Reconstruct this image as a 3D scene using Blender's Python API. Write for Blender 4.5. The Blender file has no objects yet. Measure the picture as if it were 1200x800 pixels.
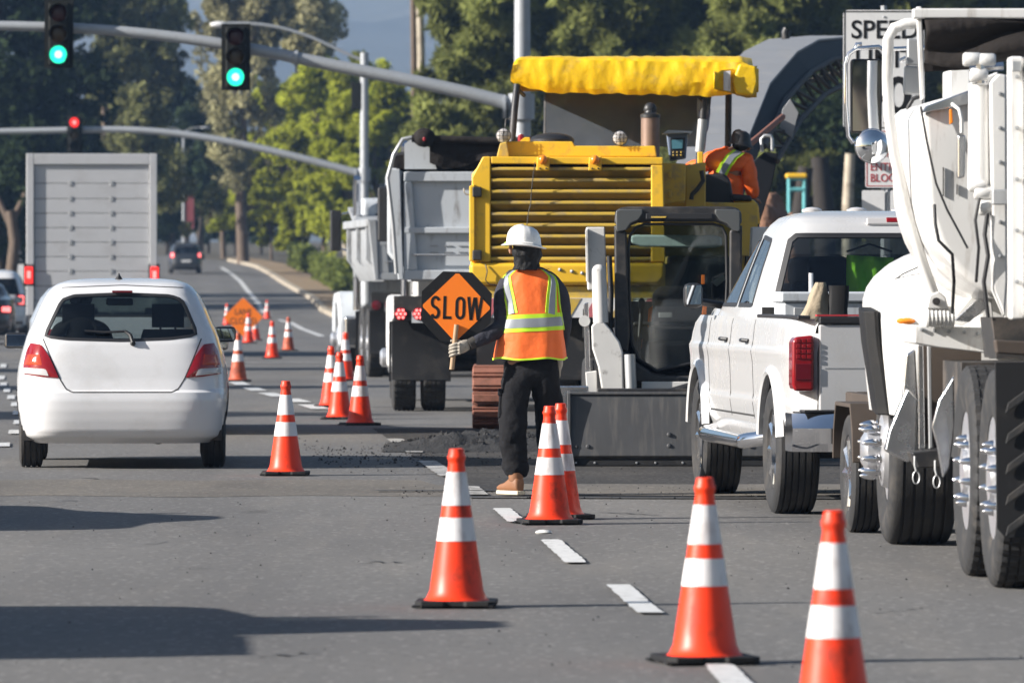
import bpy, math, random
import numpy as np
from mathutils import Vector, Matrix, Euler, noise as mnoise
random.seed(11)
rng = np.random.default_rng(11)
sc = bpy.context.scene
C = sc.collection
R = math.radians
PI = math.pi

# ------------------------------------------------------------------ camera, sky, sun, exposure
FP, CAMH, HOR = 8000.0, 1.47, 329.0          # focal length in photo pixels, eye height, horizon row
cam_d = bpy.data.cameras.new('camera')
cam = bpy.data.objects.new('camera', cam_d)
C.objects.link(cam)
cam.location = (0, 0, CAMH)
cam.rotation_euler = (R(90), 0, 0)
cam_d.sensor_width = 36.0
cam_d.lens = 36.0 * FP / 1200.0
cam_d.shift_y = -(400.0 - HOR) / 1200.0
cam_d.clip_start = 1.0
cam_d.clip_end = 20000.0
cam_d.dof.use_dof = True
cam_d.dof.focus_distance = 46.5
cam_d.dof.aperture_fstop = 7.5
sc.camera = cam

SUN_EL, SUN_AZ = R(23.5), R(254.3)           # azimuth clockwise from +Y
w = bpy.data.worlds.new('World')
sc.world = w
w.use_nodes = True
nt = w.node_tree
bg = nt.nodes['Background']
sky = nt.nodes.new('ShaderNodeTexSky')
sky.sky_type = 'NISHITA'
sky.sun_disc = False
sky.sun_elevation = SUN_EL
sky.sun_rotation = SUN_AZ
sky.dust_density = 1.5
nt.links.new(sky.outputs[0], bg.inputs[0])
bg.inputs[1].default_value = 0.052
sun_d = bpy.data.lights.new('sun', 'SUN')
sun_d.energy = 5.0
sun_d.angle = R(0.5)
sun_d.color = (1.0, 0.95, 0.885)
sun = bpy.data.objects.new('sun', sun_d)
C.objects.link(sun)
sdir = Vector((math.sin(SUN_AZ) * math.cos(SUN_EL), math.cos(SUN_AZ) * math.cos(SUN_EL), math.sin(SUN_EL)))
sun.location = sdir * 100
sun.rotation_euler = sdir.to_track_quat('Z', 'Y').to_euler()
sc.view_settings.view_transform = 'Standard'
sc.view_settings.look = 'None'
sc.view_settings.exposure = 1.02
sc.view_settings.gamma = 1.0
sc.cycles.max_bounces = 8
sc.cycles.transparent_max_bounces = 16
sc.cycles.caustics_reflective = False
sc.cycles.caustics_refractive = False
sc.cycles.use_denoising = True

# ------------------------------------------------------------------ materials
def mat(name, col, rough=0.5, metal=0.0, var=0.0, vs=4.0, bump=0.0, bs=60.0, coat=0.0, dirt=None, da=0.5, ds=3.0, dsx=(1, 1, 1),
        emit=None, es=1.0, spec=0.5, bdist=0.01, rand=True, dlo=None):
    m = bpy.data.materials.new(name)
    m.use_nodes = True
    t = m.node_tree
    n, l = t.nodes, t.links
    b = n['Principled BSDF']
    b.inputs['Base Color'].default_value = (*col, 1)
    b.inputs['Roughness'].default_value = rough
    b.inputs['Metallic'].default_value = metal
    b.inputs['Specular IOR Level'].default_value = spec
    if coat:
        b.inputs['Coat Weight'].default_value = coat
        b.inputs['Coat Roughness'].default_value = 0.06
    if emit:
        b.inputs['Emission Color'].default_value = (*emit, 1)
        b.inputs['Emission Strength'].default_value = es
    if not (var or bump or dirt):
        return m
    tc = n.new('ShaderNodeTexCoord')
    vec = tc.outputs['Object']
    if rand:
        oi = n.new('ShaderNodeObjectInfo')
        ad = n.new('ShaderNodeVectorMath')
        ad.operation = 'MULTIPLY_ADD'
        cx = n.new('ShaderNodeCombineXYZ')
        for k in range(3):
            l.new(oi.outputs['Random'], cx.inputs[k])
        ad.inputs[1].default_value = (37, 53, 71)
        l.new(cx.outputs[0], ad.inputs[0])
        l.new(vec, ad.inputs[2])
        vec = ad.outputs[0]
    cur = None
    if var:
        nz = n.new('ShaderNodeTexNoise')
        nz.inputs['Scale'].default_value = vs
        nz.inputs['Detail'].default_value = 5
        l.new(vec, nz.inputs['Vector'])
        mx = n.new('ShaderNodeMix')
        mx.data_type = 'RGBA'
        mx.inputs[6].default_value = (*[c * (1 - var) for c in col], 1)
        mx.inputs[7].default_value = (*[min(1, c * (1 + var)) for c in col], 1)
        l.new(nz.outputs['Fac'], mx.inputs[0])
        cur = mx.outputs[2]
    if dirt:
        mp = n.new('ShaderNodeMapping')
        mp.inputs['Scale'].default_value = dsx
        l.new(vec, mp.inputs[0])
        nz = n.new('ShaderNodeTexNoise')
        nz.inputs['Scale'].default_value = ds
        nz.inputs['Detail'].default_value = 9
        nz.inputs['Roughness'].default_value = 0.65
        l.new(mp.outputs[0], nz.inputs['Vector'])
        rp = n.new('ShaderNodeMapRange')
        lo = dlo if dlo is not None else 0.5
        rp.inputs[1].default_value = lo
        rp.inputs[2].default_value = lo + 0.18
        rp.inputs[3].default_value = 0
        rp.inputs[4].default_value = da
        l.new(nz.outputs['Fac'], rp.inputs[0])
        mx = n.new('ShaderNodeMix')
        mx.data_type = 'RGBA'
        l.new(rp.outputs[0], mx.inputs[0])
        if cur:
            l.new(cur, mx.inputs[6])
        else:
            mx.inputs[6].default_value = (*col, 1)
        mx.inputs[7].default_value = (*dirt, 1)
        cur = mx.outputs[2]
        rr = n.new('ShaderNodeMath')
        rr.operation = 'MULTIPLY_ADD'
        rr.inputs[1].default_value = 0.35
        rr.inputs[2].default_value = rough
        rr.use_clamp = True
        l.new(rp.outputs[0], rr.inputs[0])
        l.new(rr.outputs[0], b.inputs['Roughness'])
    if cur:
        l.new(cur, b.inputs['Base Color'])
    if bump:
        nb = n.new('ShaderNodeTexNoise')
        nb.inputs['Scale'].default_value = bs
        nb.inputs['Detail'].default_value = 6
        l.new(vec, nb.inputs['Vector'])
        bp = n.new('ShaderNodeBump')
        bp.inputs['Strength'].default_value = bump
        bp.inputs['Distance'].default_value = bdist
        l.new(nb.outputs['Fac'], bp.inputs['Height'])
        l.new(bp.outputs[0], b.inputs['Normal'])
    return m

def glass_mat(name, tint, refl=1.0):
    m = bpy.data.materials.new(name)
    m.use_nodes = True
    t = m.node_tree
    n, l = t.nodes, t.links
    n.remove(n['Principled BSDF'])
    tr = n.new('ShaderNodeBsdfTransparent')
    tr.inputs[0].default_value = (*tint, 1)
    gl = n.new('ShaderNodeBsdfGlossy')
    gl.inputs['Roughness'].default_value = 0.02
    gl.inputs[0].default_value = (refl, refl, refl, 1)
    lw = n.new('ShaderNodeLayerWeight')       # same reflectance from both sides of the thin pane
    lw.inputs[0].default_value = 0.5
    pw = n.new('ShaderNodeMath'); pw.operation = 'POWER'; pw.inputs[1].default_value = 5.0
    l.new(lw.outputs['Facing'], pw.inputs[0])
    fr = n.new('ShaderNodeMath'); fr.operation = 'MULTIPLY_ADD'; fr.inputs[1].default_value = 0.92; fr.inputs[2].default_value = 0.06
    l.new(pw.outputs[0], fr.inputs[0])
    mx = n.new('ShaderNodeMixShader')
    l.new(fr.outputs[0], mx.inputs[0])
    l.new(tr.outputs[0], mx.inputs[1])
    l.new(gl.outputs[0], mx.inputs[2])
    l.new(mx.outputs[0], n['Material Output'].inputs[0])
    return m

DUST = (0.16, 0.13, 0.10)
M = dict(
    car_white=mat('car_white', (0.70, 0.70, 0.71), 0.22, coat=0.6, dirt=(0.45, 0.43, 0.40), da=0.35, ds=2.5, dlo=0.52),
    pickup_white=mat('pickup_white', (0.53, 0.53, 0.535), 0.25, coat=0.5, dirt=(0.40, 0.37, 0.33), da=0.4, ds=3.0, dlo=0.52),
    truck_white=mat('truck_white', (0.70, 0.695, 0.68), 0.35, coat=0.25, dirt=(0.30, 0.26, 0.22), da=0.7, ds=5.0, dsx=(2.5, 2.5, 0.5), dlo=0.535),
    dump_white=mat('dump_white', (0.52, 0.55, 0.58), 0.45, var=0.08, vs=2, dirt=(0.17, 0.15, 0.14), da=0.8, ds=4.5, dsx=(1.8, 1.8, 0.5), dlo=0.545),
    dump_grey=mat('dump_grey', (0.34, 0.355, 0.37), 0.5, var=0.15, vs=2, dirt=(0.13, 0.12, 0.11), da=0.85, ds=4, dsx=(1.8, 1.8, 0.6), dlo=0.52),
    box_white=mat('box_white', (0.50, 0.505, 0.52), 0.45, var=0.06, vs=3, dirt=(0.38, 0.37, 0.37), da=0.5, ds=2.0, dlo=0.52),
    silver=mat('silver', (0.55, 0.57, 0.60), 0.25, metal=0.4, coat=0.5),
    car_dark=mat('car_dark', (0.035, 0.037, 0.042), 0.2, coat=0.7),
    black_plastic=mat('black_plastic', (0.018, 0.018, 0.02), 0.5, bump=0.1, bs=200),
    black_steel=mat('black_steel', (0.022, 0.022, 0.024), 0.45, var=0.2, dirt=(0.10, 0.085, 0.07), da=0.5, ds=5),
    chassis=mat('chassis', (0.025, 0.024, 0.024), 0.7, dirt=(0.11, 0.09, 0.075), da=0.8, ds=4, dlo=0.48),
    rubber=mat('rubber', (0.022, 0.022, 0.023), 0.75, var=0.2, vs=8, dirt=(0.085, 0.075, 0.065), da=0.55, ds=6, bump=0.25, bs=50),
    flap=mat('flap', (0.012, 0.012, 0.013), 0.65, spec=0.3, dirt=(0.06, 0.055, 0.05), da=0.4, ds=4),
    chrome=mat('chrome', (0.86, 0.86, 0.88), 0.07, metal=1.0),
    alu=mat('alu', (0.74, 0.74, 0.76), 0.34, metal=0.85, dirt=(0.22, 0.20, 0.18), da=0.5, ds=9),
    polished=mat('polished', (0.75, 0.75, 0.76), 0.2, metal=1.0, dirt=(0.35, 0.32, 0.3), da=0.4, ds=8),
    steel=mat('steel', (0.42, 0.43, 0.44), 0.5, metal=0.6, var=0.15, vs=6),
    galv=mat('galv', (0.38, 0.40, 0.42), 0.55, metal=0.35, var=0.12, vs=3, dirt=(0.25, 0.25, 0.26), da=0.4, ds=6),
    yellow=mat('yellow', (0.84, 0.50, 0.030), 0.45, var=0.10, vs=3, dirt=(0.30, 0.20, 0.07), da=0.65, ds=6, dlo=0.54),
    yellow_worn=mat('yellow_worn', (0.58, 0.39, 0.06), 0.6, var=0.15, vs=5, dirt=(0.30, 0.24, 0.16), da=0.8, ds=7, dlo=0.48),
    canvas=mat('canvas', (0.82, 0.525, 0.006), 0.45, var=0.14, vs=7, bump=0.5, bs=10, bdist=0.02, dirt=(0.40, 0.27, 0.09), da=0.75, ds=4.5, dlo=0.55),
    dark=mat('dark', (0.008, 0.008, 0.009), 0.9, spec=0.1),
    interior=mat('interior', (0.018, 0.018, 0.020), 0.9, spec=0.1),
    seat_dark=mat('seat_dark', (0.012, 0.012, 0.013), 0.9, spec=0.1),
    red_lens=mat('red_lens', (0.25, 0.005, 0.009), 0.15, coat=0.6),
    red_deep=mat('red_deep', (0.13, 0.004, 0.010), 0.12, coat=0.6),
    red_lit=mat('red_lit', (0.6, 0.01, 0.01), 0.2, emit=(1.0, 0.03, 0.025), es=0.9),
    red_hot=mat('red_hot', (0.8, 0.1, 0.1), 0.2, emit=(1.0, 0.16, 0.15), es=1.6),
    amber=mat('amber', (0.85, 0.24, 0.015), 0.2, coat=0.5),
    amber_red=mat('amber_red', (0.42, 0.040, 0.010), 0.15, coat=0.5),
    clear_lens=mat('clear_lens', (0.55, 0.53, 0.52), 0.12, coat=0.8),
    lens_grey=mat('lens_grey', (0.085, 0.09, 0.092), 0.3, coat=0.3),
    mirror=mat('mirror', (0.80, 0.82, 0.84), 0.02, metal=1.0),
    cone=mat('cone', (0.90, 0.048, 0.009), 0.42, var=0.09, vs=7, spec=0.4, dirt=(0.17, 0.030, 0.018), da=0.75, ds=8, dsx=(1, 1, 0.7), dlo=0.515),
    cone_shaded=mat('cone_shaded', (0.50, 0.085, 0.03), 0.55, var=0.15, vs=9, dirt=(0.12, 0.05, 0.035), da=0.9, ds=7, dlo=0.50),  # copy of the cone orange with shade put into its colour
    collar=mat('collar', (0.74, 0.72, 0.72), 0.45, var=0.06, vs=14, dirt=(0.34, 0.29, 0.28), da=0.75, ds=13, dsx=(1, 1, 0.30), dlo=0.50),
    hat=mat('hat', (0.78, 0.77, 0.74), 0.32, coat=0.2, dirt=(0.42, 0.38, 0.33), da=0.6, ds=16, dlo=0.54),
    skin=mat('skin', (0.36, 0.19, 0.12), 0.55),
    navy=mat('navy', (0.042, 0.043, 0.054), 0.9, spec=0.15, var=0.25, vs=9, bump=0.9, bs=16, bdist=0.02),
    trousers=mat('trousers', (0.015, 0.015, 0.017), 0.95, spec=0.15, var=0.2, vs=9, bump=0.8, bs=14, bdist=0.02),
    bandana=mat('bandana', (0.008, 0.008, 0.009), 0.7, spec=0.3, bump=0.8, bs=30, bdist=0.02),
    vest=mat('vest', (0.84, 0.145, 0.018), 0.65, var=0.10, vs=6, bump=0.35, bs=14, bdist=0.02, dirt=(0.40, 0.11, 0.04), da=0.5, ds=7, dlo=0.58),
    jacket=mat('jacket', (0.94, 0.15, 0.018), 0.65, bump=0.7, bs=12, bdist=0.02),
    lime=mat('lime', (0.50, 0.78, 0.02), 0.6),
    reflective=mat('reflective', (0.25, 0.27, 0.30), 0.4, var=0.1, vs=10),
    hivis_green=mat('hivis_green', (0.28, 0.75, 0.02), 0.6, bump=0.5, bs=8, bdist=0.02),
    leather=mat('leather', (0.23, 0.10, 0.045), 0.6, var=0.15, vs=12),
    sole=mat('sole', (0.62, 0.55, 0.42), 0.7),
    glove=mat('glove', (0.40, 0.36, 0.30), 0.8, var=0.25, vs=25, dirt=(0.12, 0.11, 0.10), da=0.8, ds=22),
    glove_dark=mat('glove_dark', (0.05, 0.045, 0.04), 0.8),
    sign_orange=mat('sign_orange', (0.90, 0.20, 0.008), 0.5, var=0.04, dirt=(0.55, 0.13, 0.02), da=0.4, ds=14, dlo=0.58),
    sign_black=mat('sign_black', (0.008, 0.008, 0.009), 0.6, spec=0.3, dirt=(0.12, 0.11, 0.11), da=0.4, ds=20, dlo=0.62),
    sign_white=mat('sign_white', (0.72, 0.72, 0.72), 0.5, dirt=(0.5, 0.5, 0.5), da=0.4, ds=5),
    sign_red=mat('sign_red', (0.45, 0.03, 0.04), 0.5),
    wood=mat('wood', (0.36, 0.24, 0.14), 0.6, var=0.2, vs=20),
    plank=mat('plank', (0.20, 0.15, 0.10), 0.8, var=0.25, vs=8),
    rust=mat('rust', (0.26, 0.105, 0.07), 0.8, var=0.25, vs=9, dirt=(0.12, 0.07, 0.05), da=0.7, ds=8, bump=0.4, bs=30),
    bucket=mat('bucket', (0.085, 0.086, 0.09), 0.55, metal=0.2, var=0.25, vs=5, dirt=(0.16, 0.15, 0.14), da=0.6, ds=6, dsx=(4, 1, 0.5), dlo=0.5),
    arm_white=mat('arm_white', (0.62, 0.61, 0.59), 0.5, var=0.08, vs=7, dirt=(0.10, 0.085, 0.075), da=0.9, ds=9, dlo=0.555),
    conveyor=mat('conveyor', (0.25, 0.255, 0.265), 0.55, var=0.1, vs=2, dirt=(0.32, 0.31, 0.30), da=0.4, ds=3),
    conveyor_side=mat('conveyor_side', (0.009, 0.011, 0.016), 0.7, spec=0.25),
    screen_plex=mat('screen_plex', (0.15, 0.195, 0.285), 0.4, var=0.12, vs=2, dirt=(0.20, 0.24, 0.31), da=0.25, ds=4),
    rust_pipe=mat('rust_pipe', (0.22, 0.15, 0.12), 0.55, metal=0.4, var=0.25, vs=14),
    tarp=mat('tarp', (0.020, 0.017, 0.016), 0.85, spec=0.2, bump=0.8, bs=5, bdist=0.05),
    mudflap_brown=mat('mudflap_brown', (0.06, 0.045, 0.035), 0.8, var=0.3, vs=8),
    screen_blue=mat('screen_blue', (0.06, 0.16, 0.20), 0.2, emit=(0.05, 0.12, 0.15), es=0.2),
    green_lit=mat('green_lit', (0.05, 0.7, 0.4), 0.2, emit=(0.02, 0.80, 0.46), es=1.0),
    green_hot=mat('green_hot', (0.3, 0.9, 0.7), 0.2, emit=(0.40, 1.0, 0.80), es=1.4),
    lens_off_red=mat('lens_off_red', (0.06, 0.006, 0.006), 0.25),
    lens_off_amber=mat('lens_off_amber', (0.09, 0.05, 0.012), 0.25),
    signal_black=mat('signal_black', (0.010, 0.011, 0.010), 0.6, spec=0.25),
    teal=mat('teal', (0.12, 0.40, 0.42), 0.5),
    dirt=mat('dirt', (0.22, 0.115, 0.07), 0.95, var=0.25, vs=2.0, bump=0.8, bs=6, bdist=0.1),
    sack=mat('sack', (0.33, 0.27, 0.19), 0.85, var=0.15, vs=10, bump=0.6, bs=18, bdist=0.02),
    banner=mat('banner', (0.22, 0.05, 0.06), 0.7),
    seam=mat('seam', (0.03, 0.03, 0.03), 0.7),
    marker_white=mat('marker_white', (0.75, 0.75, 0.72), 0.4, dirt=(0.3, 0.3, 0.3), da=0.5, ds=30),
    teal_pale=mat('teal_pale', (0.42, 0.55, 0.55), 0.5, dirt=(0.2, 0.25, 0.25), da=0.6, ds=12),
    glass=glass_mat('glass', (0.56, 0.61, 0.60)),
    glass_dark=glass_mat('glass_dark', (0.16, 0.18, 0.20)),
    glass_mid=glass_mat('glass_mid', (0.46, 0.49, 0.50)),
    glass_cab=glass_mat('glass_cab', (0.66, 0.70, 0.68)),
)

def smoke_mat(name, col, tint, fac):
    m = glass_mat(name, tint)
    t = m.node_tree
    d = t.nodes.new('ShaderNodeBsdfDiffuse')
    tc = t.nodes.new('ShaderNodeTexCoord')
    nz = t.nodes.new('ShaderNodeTexNoise')
    nz.inputs['Scale'].default_value = 3.0
    nz.inputs['Detail'].default_value = 6
    t.links.new(tc.outputs['Object'], nz.inputs['Vector'])
    mr = t.nodes.new('ShaderNodeMapRange')
    mr.inputs[1].default_value, mr.inputs[2].default_value = .35, .65
    mr.inputs[3].default_value, mr.inputs[4].default_value = fac - .08, fac + .08
    t.links.new(nz.outputs['Fac'], mr.inputs[0])
    d.inputs[0].default_value = (*col, 1)
    out = t.nodes['Material Output']
    src = out.inputs[0].links[0].from_socket
    mx = t.nodes.new('ShaderNodeMixShader')
    t.links.new(mr.outputs[0], mx.inputs[0])
    t.links.new(src, mx.inputs[1])
    t.links.new(d.outputs[0], mx.inputs[2])
    t.links.new(mx.outputs[0], out.inputs[0])
    return m
M['smoke_screen'] = smoke_mat('smoke_screen', (0.17, 0.195, 0.235), (0.62, 0.66, 0.70), .62)

# ------------------------------------------------------------------ mesh helpers
class MB:
    def __init__(s):
        s.v, s.f, s.m, s.k = [], [], [], 0
    def add(s, verts, faces):
        o = len(s.v)
        s.v += [tuple(p) for p in verts]
        s.f += [tuple(i + o for i in f) for f in faces]
        s.m += [s.k] * len(faces)
        return s
    def box(s, c, d, rot=None):
        hx, hy, hz = d[0] / 2, d[1] / 2, d[2] / 2
        P = [Vector((x, y, z)) for x in (-hx, hx) for y in (-hy, hy) for z in (-hz, hz)]
        if rot:
            e = Euler([R(a) for a in rot]).to_matrix()
            P = [e @ p for p in P]
        c = Vector(c)
        return s.add([p + c for p in P], [(0, 1, 3, 2), (4, 6, 7, 5), (0, 4, 5, 1), (2, 3, 7, 6), (0, 2, 6, 4), (1, 5, 7, 3)])
    def bx(s, x0, x1, y0, y1, z0, z1):
        return s.box(((x0 + x1) / 2, (y0 + y1) / 2, (z0 + z1) / 2), (abs(x1 - x0), abs(y1 - y0), abs(z1 - z0)))
    def tube(s, pts, r, n=8, closed=False, caps=True):
        pts = [Vector(p) for p in pts]
        N = len(pts)
        rs = r if isinstance(r, (list, tuple)) else [r] * N
        rings, prev = [], None
        for i, p in enumerate(pts):
            if closed:
                t = pts[(i + 1) % N] - pts[i - 1]
            else:
                t = pts[min(i + 1, N - 1)] - pts[max(i - 1, 0)]
            if t.length < 1e-9:
                t = Vector((0, 0, 1))
            t.normalize()
            if prev is None:
                a = Vector((0, 0, 1)) if abs(t.z) < 0.9 else Vector((1, 0, 0))
                u = t.cross(a).normalized()
            else:
                u = prev - t * prev.dot(t)
                u = u.normalized() if u.length > 1e-6 else t.orthogonal().normalized()
            prev = u
            v = t.cross(u)
            rings.append([p + (u * math.cos(2 * PI * k / n) + v * math.sin(2 * PI * k / n)) * rs[i] for k in range(n)])
        return s.loft(rings, caps and not closed, caps and not closed, closed)
    def cyl(s, p0, p1, r0, r1=None, n=16, caps=True):
        return s.tube([p0, p1], [r0, r0 if r1 is None else r1], n, caps=caps)
    def loft(s, rings, cap0=True, cap1=True, closed=False):
        n = len(rings[0])
        V = [p for rg in rings for p in rg]
        F = []
        L = len(rings)
        for i in range(L if closed else L - 1):
            a, b = i * n, ((i + 1) % L) * n
            for k in range(n):
                k2 = (k + 1) % n
                F.append((a + k, a + k2, b + k2, b + k))
        if cap0:
            F.append(tuple(range(n - 1, -1, -1)))
        if cap1:
            F.append(tuple(range((L - 1) * n, L * n)))
        return s.add(V, F)
    def lathe(s, prof, o=(0, 0, 0), axis='z', n=32, mod=None, caps=True):
        rings = []
        for j, (r, h) in enumerate(prof):
            rg = []
            for k in range(n):
                a = 2 * PI * k / n
                rr = r + (mod(j, k) if mod else 0)
                x, y = rr * math.cos(a), rr * math.sin(a)
                p = {'z': (x, y, h), 'x': (h, x, y), 'y': (y, h, x)}[axis]
                rg.append((p[0] + o[0], p[1] + o[1], p[2] + o[2]))
            rings.append(rg)
        return s.loft(rings, caps, caps)
    def prism(s, poly, a0, a1, axis='y'):
        def pt(p, a):
            return {'x': (a, p[0], p[1]), 'y': (p[0], a, p[1]), 'z': (p[0], p[1], a)}[axis]
        n = len(poly)
        V = [pt(p, a0) for p in poly] + [pt(p, a1) for p in poly]
        F = [tuple(range(n)), tuple(range(2 * n - 1, n - 1, -1))]
        for k in range(n):
            k2 = (k + 1) % n
            F.append((k2, k, n + k, n + k2))
        return s.add(V, F)
    def slab(s, front, d):
        """polygon of local 3-D points pushed along vector d"""
        n = len(front)
        d = Vector(d)
        V = [Vector(p) for p in front] + [Vector(p) + d for p in front]
        F = [tuple(range(n)), tuple(range(2 * n - 1, n - 1, -1))]
        for k in range(n):
            k2 = (k + 1) % n
            F.append((k2, k, n + k, n + k2))
        return s.add(V, F)
    def ball(s, c, r, n=14, sq=1.0):
        r = (r, r, r) if not isinstance(r, (tuple, list)) else r
        V, F = [], []
        m = n // 2
        for i in range(1, m):
            th = PI * i / m
            for k in range(n):
                ph = 2 * PI * k / n
                V.append((c[0] + r[0] * math.sin(th) * math.cos(ph), c[1] + r[1] * math.sin(th) * math.sin(ph), c[2] + r[2] * math.cos(th)))
        top, bot = len(V), len(V) + 1
        V += [(c[0], c[1], c[2] + r[2]), (c[0], c[1], c[2] - r[2])]
        for i in range(m - 2):
            for k in range(n):
                k2 = (k + 1) % n
                F.append((i * n + k, (i + 1) * n + k, (i + 1) * n + k2, i * n + k2))
        for k in range(n):
            k2 = (k + 1) % n
            F.append((top, k, k2))
            F.append((bot, (m - 2) * n + k2, (m - 2) * n + k))
        return s.add(V, F)
    def build(s, name, mats, parent=None, smooth=35, bevel=0, loc=None, rot=None, recalc=True, seg=2):
        me = bpy.data.meshes.new(name)
        me.from_pydata(s.v, [], s.f)
        if recalc:
            import bmesh
            bm = bmesh.new()
            bm.from_mesh(me)
            bmesh.ops.recalc_face_normals(bm, faces=bm.faces)
            bm.to_mesh(me)
            bm.free()
        for m_ in (mats if isinstance(mats, (list, tuple)) else [mats]):
            me.materials.append(M[m_] if isinstance(m_, str) else m_)
        if any(s.m):
            me.polygons.foreach_set('material_index', s.m)
        if smooth:
            me.polygons.foreach_set('use_smooth', [True] * len(me.polygons))
            me.set_sharp_from_angle(angle=R(smooth))
        me.update()
        return link(name, me, parent, bevel, loc, rot, seg)

def link(name, me, parent=None, bevel=0, loc=None, rot=None, seg=2):
    o = bpy.data.objects.new(name, me)
    C.objects.link(o)
    if parent:
        o.parent = parent
    if loc is not None:
        o.location = loc
    if rot is not None:
        o.rotation_euler = rot
    if bevel:
        b = o.modifiers.new('bevel', 'BEVEL')
        b.width = bevel
        b.segments = seg
        b.limit_method = 'ANGLE'
        b.angle_limit = R(38)
        b.harden_normals = True
    return o

def tag(o, label=None, cat=None, group=None, kind=None):
    if label: o['label'] = label
    if cat: o['category'] = cat
    if group: o['group'] = group
    if kind: o['kind'] = kind
    return o

def empty(name, loc=(0, 0, 0), rz=0, parent=None):
    o = bpy.data.objects.new(name, None)
    C.objects.link(o)
    o.location = loc
    o.rotation_euler = (0, 0, rz)
    o.empty_display_size = 0.2
    if parent: o.parent = parent
    return o

def thing(name, label, cat, loc=(0, 0, 0), rz=0, group=None):
    return tag(empty(name, loc, rz), label, cat, group)

def copy_tree(o, parent=None):
    kids = [c for c in bpy.data.objects if c.parent == o]
    c = o.copy()
    C.objects.link(c)
    c.parent = parent
    for k in kids:
        copy_tree(k, c)
    return c

def wx(px, Z): return (px - 600.0) * Z / FP
def wz(py, Z): return CAMH - (py - HOR) * Z / FP
def W3(px, py, Z): return Vector((wx(px, Z), Z, wz(py, Z)))
def gy(py): return FP * CAMH / (py - HOR)

def measure(root):
    """returns q(px, py, Z): the point of the photographed place at depth Z, in the root's own frame"""
    inv = (Matrix.Translation(root.location) @ root.rotation_euler.to_matrix().to_4x4()).inverted()
    return lambda px, py, Z: inv @ W3(px, py, Z)

def pslab(mb, q, pts, Z, depth):
    f = [q(x, y, Z) for x, y in pts]
    return mb.slab(f, (0, depth, 0))

def text_mesh(name, body, size, m, parent=None, loc=(0, 0, 0), rot=(R(90), 0, 0), sx=1.0, bold=0.0, extrude=0.001, space=1.0):
    cu = bpy.data.curves.new(name, 'FONT')
    cu.body = body
    cu.size = size
    cu.align_x = 'CENTER'
    cu.align_y = 'CENTER'
    cu.extrude = extrude
    cu.offset = bold
    cu.space_character = space
    cu.resolution_u = 4
    t = bpy.data.objects.new(name, cu)
    C.objects.link(t)
    dg = bpy.context.evaluated_depsgraph_get()
    me = bpy.data.meshes.new_from_object(t.evaluated_get(dg))
    bpy.data.objects.remove(t)
    bpy.data.curves.remove(cu)
    me.name = name
    me.materials.clear()
    me.materials.append(M[m])
    for v in me.vertices:
        v.co.x *= sx
    return link(name, me, parent, 0, loc, rot)

def skin_mesh(verts, edges, radii, sub=2, root=0, jitter=0.0, js=8.0):
    me = bpy.data.meshes.new('skin')
    me.from_pydata(verts, edges, [])
    o = bpy.data.objects.new('skin', me)
    C.objects.link(o)
    o.modifiers.new('s', 'SKIN')
    for i, r in enumerate(radii):
        sv = me.skin_vertices[0].data[i]
        sv.radius = r if isinstance(r, tuple) else (r, r)
        sv.use_root = (i == root)
        sv.use_loose = False
    ss = o.modifiers.new('u', 'SUBSURF')
    ss.levels = ss.render_levels = sub
    dg = bpy.context.evaluated_depsgraph_get()
    out = bpy.data.meshes.new_from_object(o.evaluated_get(dg))
    bpy.data.objects.remove(o)
    if jitter:
        for v in out.vertices:
            n = mnoise.noise(v.co * js) + 0.5 * mnoise.noise(v.co * js * 2.3)
            v.co += v.normal * n * jitter
    out.polygons.foreach_set('use_smooth', [True] * len(out.polygons))
    return out

def skin_obj(name, m, parent, *a, **k):
    me = skin_mesh(*a, **k)
    me.name = name
    me.materials.clear()
    me.materials.append(M[m])
    return link(name, me, parent)

# superellipse rings for car bodies ---------------------------------------------------
def sring(w_, y0, y1, z, n, K):
    t = np.linspace(-PI / 2, 0, 400)
    cx = np.abs(np.cos(t)) ** (2.0 / n)
    sy = -np.abs(np.sin(t)) ** (2.0 / n)
    l = (y1 - y0) / 2
    yc = (y1 + y0) / 2
    X, Y = w_ * cx, l * sy
    d = np.concatenate([[0], np.cumsum(np.hypot(np.diff(X), np.diff(Y)))])
    s = np.linspace(0, d[-1], K + 1)
    qx, qy = np.interp(s, d, X), np.interp(s, d, Y)
    pts = [(qx[i], qy[i]) for i in range(K)]                       # rear middle -> right middle
    pts += [(qx[i], -qy[i]) for i in range(K, 0, -1)]              # right middle -> front
    pts += [(-qx[i], -qy[i]) for i in range(K)]
    pts += [(-qx[i], qy[i]) for i in range(K, 0, -1)]
    return [(x, y + yc, z) for x, y in pts]

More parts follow.
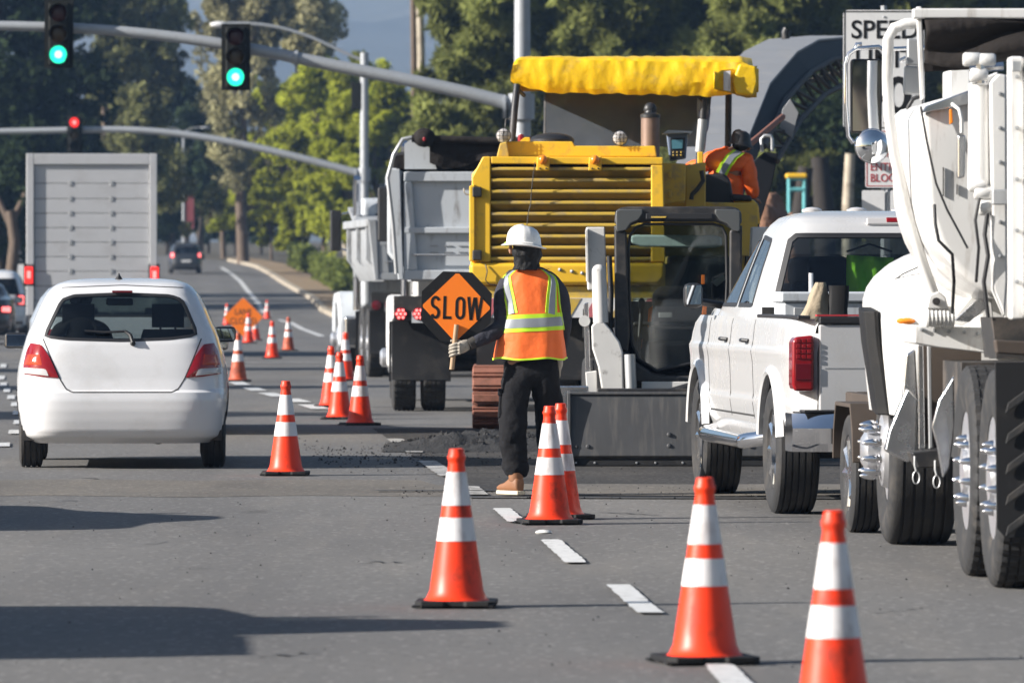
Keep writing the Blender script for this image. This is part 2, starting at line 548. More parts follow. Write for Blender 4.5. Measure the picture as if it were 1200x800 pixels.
class Body:
    """car shell made of stacked plan contours; surface functions for placing patches on it"""
    def __init__(s, tab, n=5.0, K=60):
        s.t = np.array(tab, float)      # z, halfwidth, rear, front
        s.n, s.K = n, K
    def at(s, z):
        return [float(np.interp(z, s.t[:, 0], s.t[:, i])) for i in (1, 2, 3)]
    def rear(s, x, z):
        w_, r, f = s.at(z)
        k = min(0.9999, abs(x) / w_)
        l, yc = (f - r) / 2, (f + r) / 2
        return yc - l * (1 - k ** s.n) ** (1 / s.n)
    def front(s, x, z):
        w_, r, f = s.at(z)
        return f + r - s.rear(x, z)
    def side(s, y, z):
        w_, r, f = s.at(z)
        l, yc = (f - r) / 2, (f + r) / 2
        k = min(0.9999, abs(y - yc) / l)
        return w_ * (1 - k ** s.n) ** (1 / s.n)
    def levels(s, step=0.03):
        zs = set()
        for a, b in zip(s.t[:-1, 0], s.t[1:, 0]):
            m = max(1, int(math.ceil((b - a) / step)))
            for i in range(m):
                zs.add(round(a + (b - a) * i / m, 5))
        zs.add(float(s.t[-1, 0]))
        return sorted(zs)
    def shells(s, sel, inset=0.0, step=0.03, zmin=None, top=True, bottom=False):
        """sel(x,y,z) -> key; returns {key: MB}"""
        out = {}
        zs = [z for z in s.levels(step) if zmin is None or z >= zmin]
        rings = []
        for z in zs:
            w_, r, f = s.at(z)
            rings.append(sring(max(0.02, w_ - inset), r + inset, f - inset, z - (inset if z == zs[-1] else 0), s.n, s.K))
        n = len(rings[0])
        V = [p for rg in rings for p in rg]
        for i in range(len(rings) - 1):
            for k in range(n):
                q = (i * n + k, i * n + (k + 1) % n, (i + 1) * n + (k + 1) % n, (i + 1) * n + k)
                c = [sum(V[j][d] for j in q) / 4 for d in range(3)]
                key = sel(*c)
                if key is None:
                    continue
                out.setdefault(key, []).append(q)
        if top:
            out.setdefault('body', []).append(tuple((len(rings) - 1) * n + k for k in range(n)))
        if bottom:
            out.setdefault('body', []).append(tuple(range(n)))
        res = {}
        for key, F in out.items():
            used = sorted({i for f in F for i in f})
            mp = {j: i for i, j in enumerate(used)}
            mb = MB()
            mb.add([V[j] for j in used], [tuple(mp[j] for j in f) for f in F])
            res[key] = mb
        return res

def resample(poly, m, closed=True):
    P = [Vector(p) for p in poly]
    if closed: P = P + [P[0]]
    d = [0]
    for a, b in zip(P[:-1], P[1:]): d.append(d[-1] + (b - a).length)
    out = []
    for i in range(m):
        s = d[-1] * i / (m if closed else m - 1)
        k = max(j for j in range(len(d)) if d[j] <= s + 1e-9)
        k = min(k, len(P) - 2)
        t = (s - d[k]) / max(1e-9, d[k + 1] - d[k])
        out.append(P[k].lerp(P[k + 1], min(1, t)))
    return out

def patch(poly, surf, off, m=48, rings=4, skirt=0.02, dome=0.0):
    """domed patch over a 2-D polygon, lying on surf(u,v)->(Vector, outward Vector)"""
    P = resample([Vector((a, b, 0)) for a, b in poly], m)
    c = sum(P, Vector()) / m
    mb = MB()
    rg = []
    def ring(s, o):
        res = []
        for p in P:
            q = c + (p - c) * s
            a, nrm = surf(q.x, q.y)
            res.append(a + nrm * o)
        return res
    rg.append(ring(1.0, -skirt))
    for i in range(rings):
        s = 1 - i / rings
        rg.append(ring(s, off + dome * (1 - s * s)))
    a, nrm = surf(c.x, c.y)
    rg.append([a + nrm * (off + dome)] * m)
    mb.loft(rg, False, False)
    return mb

def strip(line, surf, w_, off, m=40, closed=False):
    P = resample([Vector((a, b, 0)) for a, b in line], m, closed)
    L, Rr, B1, B2 = [], [], [], []
    for i, p in enumerate(P):
        t = (P[(i + 1) % m] if (closed or i < m - 1) else p) - (P[i - 1] if (closed or i) else p)
        t.normalize()
        nn = Vector((-t.y, t.x, 0))
        for lst, q, o in ((L, p + nn * w_ / 2, off), (Rr, p - nn * w_ / 2, off), (B1, p + nn * w_ / 2, -0.012), (B2, p - nn * w_ / 2, -0.012)):
            a, nr = surf(q.x, q.y)
            lst.append(a + nr * o)
    mb = MB()
    rings = [[B1[i], L[i], Rr[i], B2[i]] for i in range(m)]
    mb.loft(rings, not closed, not closed, closed)
    return mb

# wheels ------------------------------------------------------------------------------
def tyre_mb(Rr, w_, rim, grooves=4, lugs=0, n=64):
    h = w_ / 2
    prof = [(rim, -h * .72), (rim + .012, -h * .86), (rim + (Rr - rim) * .5, -h), (Rr - .045, -h * .97), (Rr - .018, -h * .90), (Rr - .004, -h * .80)]
    a, b = -h * .74, h * .74
    flags = [0, 0, 0, 1, 2, 2]
    for g in range(grooves):
        c = a + (b - a) * (g + .5) / grooves
        gw = .006 if w_ < .3 else .009
        for dr, dh in ((0, -gw), (-.011, -gw * .8), (-.011, gw * .8), (0, gw)):
            prof.append((Rr + dr, c + dh)); flags.append(2 if dr == 0 else 0)
    prof += [(Rr - .004, h * .80), (Rr - .018, h * .90), (Rr - .045, h * .97), (rim + (Rr - rim) * .5, h), (rim + .012, h * .86), (rim, h * .72)]
    flags += [2, 2, 1, 0, 0, 0]
    nn = lugs * 3 if lugs else n
    def mod(j, k):
        if not lugs or k % 3: return 0
        return {0: 0, 1: -.008, 2: -.014}[flags[j]]
    mb = MB()
    mb.lathe(prof, axis='x', n=nn, mod=mod, caps=False)
    mb.lathe([(rim, -h * .72), (rim * .98, 0), (rim, h * .72)], axis='x', n=nn, caps=False)
    return mb

def wheel(parent, loc, Rr, w_, rim, kind='car', side=-1, rim_mat='polished', grooves=4, lugs=0, spikes=0):
    """side -1: outer face towards -x"""
    wl = empty('wheel', loc, 0, parent)
    tyre_mb(Rr, w_, rim, grooves, lugs).build('tyre', 'rubber', wl, smooth=30)
    mb = MB()
    s = side
    h = w_ / 2
    if kind == 'car':
        mb.lathe([(rim + .004, s * h * .80), (rim - .012, s * h * .78), (rim - .03, s * h * .55), (rim * .55, s * h * .35), (rim * .3, s * h * .52), (.001, s * h * .55)], axis='x', n=40)
        for k in range(8):
            a = 2 * PI * k / 8
            c, d = math.cos(a), math.sin(a)
            mb.tube([(s * h * .58, c * rim * .25, d * rim * .25), (s * h * .66, c * rim * .9, d * rim * .9)], [.025, .032], 6)
    elif kind == 'steer':
        mb.lathe([(rim + .012, s * h * .82), (rim - .01, s * h * .80), (rim - .035, s * h * .5), (rim * .86, s * h * .52), (rim * .70, s * (h + .005)), (rim * .55, s * (h + .02)), (rim * .42, s * (h + .02)), (rim * .40, s * (h + .09)), (rim * .25, s * (h + .12)), (.001, s * (h + .12))], axis='x', n=48)
    else:
        mb.lathe([(rim + .012, s * h * .82), (rim - .01, s * h * .80), (rim - .03, s * h * .4), (rim * .86, -s * h * .5), (rim * .6, -s * h * .7), (rim * .45, -s * h * .6), (rim * .42, s * h * .75), (rim * .36, s * h * 1.0), (.001, s * h * 1.02)], axis='x', n=48)
    mb.build('rim', 'alu' if rim_mat == 'chrome' and kind != 'car' else rim_mat, wl, smooth=40)
    if spikes:
        base = s * (h + .01) if kind == 'steer' else s * h * .35
        me = None
        for k in range(spikes):
            a = 2 * PI * (k + .5) / spikes
            rr = rim * .50 if kind == 'steer' else rim * .56
            p = (0, rr * math.cos(a), rr * math.sin(a))
            if me is None:
                sp = MB()
                sp.lathe([(.025, 0), (.025, s * .02), (.019, s * .025), (.019, s * .035), (.024, s * .04), (.023, s * .065), (.017, s * .092), (.008, s * .112), (.002, s * .118)], axis='x', n=12)
                o = sp.build('lug_spike', 'chrome', wl, smooth=40)
                me = o.data
            else:
                o = link('lug_spike', me, wl)
            o.location = (base, p[1], p[2])
    return wl

# ------------------------------------------------------------------ ground, road, kerb, hills
ZT = np.array([(-100, 0), (245, 0), (290, .18), (340, .98), (380, 1.85), (430, 2.7), (520, 3.8), (700, 5.5), (1500, 9), (8000, 12)], float)
def zt(y): return float(np.interp(y, ZT[:, 0], ZT[:, 1]))
KR = np.array([(-50, 9.6), (0, 7.6), (40, 5.4), (80, 2.9), (112, -0.2), (117, 3), (120, 80), (212, 80), (215, -2), (220, -5.2), (260, -6.8), (315, -9.3), (339, -10.8), (357, -12.1), (405, -15.3), (440, -19), (480, -26), (520, -36)], float)
KL = np.array([(-50, -15), (0, -17), (117, -22), (120, -90), (212, -90), (215, -26), (315, -31), (405, -36), (440, -39), (480, -46), (520, -56)], float)
def kr(y): return float(np.interp(y, KR[:, 0], KR[:, 1]))
def kl(y): return float(np.interp(y, KL[:, 0], KL[:, 1]))

def sheet(name, ys, f0, f1, dz, m, nx=6, kind='structure'):
    mb = MB()
    V, F = [], []
    for y in ys:
        a, b = f0(y), f1(y)
        for i in range(nx + 1):
            V.append((a + (b - a) * i / nx, y, zt(y) + dz))
    for j in range(len(ys) - 1):
        for i in range(nx):
            k = j * (nx + 1) + i
            F.append((k, k + 1, k + nx + 2, k + nx + 1))
    mb.add(V, F)
    o = mb.build(name, m, smooth=60, recalc=False)
    tag(o, kind=kind)
    return o

def asphalt_mat(name, lo, hi, speck=90.0, patch_s=0.35, dust=None, dusta=0.4, streak=(0.5, 0.04, 1), rough=0.85, bump=0.5, stones=.5):
    m = bpy.data.materials.new(name)
    m.use_nodes = True
    t = m.node_tree
    n, l = t.nodes, t.links
    b = n['Principled BSDF']
    b.inputs['Roughness'].default_value = rough
    b.inputs['Specular IOR Level'].default_value = 0.3
    tc = n.new('ShaderNodeTexCoord')
    def noise(scale, detail, vec, rough_=0.6):
        z = n.new('ShaderNodeTexNoise')
        z.inputs['Scale'].default_value = scale
        z.inputs['Detail'].default_value = detail
        z.inputs['Roughness'].default_value = rough_
        l.new(vec, z.inputs['Vector'])
        return z.outputs['Fac']
    def mapped(s):
        p = n.new('ShaderNodeMapping')
        p.inputs['Scale'].default_value = s
        l.new(tc.outputs['Object'], p.inputs[0])
        return p.outputs[0]
    def rng_(v, a, b_, c, d):
        r = n.new('ShaderNodeMapRange')
        for i, x in enumerate((a, b_, c, d)): r.inputs[i + 1].default_value = x
        l.new(v, r.inputs[0])
        return r.outputs[0]
    def mix(f, a, b_, mode='MIX'):
        x = n.new('ShaderNodeMix')
        x.data_type = 'RGBA'
        x.blend_type = mode
        if isinstance(f, float): x.inputs[0].default_value = f
        else: l.new(f, x.inputs[0])
        for i, c in ((6, a), (7, b_)):
            if isinstance(c, tuple): x.inputs[i].default_value = (*c, 1)
            else: l.new(c, x.inputs[i])
        return x.outputs[2]
    f1 = noise(speck, 3, tc.outputs['Object'], 0.7)
    c = mix(rng_(f1, .38, .62, 0, 1), lo, hi)
    f2 = noise(patch_s, 6, mapped((1, .35, 1)))
    c = mix(rng_(f2, .3, .7, 0, 1), c, mix(1.0, c, (.74, .74, .75), 'MULTIPLY'))
    f3 = noise(1.0, 5, mapped((streak[0] * 4, streak[1] * 4, 1)))
    c = mix(rng_(f3, .52, .72, 0, .55), c, mix(1.0, c, (1.35, 1.3, 1.22), 'MULTIPLY'))
    if dust:
        f4 = noise(0.5, 7, mapped((1, .6, 1)), .7)
        c = mix(rng_(f4, .45, .65, 0, dusta), c, dust)
    # wheel paths along the lane and scattered oil drips
    sp = n.new('ShaderNodeSeparateXYZ')
    l.new(tc.outputs['Object'], sp.inputs[0])
    u = n.new('ShaderNodeMath'); u.operation = 'MULTIPLY_ADD'; u.inputs[1].default_value = .053
    l.new(sp.outputs[1], u.inputs[0]); l.new(sp.outputs[0], u.inputs[2])
    wv = n.new('ShaderNodeMath'); wv.operation = 'MULTIPLY'; wv.inputs[1].default_value = 2 * PI / 1.75
    l.new(u.outputs[0], wv.inputs[0])
    sn = n.new('ShaderNodeMath'); sn.operation = 'SINE'
    l.new(wv.outputs[0], sn.inputs[0])
    c = mix(rng_(sn.outputs[0], 0, 1, 0, .55), c, mix(1.0, c, (.86, .86, .87), 'MULTIPLY'))
    f5 = noise(1.4, 2, mapped((1, .5, 1)), .5)
    c = mix(rng_(f5, .70, .76, 0, .5), c, mix(1.0, c, (.55, .54, .53), 'MULTIPLY'))
    # bright and dark single stones
    vo = n.new('ShaderNodeTexVoronoi')
    vo.inputs['Scale'].default_value = 42
    l.new(mapped((1, .35, 1)), vo.inputs['Vector'])
    sx = n.new('ShaderNodeSeparateColor')
    l.new(vo.outputs['Color'], sx.inputs[0])
    c = mix(rng_(sx.outputs[0], .90, .93, 0, stones), c, tuple(x * 2.0 for x in hi))
    c = mix(rng_(sx.outputs[1], .90, .93, 0, stones * 1.2), c, tuple(x * .45 for x in lo))
    l.new(c, b.inputs['Base Color'])
    bp = n.new('ShaderNodeBump')
    bp.inputs['Strength'].default_value = bump
    bp.inputs['Distance'].default_value = 0.006
    l.new(f1, bp.inputs['Height'])
    l.new(bp.outputs[0], b.inputs['Normal'])
    return m

M['asphalt'] = asphalt_mat('asphalt', (0.136, 0.132, 0.127), (0.200, 0.194, 0.186), speck=130.0, stones=.22)
M['milled'] = asphalt_mat('milled', (0.034, 0.032, 0.031), (0.066, 0.062, 0.058), 60, .8, (0.13, 0.115, 0.10), .35, rough=.9, bump=.9)
M['dusty'] = asphalt_mat('dusty', (0.135, 0.124, 0.108), (0.195, 0.178, 0.156), 100, .8, (0.20, 0.176, 0.146), .4, stones=.25)
M['concrete'] = mat('concrete', (0.36, 0.31, 0.24), 0.85, var=0.18, vs=1.5, rand=False)
M['verge'] = mat('verge', (0.24, 0.17, 0.10), 0.95, var=0.35, vs=0.6, rand=False)
M['paint'] = mat('paint', (0.62, 0.62, 0.61), 0.6, var=0.12, vs=6, dirt=(0.14, 0.138, 0.135), da=0.9, ds=14, dlo=0.535)
M['paint_worn'] = mat('paint_worn', (0.42, 0.41, 0.39), 0.7, var=0.15, vs=6, dirt=(0.09, 0.085, 0.08), da=0.95, ds=8, dlo=0.46)
M['hill'] = mat('hill', (0.10, 0.10, 0.075), 0.95, var=0.35, vs=0.012, dirt=(0.34, 0.32, 0.28), da=0.7, ds=0.012, dsx=(1.6, 1, 1), dlo=0.56, rand=False)

ys = sorted(set([-60, -20, 0] + [10 * i for i in range(1, 54)] + [112, 116, 117, 119, 120, 212, 213.5, 215, 217]))
ground_ys = sorted(set(ys + [560, 620, 700, 900, 1200, 1800, 2600, 4000, 7000]))
M['soil_ground'] = mat('soil_ground', (0.075, 0.062, 0.038), 0.95, var=0.35, vs=0.5, rand=False)
sheet('ground', ground_ys, lambda y: -4000, lambda y: 4000, -0.06, 'soil_ground', 40)
sheet('road', ys, kl, kr, 0.0, 'asphalt', 10)

def edge_run(name, side_f, y0, y1, w_, h, m, out=1, step=6.0):
    """a kerb: a run of stones along the edge, one mesh each"""
    root = tag(empty(name), kind='structure')
    y = y0
    while y < y1 - .01:
        y2 = min(y + step, y1)
        mb = MB()
        x0, x1 = side_f(y), side_f(y2)
        g = .012
        a, b = (x0, y + g), (x1, y2 - g)
        ring = lambda p, z: [(p[0], p[1], z - .05), (p[0] + out * .02, p[1], z + h), (p[0] + out * w_, p[1], z + h), (p[0] + out * w_, p[1], z - .05)]
        mb.loft([ring(a, zt(y)), ring(b, zt(y2))])
        mb.build('kerb_stone', m, root, smooth=0)
        y = y2
    return root
edge_run('kerb', kr, 20, 110, .16, .14, 'concrete')
edge_run('kerb', kr, 222, 430, .30, .16, 'concrete', step=8)
edge_run('kerb', kl, 222, 430, .30, .16, 'concrete', -1, step=13)
nearside = [y for y in ys if 20 <= y <= 110]
farside = [y for y in ys if 222 <= y <= 440]
sheet('pavement', nearside, lambda y: kr(y) + .16, lambda y: kr(y) + 2.2, .13, 'concrete', 3)
sheet('pavement', farside, lambda y: kr(y) + .30, lambda y: kr(y) + 2.1, .14, 'verge', 3)

# milled strip being resurfaced: a darker sheet with a broken left edge, ending in a brown dusty band
def xl(y): return 1.07 - .0535 * (y - 22) + 1.0 - .86
mb = MB()
V, F = [], []
yy = np.linspace(47.6, 68, 70)
for i, y in enumerate(yy):
    x0 = wx(545, 48) - (y - 48) * .053 + .05 * mnoise.noise(Vector((y * .9, 0, 0)))
    V += [(x0, y, .004), (kr(y) - .3, y, .004)]
for i in range(len(yy) - 1):
    F.append((2 * i, 2 * i + 1, 2 * i + 3, 2 * i + 2))
mb.add(V, F)
tag(mb.build('milled_road', 'milled', recalc=False), kind='structure')
mb = MB()
V, F = [], []
xx = np.linspace(-4.2, 5.2, 60)
for x in xx:
    j = .35 * mnoise.noise(Vector((x * 1.1, 3, 0)))
    V += [(x, 46.6 + j, .002 if x < 0 else .008), (x, 49.2 + j * .8 + (1.2 if x < -.6 else 0), .002 if x < 0 else .008)]
for i in range(len(xx) - 1):
    F.append((2 * i, 2 * i + 2, 2 * i + 3, 2 * i + 1))
mb.add(V, F)
tag(mb.build('dusty_band', 'dusty', recalc=False), kind='structure')
# thin saw cut / tar joint across the lane
def flat(name, pts, z, m):
    mb = MB()
    mb.add([(p[0], p[1], zt(p[1]) + z) for p in pts], [tuple(range(len(pts)))])
    return tag(mb.build(name, m, recalc=False), kind='structure')
M['tar'] = mat('tar', (0.025, 0.024, 0.024), 0.6)
flat('tar_joint', [(-.3, 46.1), (5.3, 45.6), (5.3, 45.9), (-.3, 46.35)], .012, 'tar')
flat('tar_joint', [(-.95, 47.5), (.4, 47.6), (.4, 47.75), (-.95, 47.65)], .012, 'tar')

# lane paint ---------------------------------------------------------------------------
def dash(px0, py0, px1, py1, w_, m='paint', z=.012):
    a, b = Vector((wx(px0, gy(py0)), gy(py0))), Vector((wx(px1, gy(py1)), gy(py1)))
    mb = MB()
    n_ = 26
    V, F = [], []
    for i in range(n_ + 1):
        p = a.lerp(b, i / n_)
        j0, j1 = random.gauss(0, .003), random.gauss(0, .003)
        e = .02 if i in (0, n_) else 0
        V += [(p.x - w_ / 2 + j0 + e * random.random(), p.y, z), (p.x + w_ / 2 + j1 - e * random.random(), p.y + e * random.uniform(-2, 2), z)]
    for i in range(n_):
        F.append((2 * i, 2 * i + 1, 2 * i + 3, 2 * i + 2))
    mb.add(V, F)
    return tag(mb.build('lane_dash', m, recalc=False), kind='structure')
dash(874, 815, 842, 781, .115)
dash(762, 720, 724, 687, .115)
dash(675, 661, 645, 634, .115)
dash(606, 613, 588, 597, .115)
dash(560, 581, 548, 571, .15, 'paint_worn')
dash(527, 559, 500, 541, .15, 'paint_worn')
dash(487, 531, 462, 515, .15, 'paint_worn')
for a, b in (((376, 480), (360, 475)), ((355, 472), (340, 468)), ((328, 465.5), (312, 461)), ((304, 458.5), (293, 455)), ((286, 452), (276, 448))):
    dash(*a, *b, .22)
for x, y, wpx in ((4, 522, 15), (18, 507, 16), (22.5, 495.5, 13), (20.6, 484.5, 11), (18, 474.5, 10), (13, 466, 9), (8, 458, 8), (4, 451, 8), (2, 443, 7), (4, 429, 7)):
    dash(x - .4, y + 2.2, x + .4, y - 2.2, wpx * gy(y) / FP)
def far_line(pts, w_):
    mb = MB()
    V, F = [], []
    P = []
    for (x0, y0), (x1, y1) in zip(pts[:-1], pts[1:]):
        for i in range(10):
            P.append((x0 + (x1 - x0) * i / 10, y0 + (y1 - y0) * i / 10))
    P.append(pts[-1])
    for x, y in P:
        V += [(x - w_ / 2, y, zt(y) + .012), (x + w_ / 2, y, zt(y) + .012)]
    for i in range(len(P) - 1):
        F.append((2 * i, 2 * i + 1, 2 * i + 3, 2 * i + 2))
    mb.add(V, F)
    return tag(mb.build('lane_line', 'paint', recalc=False), kind='structure')
far_line([(-5.0, 180), (-6.4, 208), (-7.7, 238), (-8.6, 252)], .18)
far_line([(-9.7, 272), (-11.3, 305), (-12.9, 335), (-14.3, 360), (-17.2, 404)], .24)
far_line([(-15.2, 262), (-18.2, 330), (-22.6, 400)], .24)
# cross-street crosswalk lines, seen edge on
mb = MB(); mb.add([(-20, 121.5, .012), (.0, 121.5, .012), (.0, 122.0, .012), (-20, 122.0, .012)], [(0, 1, 2, 3)])
tag(mb.build('lane_line', 'paint_worn', recalc=False), kind='structure')
# raised white lane marker
mk = MB()
mk.ball((0, 0, 0), (.05, .05, .016), 12)
o = mk.build('road_marker', 'marker_white', loc=(wx(637, gy(625)), gy(625), .008))
tag(o, 'small white raised marker on the road in front of the twin cones', 'road marker')

# windrow of milled asphalt and loose crumbs --------------------------------------------
M['millings'] = mat('millings', (0.028, 0.027, 0.027), 0.9, var=0.5, vs=14, bump=1.0, bs=45, bdist=0.03, rand=False)
mb = MB()
V, F = [], []
nx, ny = 150, 26
for j in range(ny + 1):
    for i in range(nx + 1):
        u, v = i / nx, j / ny
        x = wx(450, 60) + u * 5.4
        y = 58.6 + v * 3.4 + .3 * mnoise.noise(Vector((x * .8, 5, 0)))
        prof = max(0, math.sin(PI * v)) ** .8
        env = min(1, u * 9) ** .7 * min(1, (1 - u) * 8)
        h = .13 * prof * env * (.75 + .6 * mnoise.noise(Vector((x * 1.7, y * 1.2, 1)))) + prof * env * .04 * mnoise.noise(Vector((x * 9, y * 5, 2))) + prof * env * .035 * mnoise.noise(Vector((x * 24, y * 13, 7)))
        V.append((x, y, max(0, h) + .006))
for j in range(ny):
    for i in range(nx):
        k = j * (nx + 1) + i
        F.append((k, k + 1, k + nx + 2, k + nx + 1))
mb.add(V, F)
tag(mb.build('asphalt_millings', 'millings', smooth=50, recalc=False), 'low black windrow of crumbled asphalt beside the rusty crawler track', 'rubble', kind='stuff')
mb = MB()
def crumb(x, y, r):
    a = random.random() * 6.28
    P = [(x + r * math.cos(a + k * 2.09) * random.uniform(.7, 1.3), y + r * math.sin(a + k * 2.09) * random.uniform(.7, 1.3), .004) for k in range(3)]
    P.append((x, y, .004 + r * random.uniform(.6, 1.3)))
    mb.add(P, [(0, 1, 3), (1, 2, 3), (2, 0, 3), (0, 2, 1)])
for _ in range(650):
    u = random.random()
    x = wx(380, 58) + abs(random.gauss(0, 1.0)) * 1.3
    y = random.gauss(57.2, 2.2)
    crumb(x - (y - 56) * .06, y, random.uniform(.004, .013) if u < .96 else random.uniform(.012, .024))
for _ in range(2600):
    x = wx(450, 60) + random.random() ** .8 * 5.2
    y = 60.2 + random.gauss(0, .75)
    zz = .10 * max(0, 1 - ((y - 60.3) / 1.5) ** 2) * min(1, (x - wx(450, 60)) * 2)
    n0 = len(mb.v)
    crumb(x, y, random.uniform(.010, .034))
    for i_ in range(n0, len(mb.v)): mb.v[i_] = (mb.v[i_][0], mb.v[i_][1], mb.v[i_][2] + zz)
for _ in range(500):
    crumb(random.uniform(-.8, 4.8), random.gauss(47.4, .7), random.uniform(.004, .011))
for _ in range(260):
    crumb(random.uniform(-3.4, 3.6), random.uniform(25.5, 47), random.uniform(.003, .009))
tag(mb.build('asphalt_crumbs', 'millings', smooth=0, recalc=False), 'loose black asphalt crumbs scattered on the road around the milled strip', 'rubble', kind='stuff')

# short cracks and a scrap of litter in the near lanes
for k, (px, py, ln, lean) in enumerate(((30, 590, .7, .5), (90, 560, .5, -.3), (150, 640, .9, .8), (420, 660, .6, .2), (700, 600, .8, -.4), (1010, 720, .7, .5), (300, 770, .5, .3))):
    x, y = wx(px, gy(py)), gy(py)
    P = []
    for i in range(15):
        u = i / 14
        P.append((x + ln * u * .5 + .03 * mnoise.noise(Vector((u * 6, k, 0))), y + ln * u * lean * 2 + .25 * mnoise.noise(Vector((u * 5, k, 3)))))
    V, F = [], []
    for i, (a, b) in enumerate(P):
        h_ = .007 * math.sin(PI * i / 14) + .001
        V += [(a - h_, b - h_ * 3, .004), (a + h_, b + h_ * 3, .004)]
    for i in range(14): F.append((2 * i, 2 * i + 1, 2 * i + 3, 2 * i + 2))
    mb = MB(); mb.add(V, F)
    tag(mb.build('road_crack', 'tar', recalc=False), kind='structure')

# hills behind ------------------------------------------------------------------------
mb = MB()
V, F = [], []
nx, ny = 90, 44
for j in range(ny + 1):
    for i in range(nx + 1):
        x = -1500 + 3000 * i / nx
        y = 2300 + 3600 * j / ny
        v = j / ny
        h = 330 * (1 - (1 - v) ** 1.5) * (.86 + .14 * mnoise.noise(Vector((x * .0012, 2, 0))))
        rid = mnoise.noise(Vector((x * .0045, y * .0018, 4)))
        h += (1 - abs(rid) * 2) * 40 * min(1, v * 3) + 14 * mnoise.noise(Vector((x * .016, y * .007, 9))) * min(1, v * 4)
        V.append((x, y, max(-1, h - 12)))
for j in range(ny):
    for i in range(nx):
        k = j * (nx + 1) + i
        F.append((k, k + 1, k + nx + 2, k + nx + 1))
mb.add(V, F)
tag(mb.build('hills', 'hill', smooth=60, recalc=False), kind='structure')

# the air between -----------------------------------------------------------------------
hz = MB()
hz.bx(-4100, 4100, -80, 7100, -1.5, 345)
hm = bpy.data.materials.new('haze')
hm.use_nodes = True
hn = hm.node_tree
hn.nodes.remove(hn.nodes['Principled BSDF'])
pv = hn.nodes.new('ShaderNodeVolumePrincipled')
pv.inputs['Color'].default_value = (0.37, 0.60, 1.0, 1)
pv.inputs['Density'].default_value = 0.00019
pv.inputs['Anisotropy'].default_value = 0.2
hn.links.new(pv.outputs[0], hn.nodes['Material Output'].inputs['Volume'])
tag(hz.build('haze', hm, smooth=0), kind='stuff')

# ------------------------------------------------------------------ trees
def leaf_mat(name, col, trans=0.35, rough=.6):
    m = bpy.data.materials.new(name)
    m.use_nodes = True
    t = m.node_tree
    n, l = t.nodes, t.links
    n.remove(n['Principled BSDF'])
    at = n.new('ShaderNodeAttribute')
    at.attribute_name = 'tint'
    mx = n.new('ShaderNodeMix')
    mx.data_type = 'RGBA'
    mx.inputs[6].default_value = (*[c * .45 for c in col], 1)
    mx.inputs[7].default_value = (*[min(1, c * 1.6) for c in col], 1)
    l.new(at.outputs['Fac'], mx.inputs[0])
    d = n.new('ShaderNodeBsdfDiffuse')
    tr = n.new('ShaderNodeBsdfTranslucent')
    l.new(mx.outputs[2], d.inputs[0])
    l.new(mx.outputs[2], tr.inputs[0])
    ms = n.new('ShaderNodeMixShader')
    ms.inputs[0].default_value = trans
    l.new(d.outputs[0], ms.inputs[1])
    l.new(tr.outputs[0], ms.inputs[2])
    l.new(ms.outputs[0], n['Material Output'].inputs[0])
    M[name] = m
leaf_mat('leaf_dark', (0.034, 0.050, 0.024))
leaf_mat('leaf_euc', (0.20, 0.205, 0.09))
leaf_mat('leaf_euc_pale', (0.34, 0.32, 0.18))
leaf_mat('leaf_bright', (0.32, 0.345, 0.045), .5)
leaf_mat('leaf_pine', (0.23, 0.25, 0.08), .5)
leaf_mat('leaf_hedge', (0.16, 0.19, 0.05), .4)
M['bark'] = mat('bark', (0.13, 0.095, 0.07), 0.9, var=0.35, vs=5, bump=0.8, bs=8, bdist=0.05)
M['bark_dark'] = mat('bark_dark', (0.03, 0.024, 0.02), 0.9, var=0.35, vs=5)
M['bark_pale'] = mat('bark_pale', (0.46, 0.40, 0.31), 0.85, var=0.3, vs=3, dirt=(0.15, 0.12, 0.09), da=0.8, ds=2.5)

def leaves(name, m, parent, cl, per, size, asp=1.0, flat_=0.0, r_=None):
    """cl: rows x,y,z, radius, tint ; per leaves per clump"""
    g = r_ or rng
    cl = np.asarray(cl, float)
    n = len(cl) * per
    ci = np.repeat(np.arange(len(cl)), per)
    d = g.normal(size=(n, 3))
    d /= np.linalg.norm(d, axis=1)[:, None]
    rad = g.uniform(0.25, 1.0, n) ** 0.5
    c = cl[ci, :3] + d * (cl[ci, 3] * rad)[:, None] * np.array([1, 1, 1 - flat_])
    a = g.normal(size=(n, 3)) + d * .4
    a /= np.linalg.norm(a, axis=1)[:, None]
    b = np.cross(a, g.normal(size=(n, 3)))
    b /= np.linalg.norm(b, axis=1)[:, None]
    s = size * g.uniform(.55, 1.35, n)
    a *= (s * asp)[:, None]
    b *= s[:, None]
    V = np.stack([c - a, c - b * .8 + a * .15, c + a, c + b * .8 + a * .15], axis=1).reshape(-1, 3)
    me = bpy.data.meshes.new(name)
    me.vertices.add(n * 4)
    me.vertices.foreach_set('co', V.astype(np.float32).ravel())
    me.loops.add(n * 4)
    me.loops.foreach_set('vertex_index', np.arange(n * 4, dtype=np.int32))
    me.polygons.add(n)
    me.polygons.foreach_set('loop_start', np.arange(0, n * 4, 4, dtype=np.int32))
    me.polygons.foreach_set('loop_total', np.full(n, 4, dtype=np.int32))
    me.update(calc_edges=True)
    me.validate()
    t = np.clip(cl[ci, 4] + g.normal(0, .12, n), 0, 1)
    at = me.attributes.new('tint', 'FLOAT', 'POINT')
    at.data.foreach_set('value', np.repeat(t, 4).astype(np.float32))
    me.materials.append(M[m])
    return link(name, me, parent)

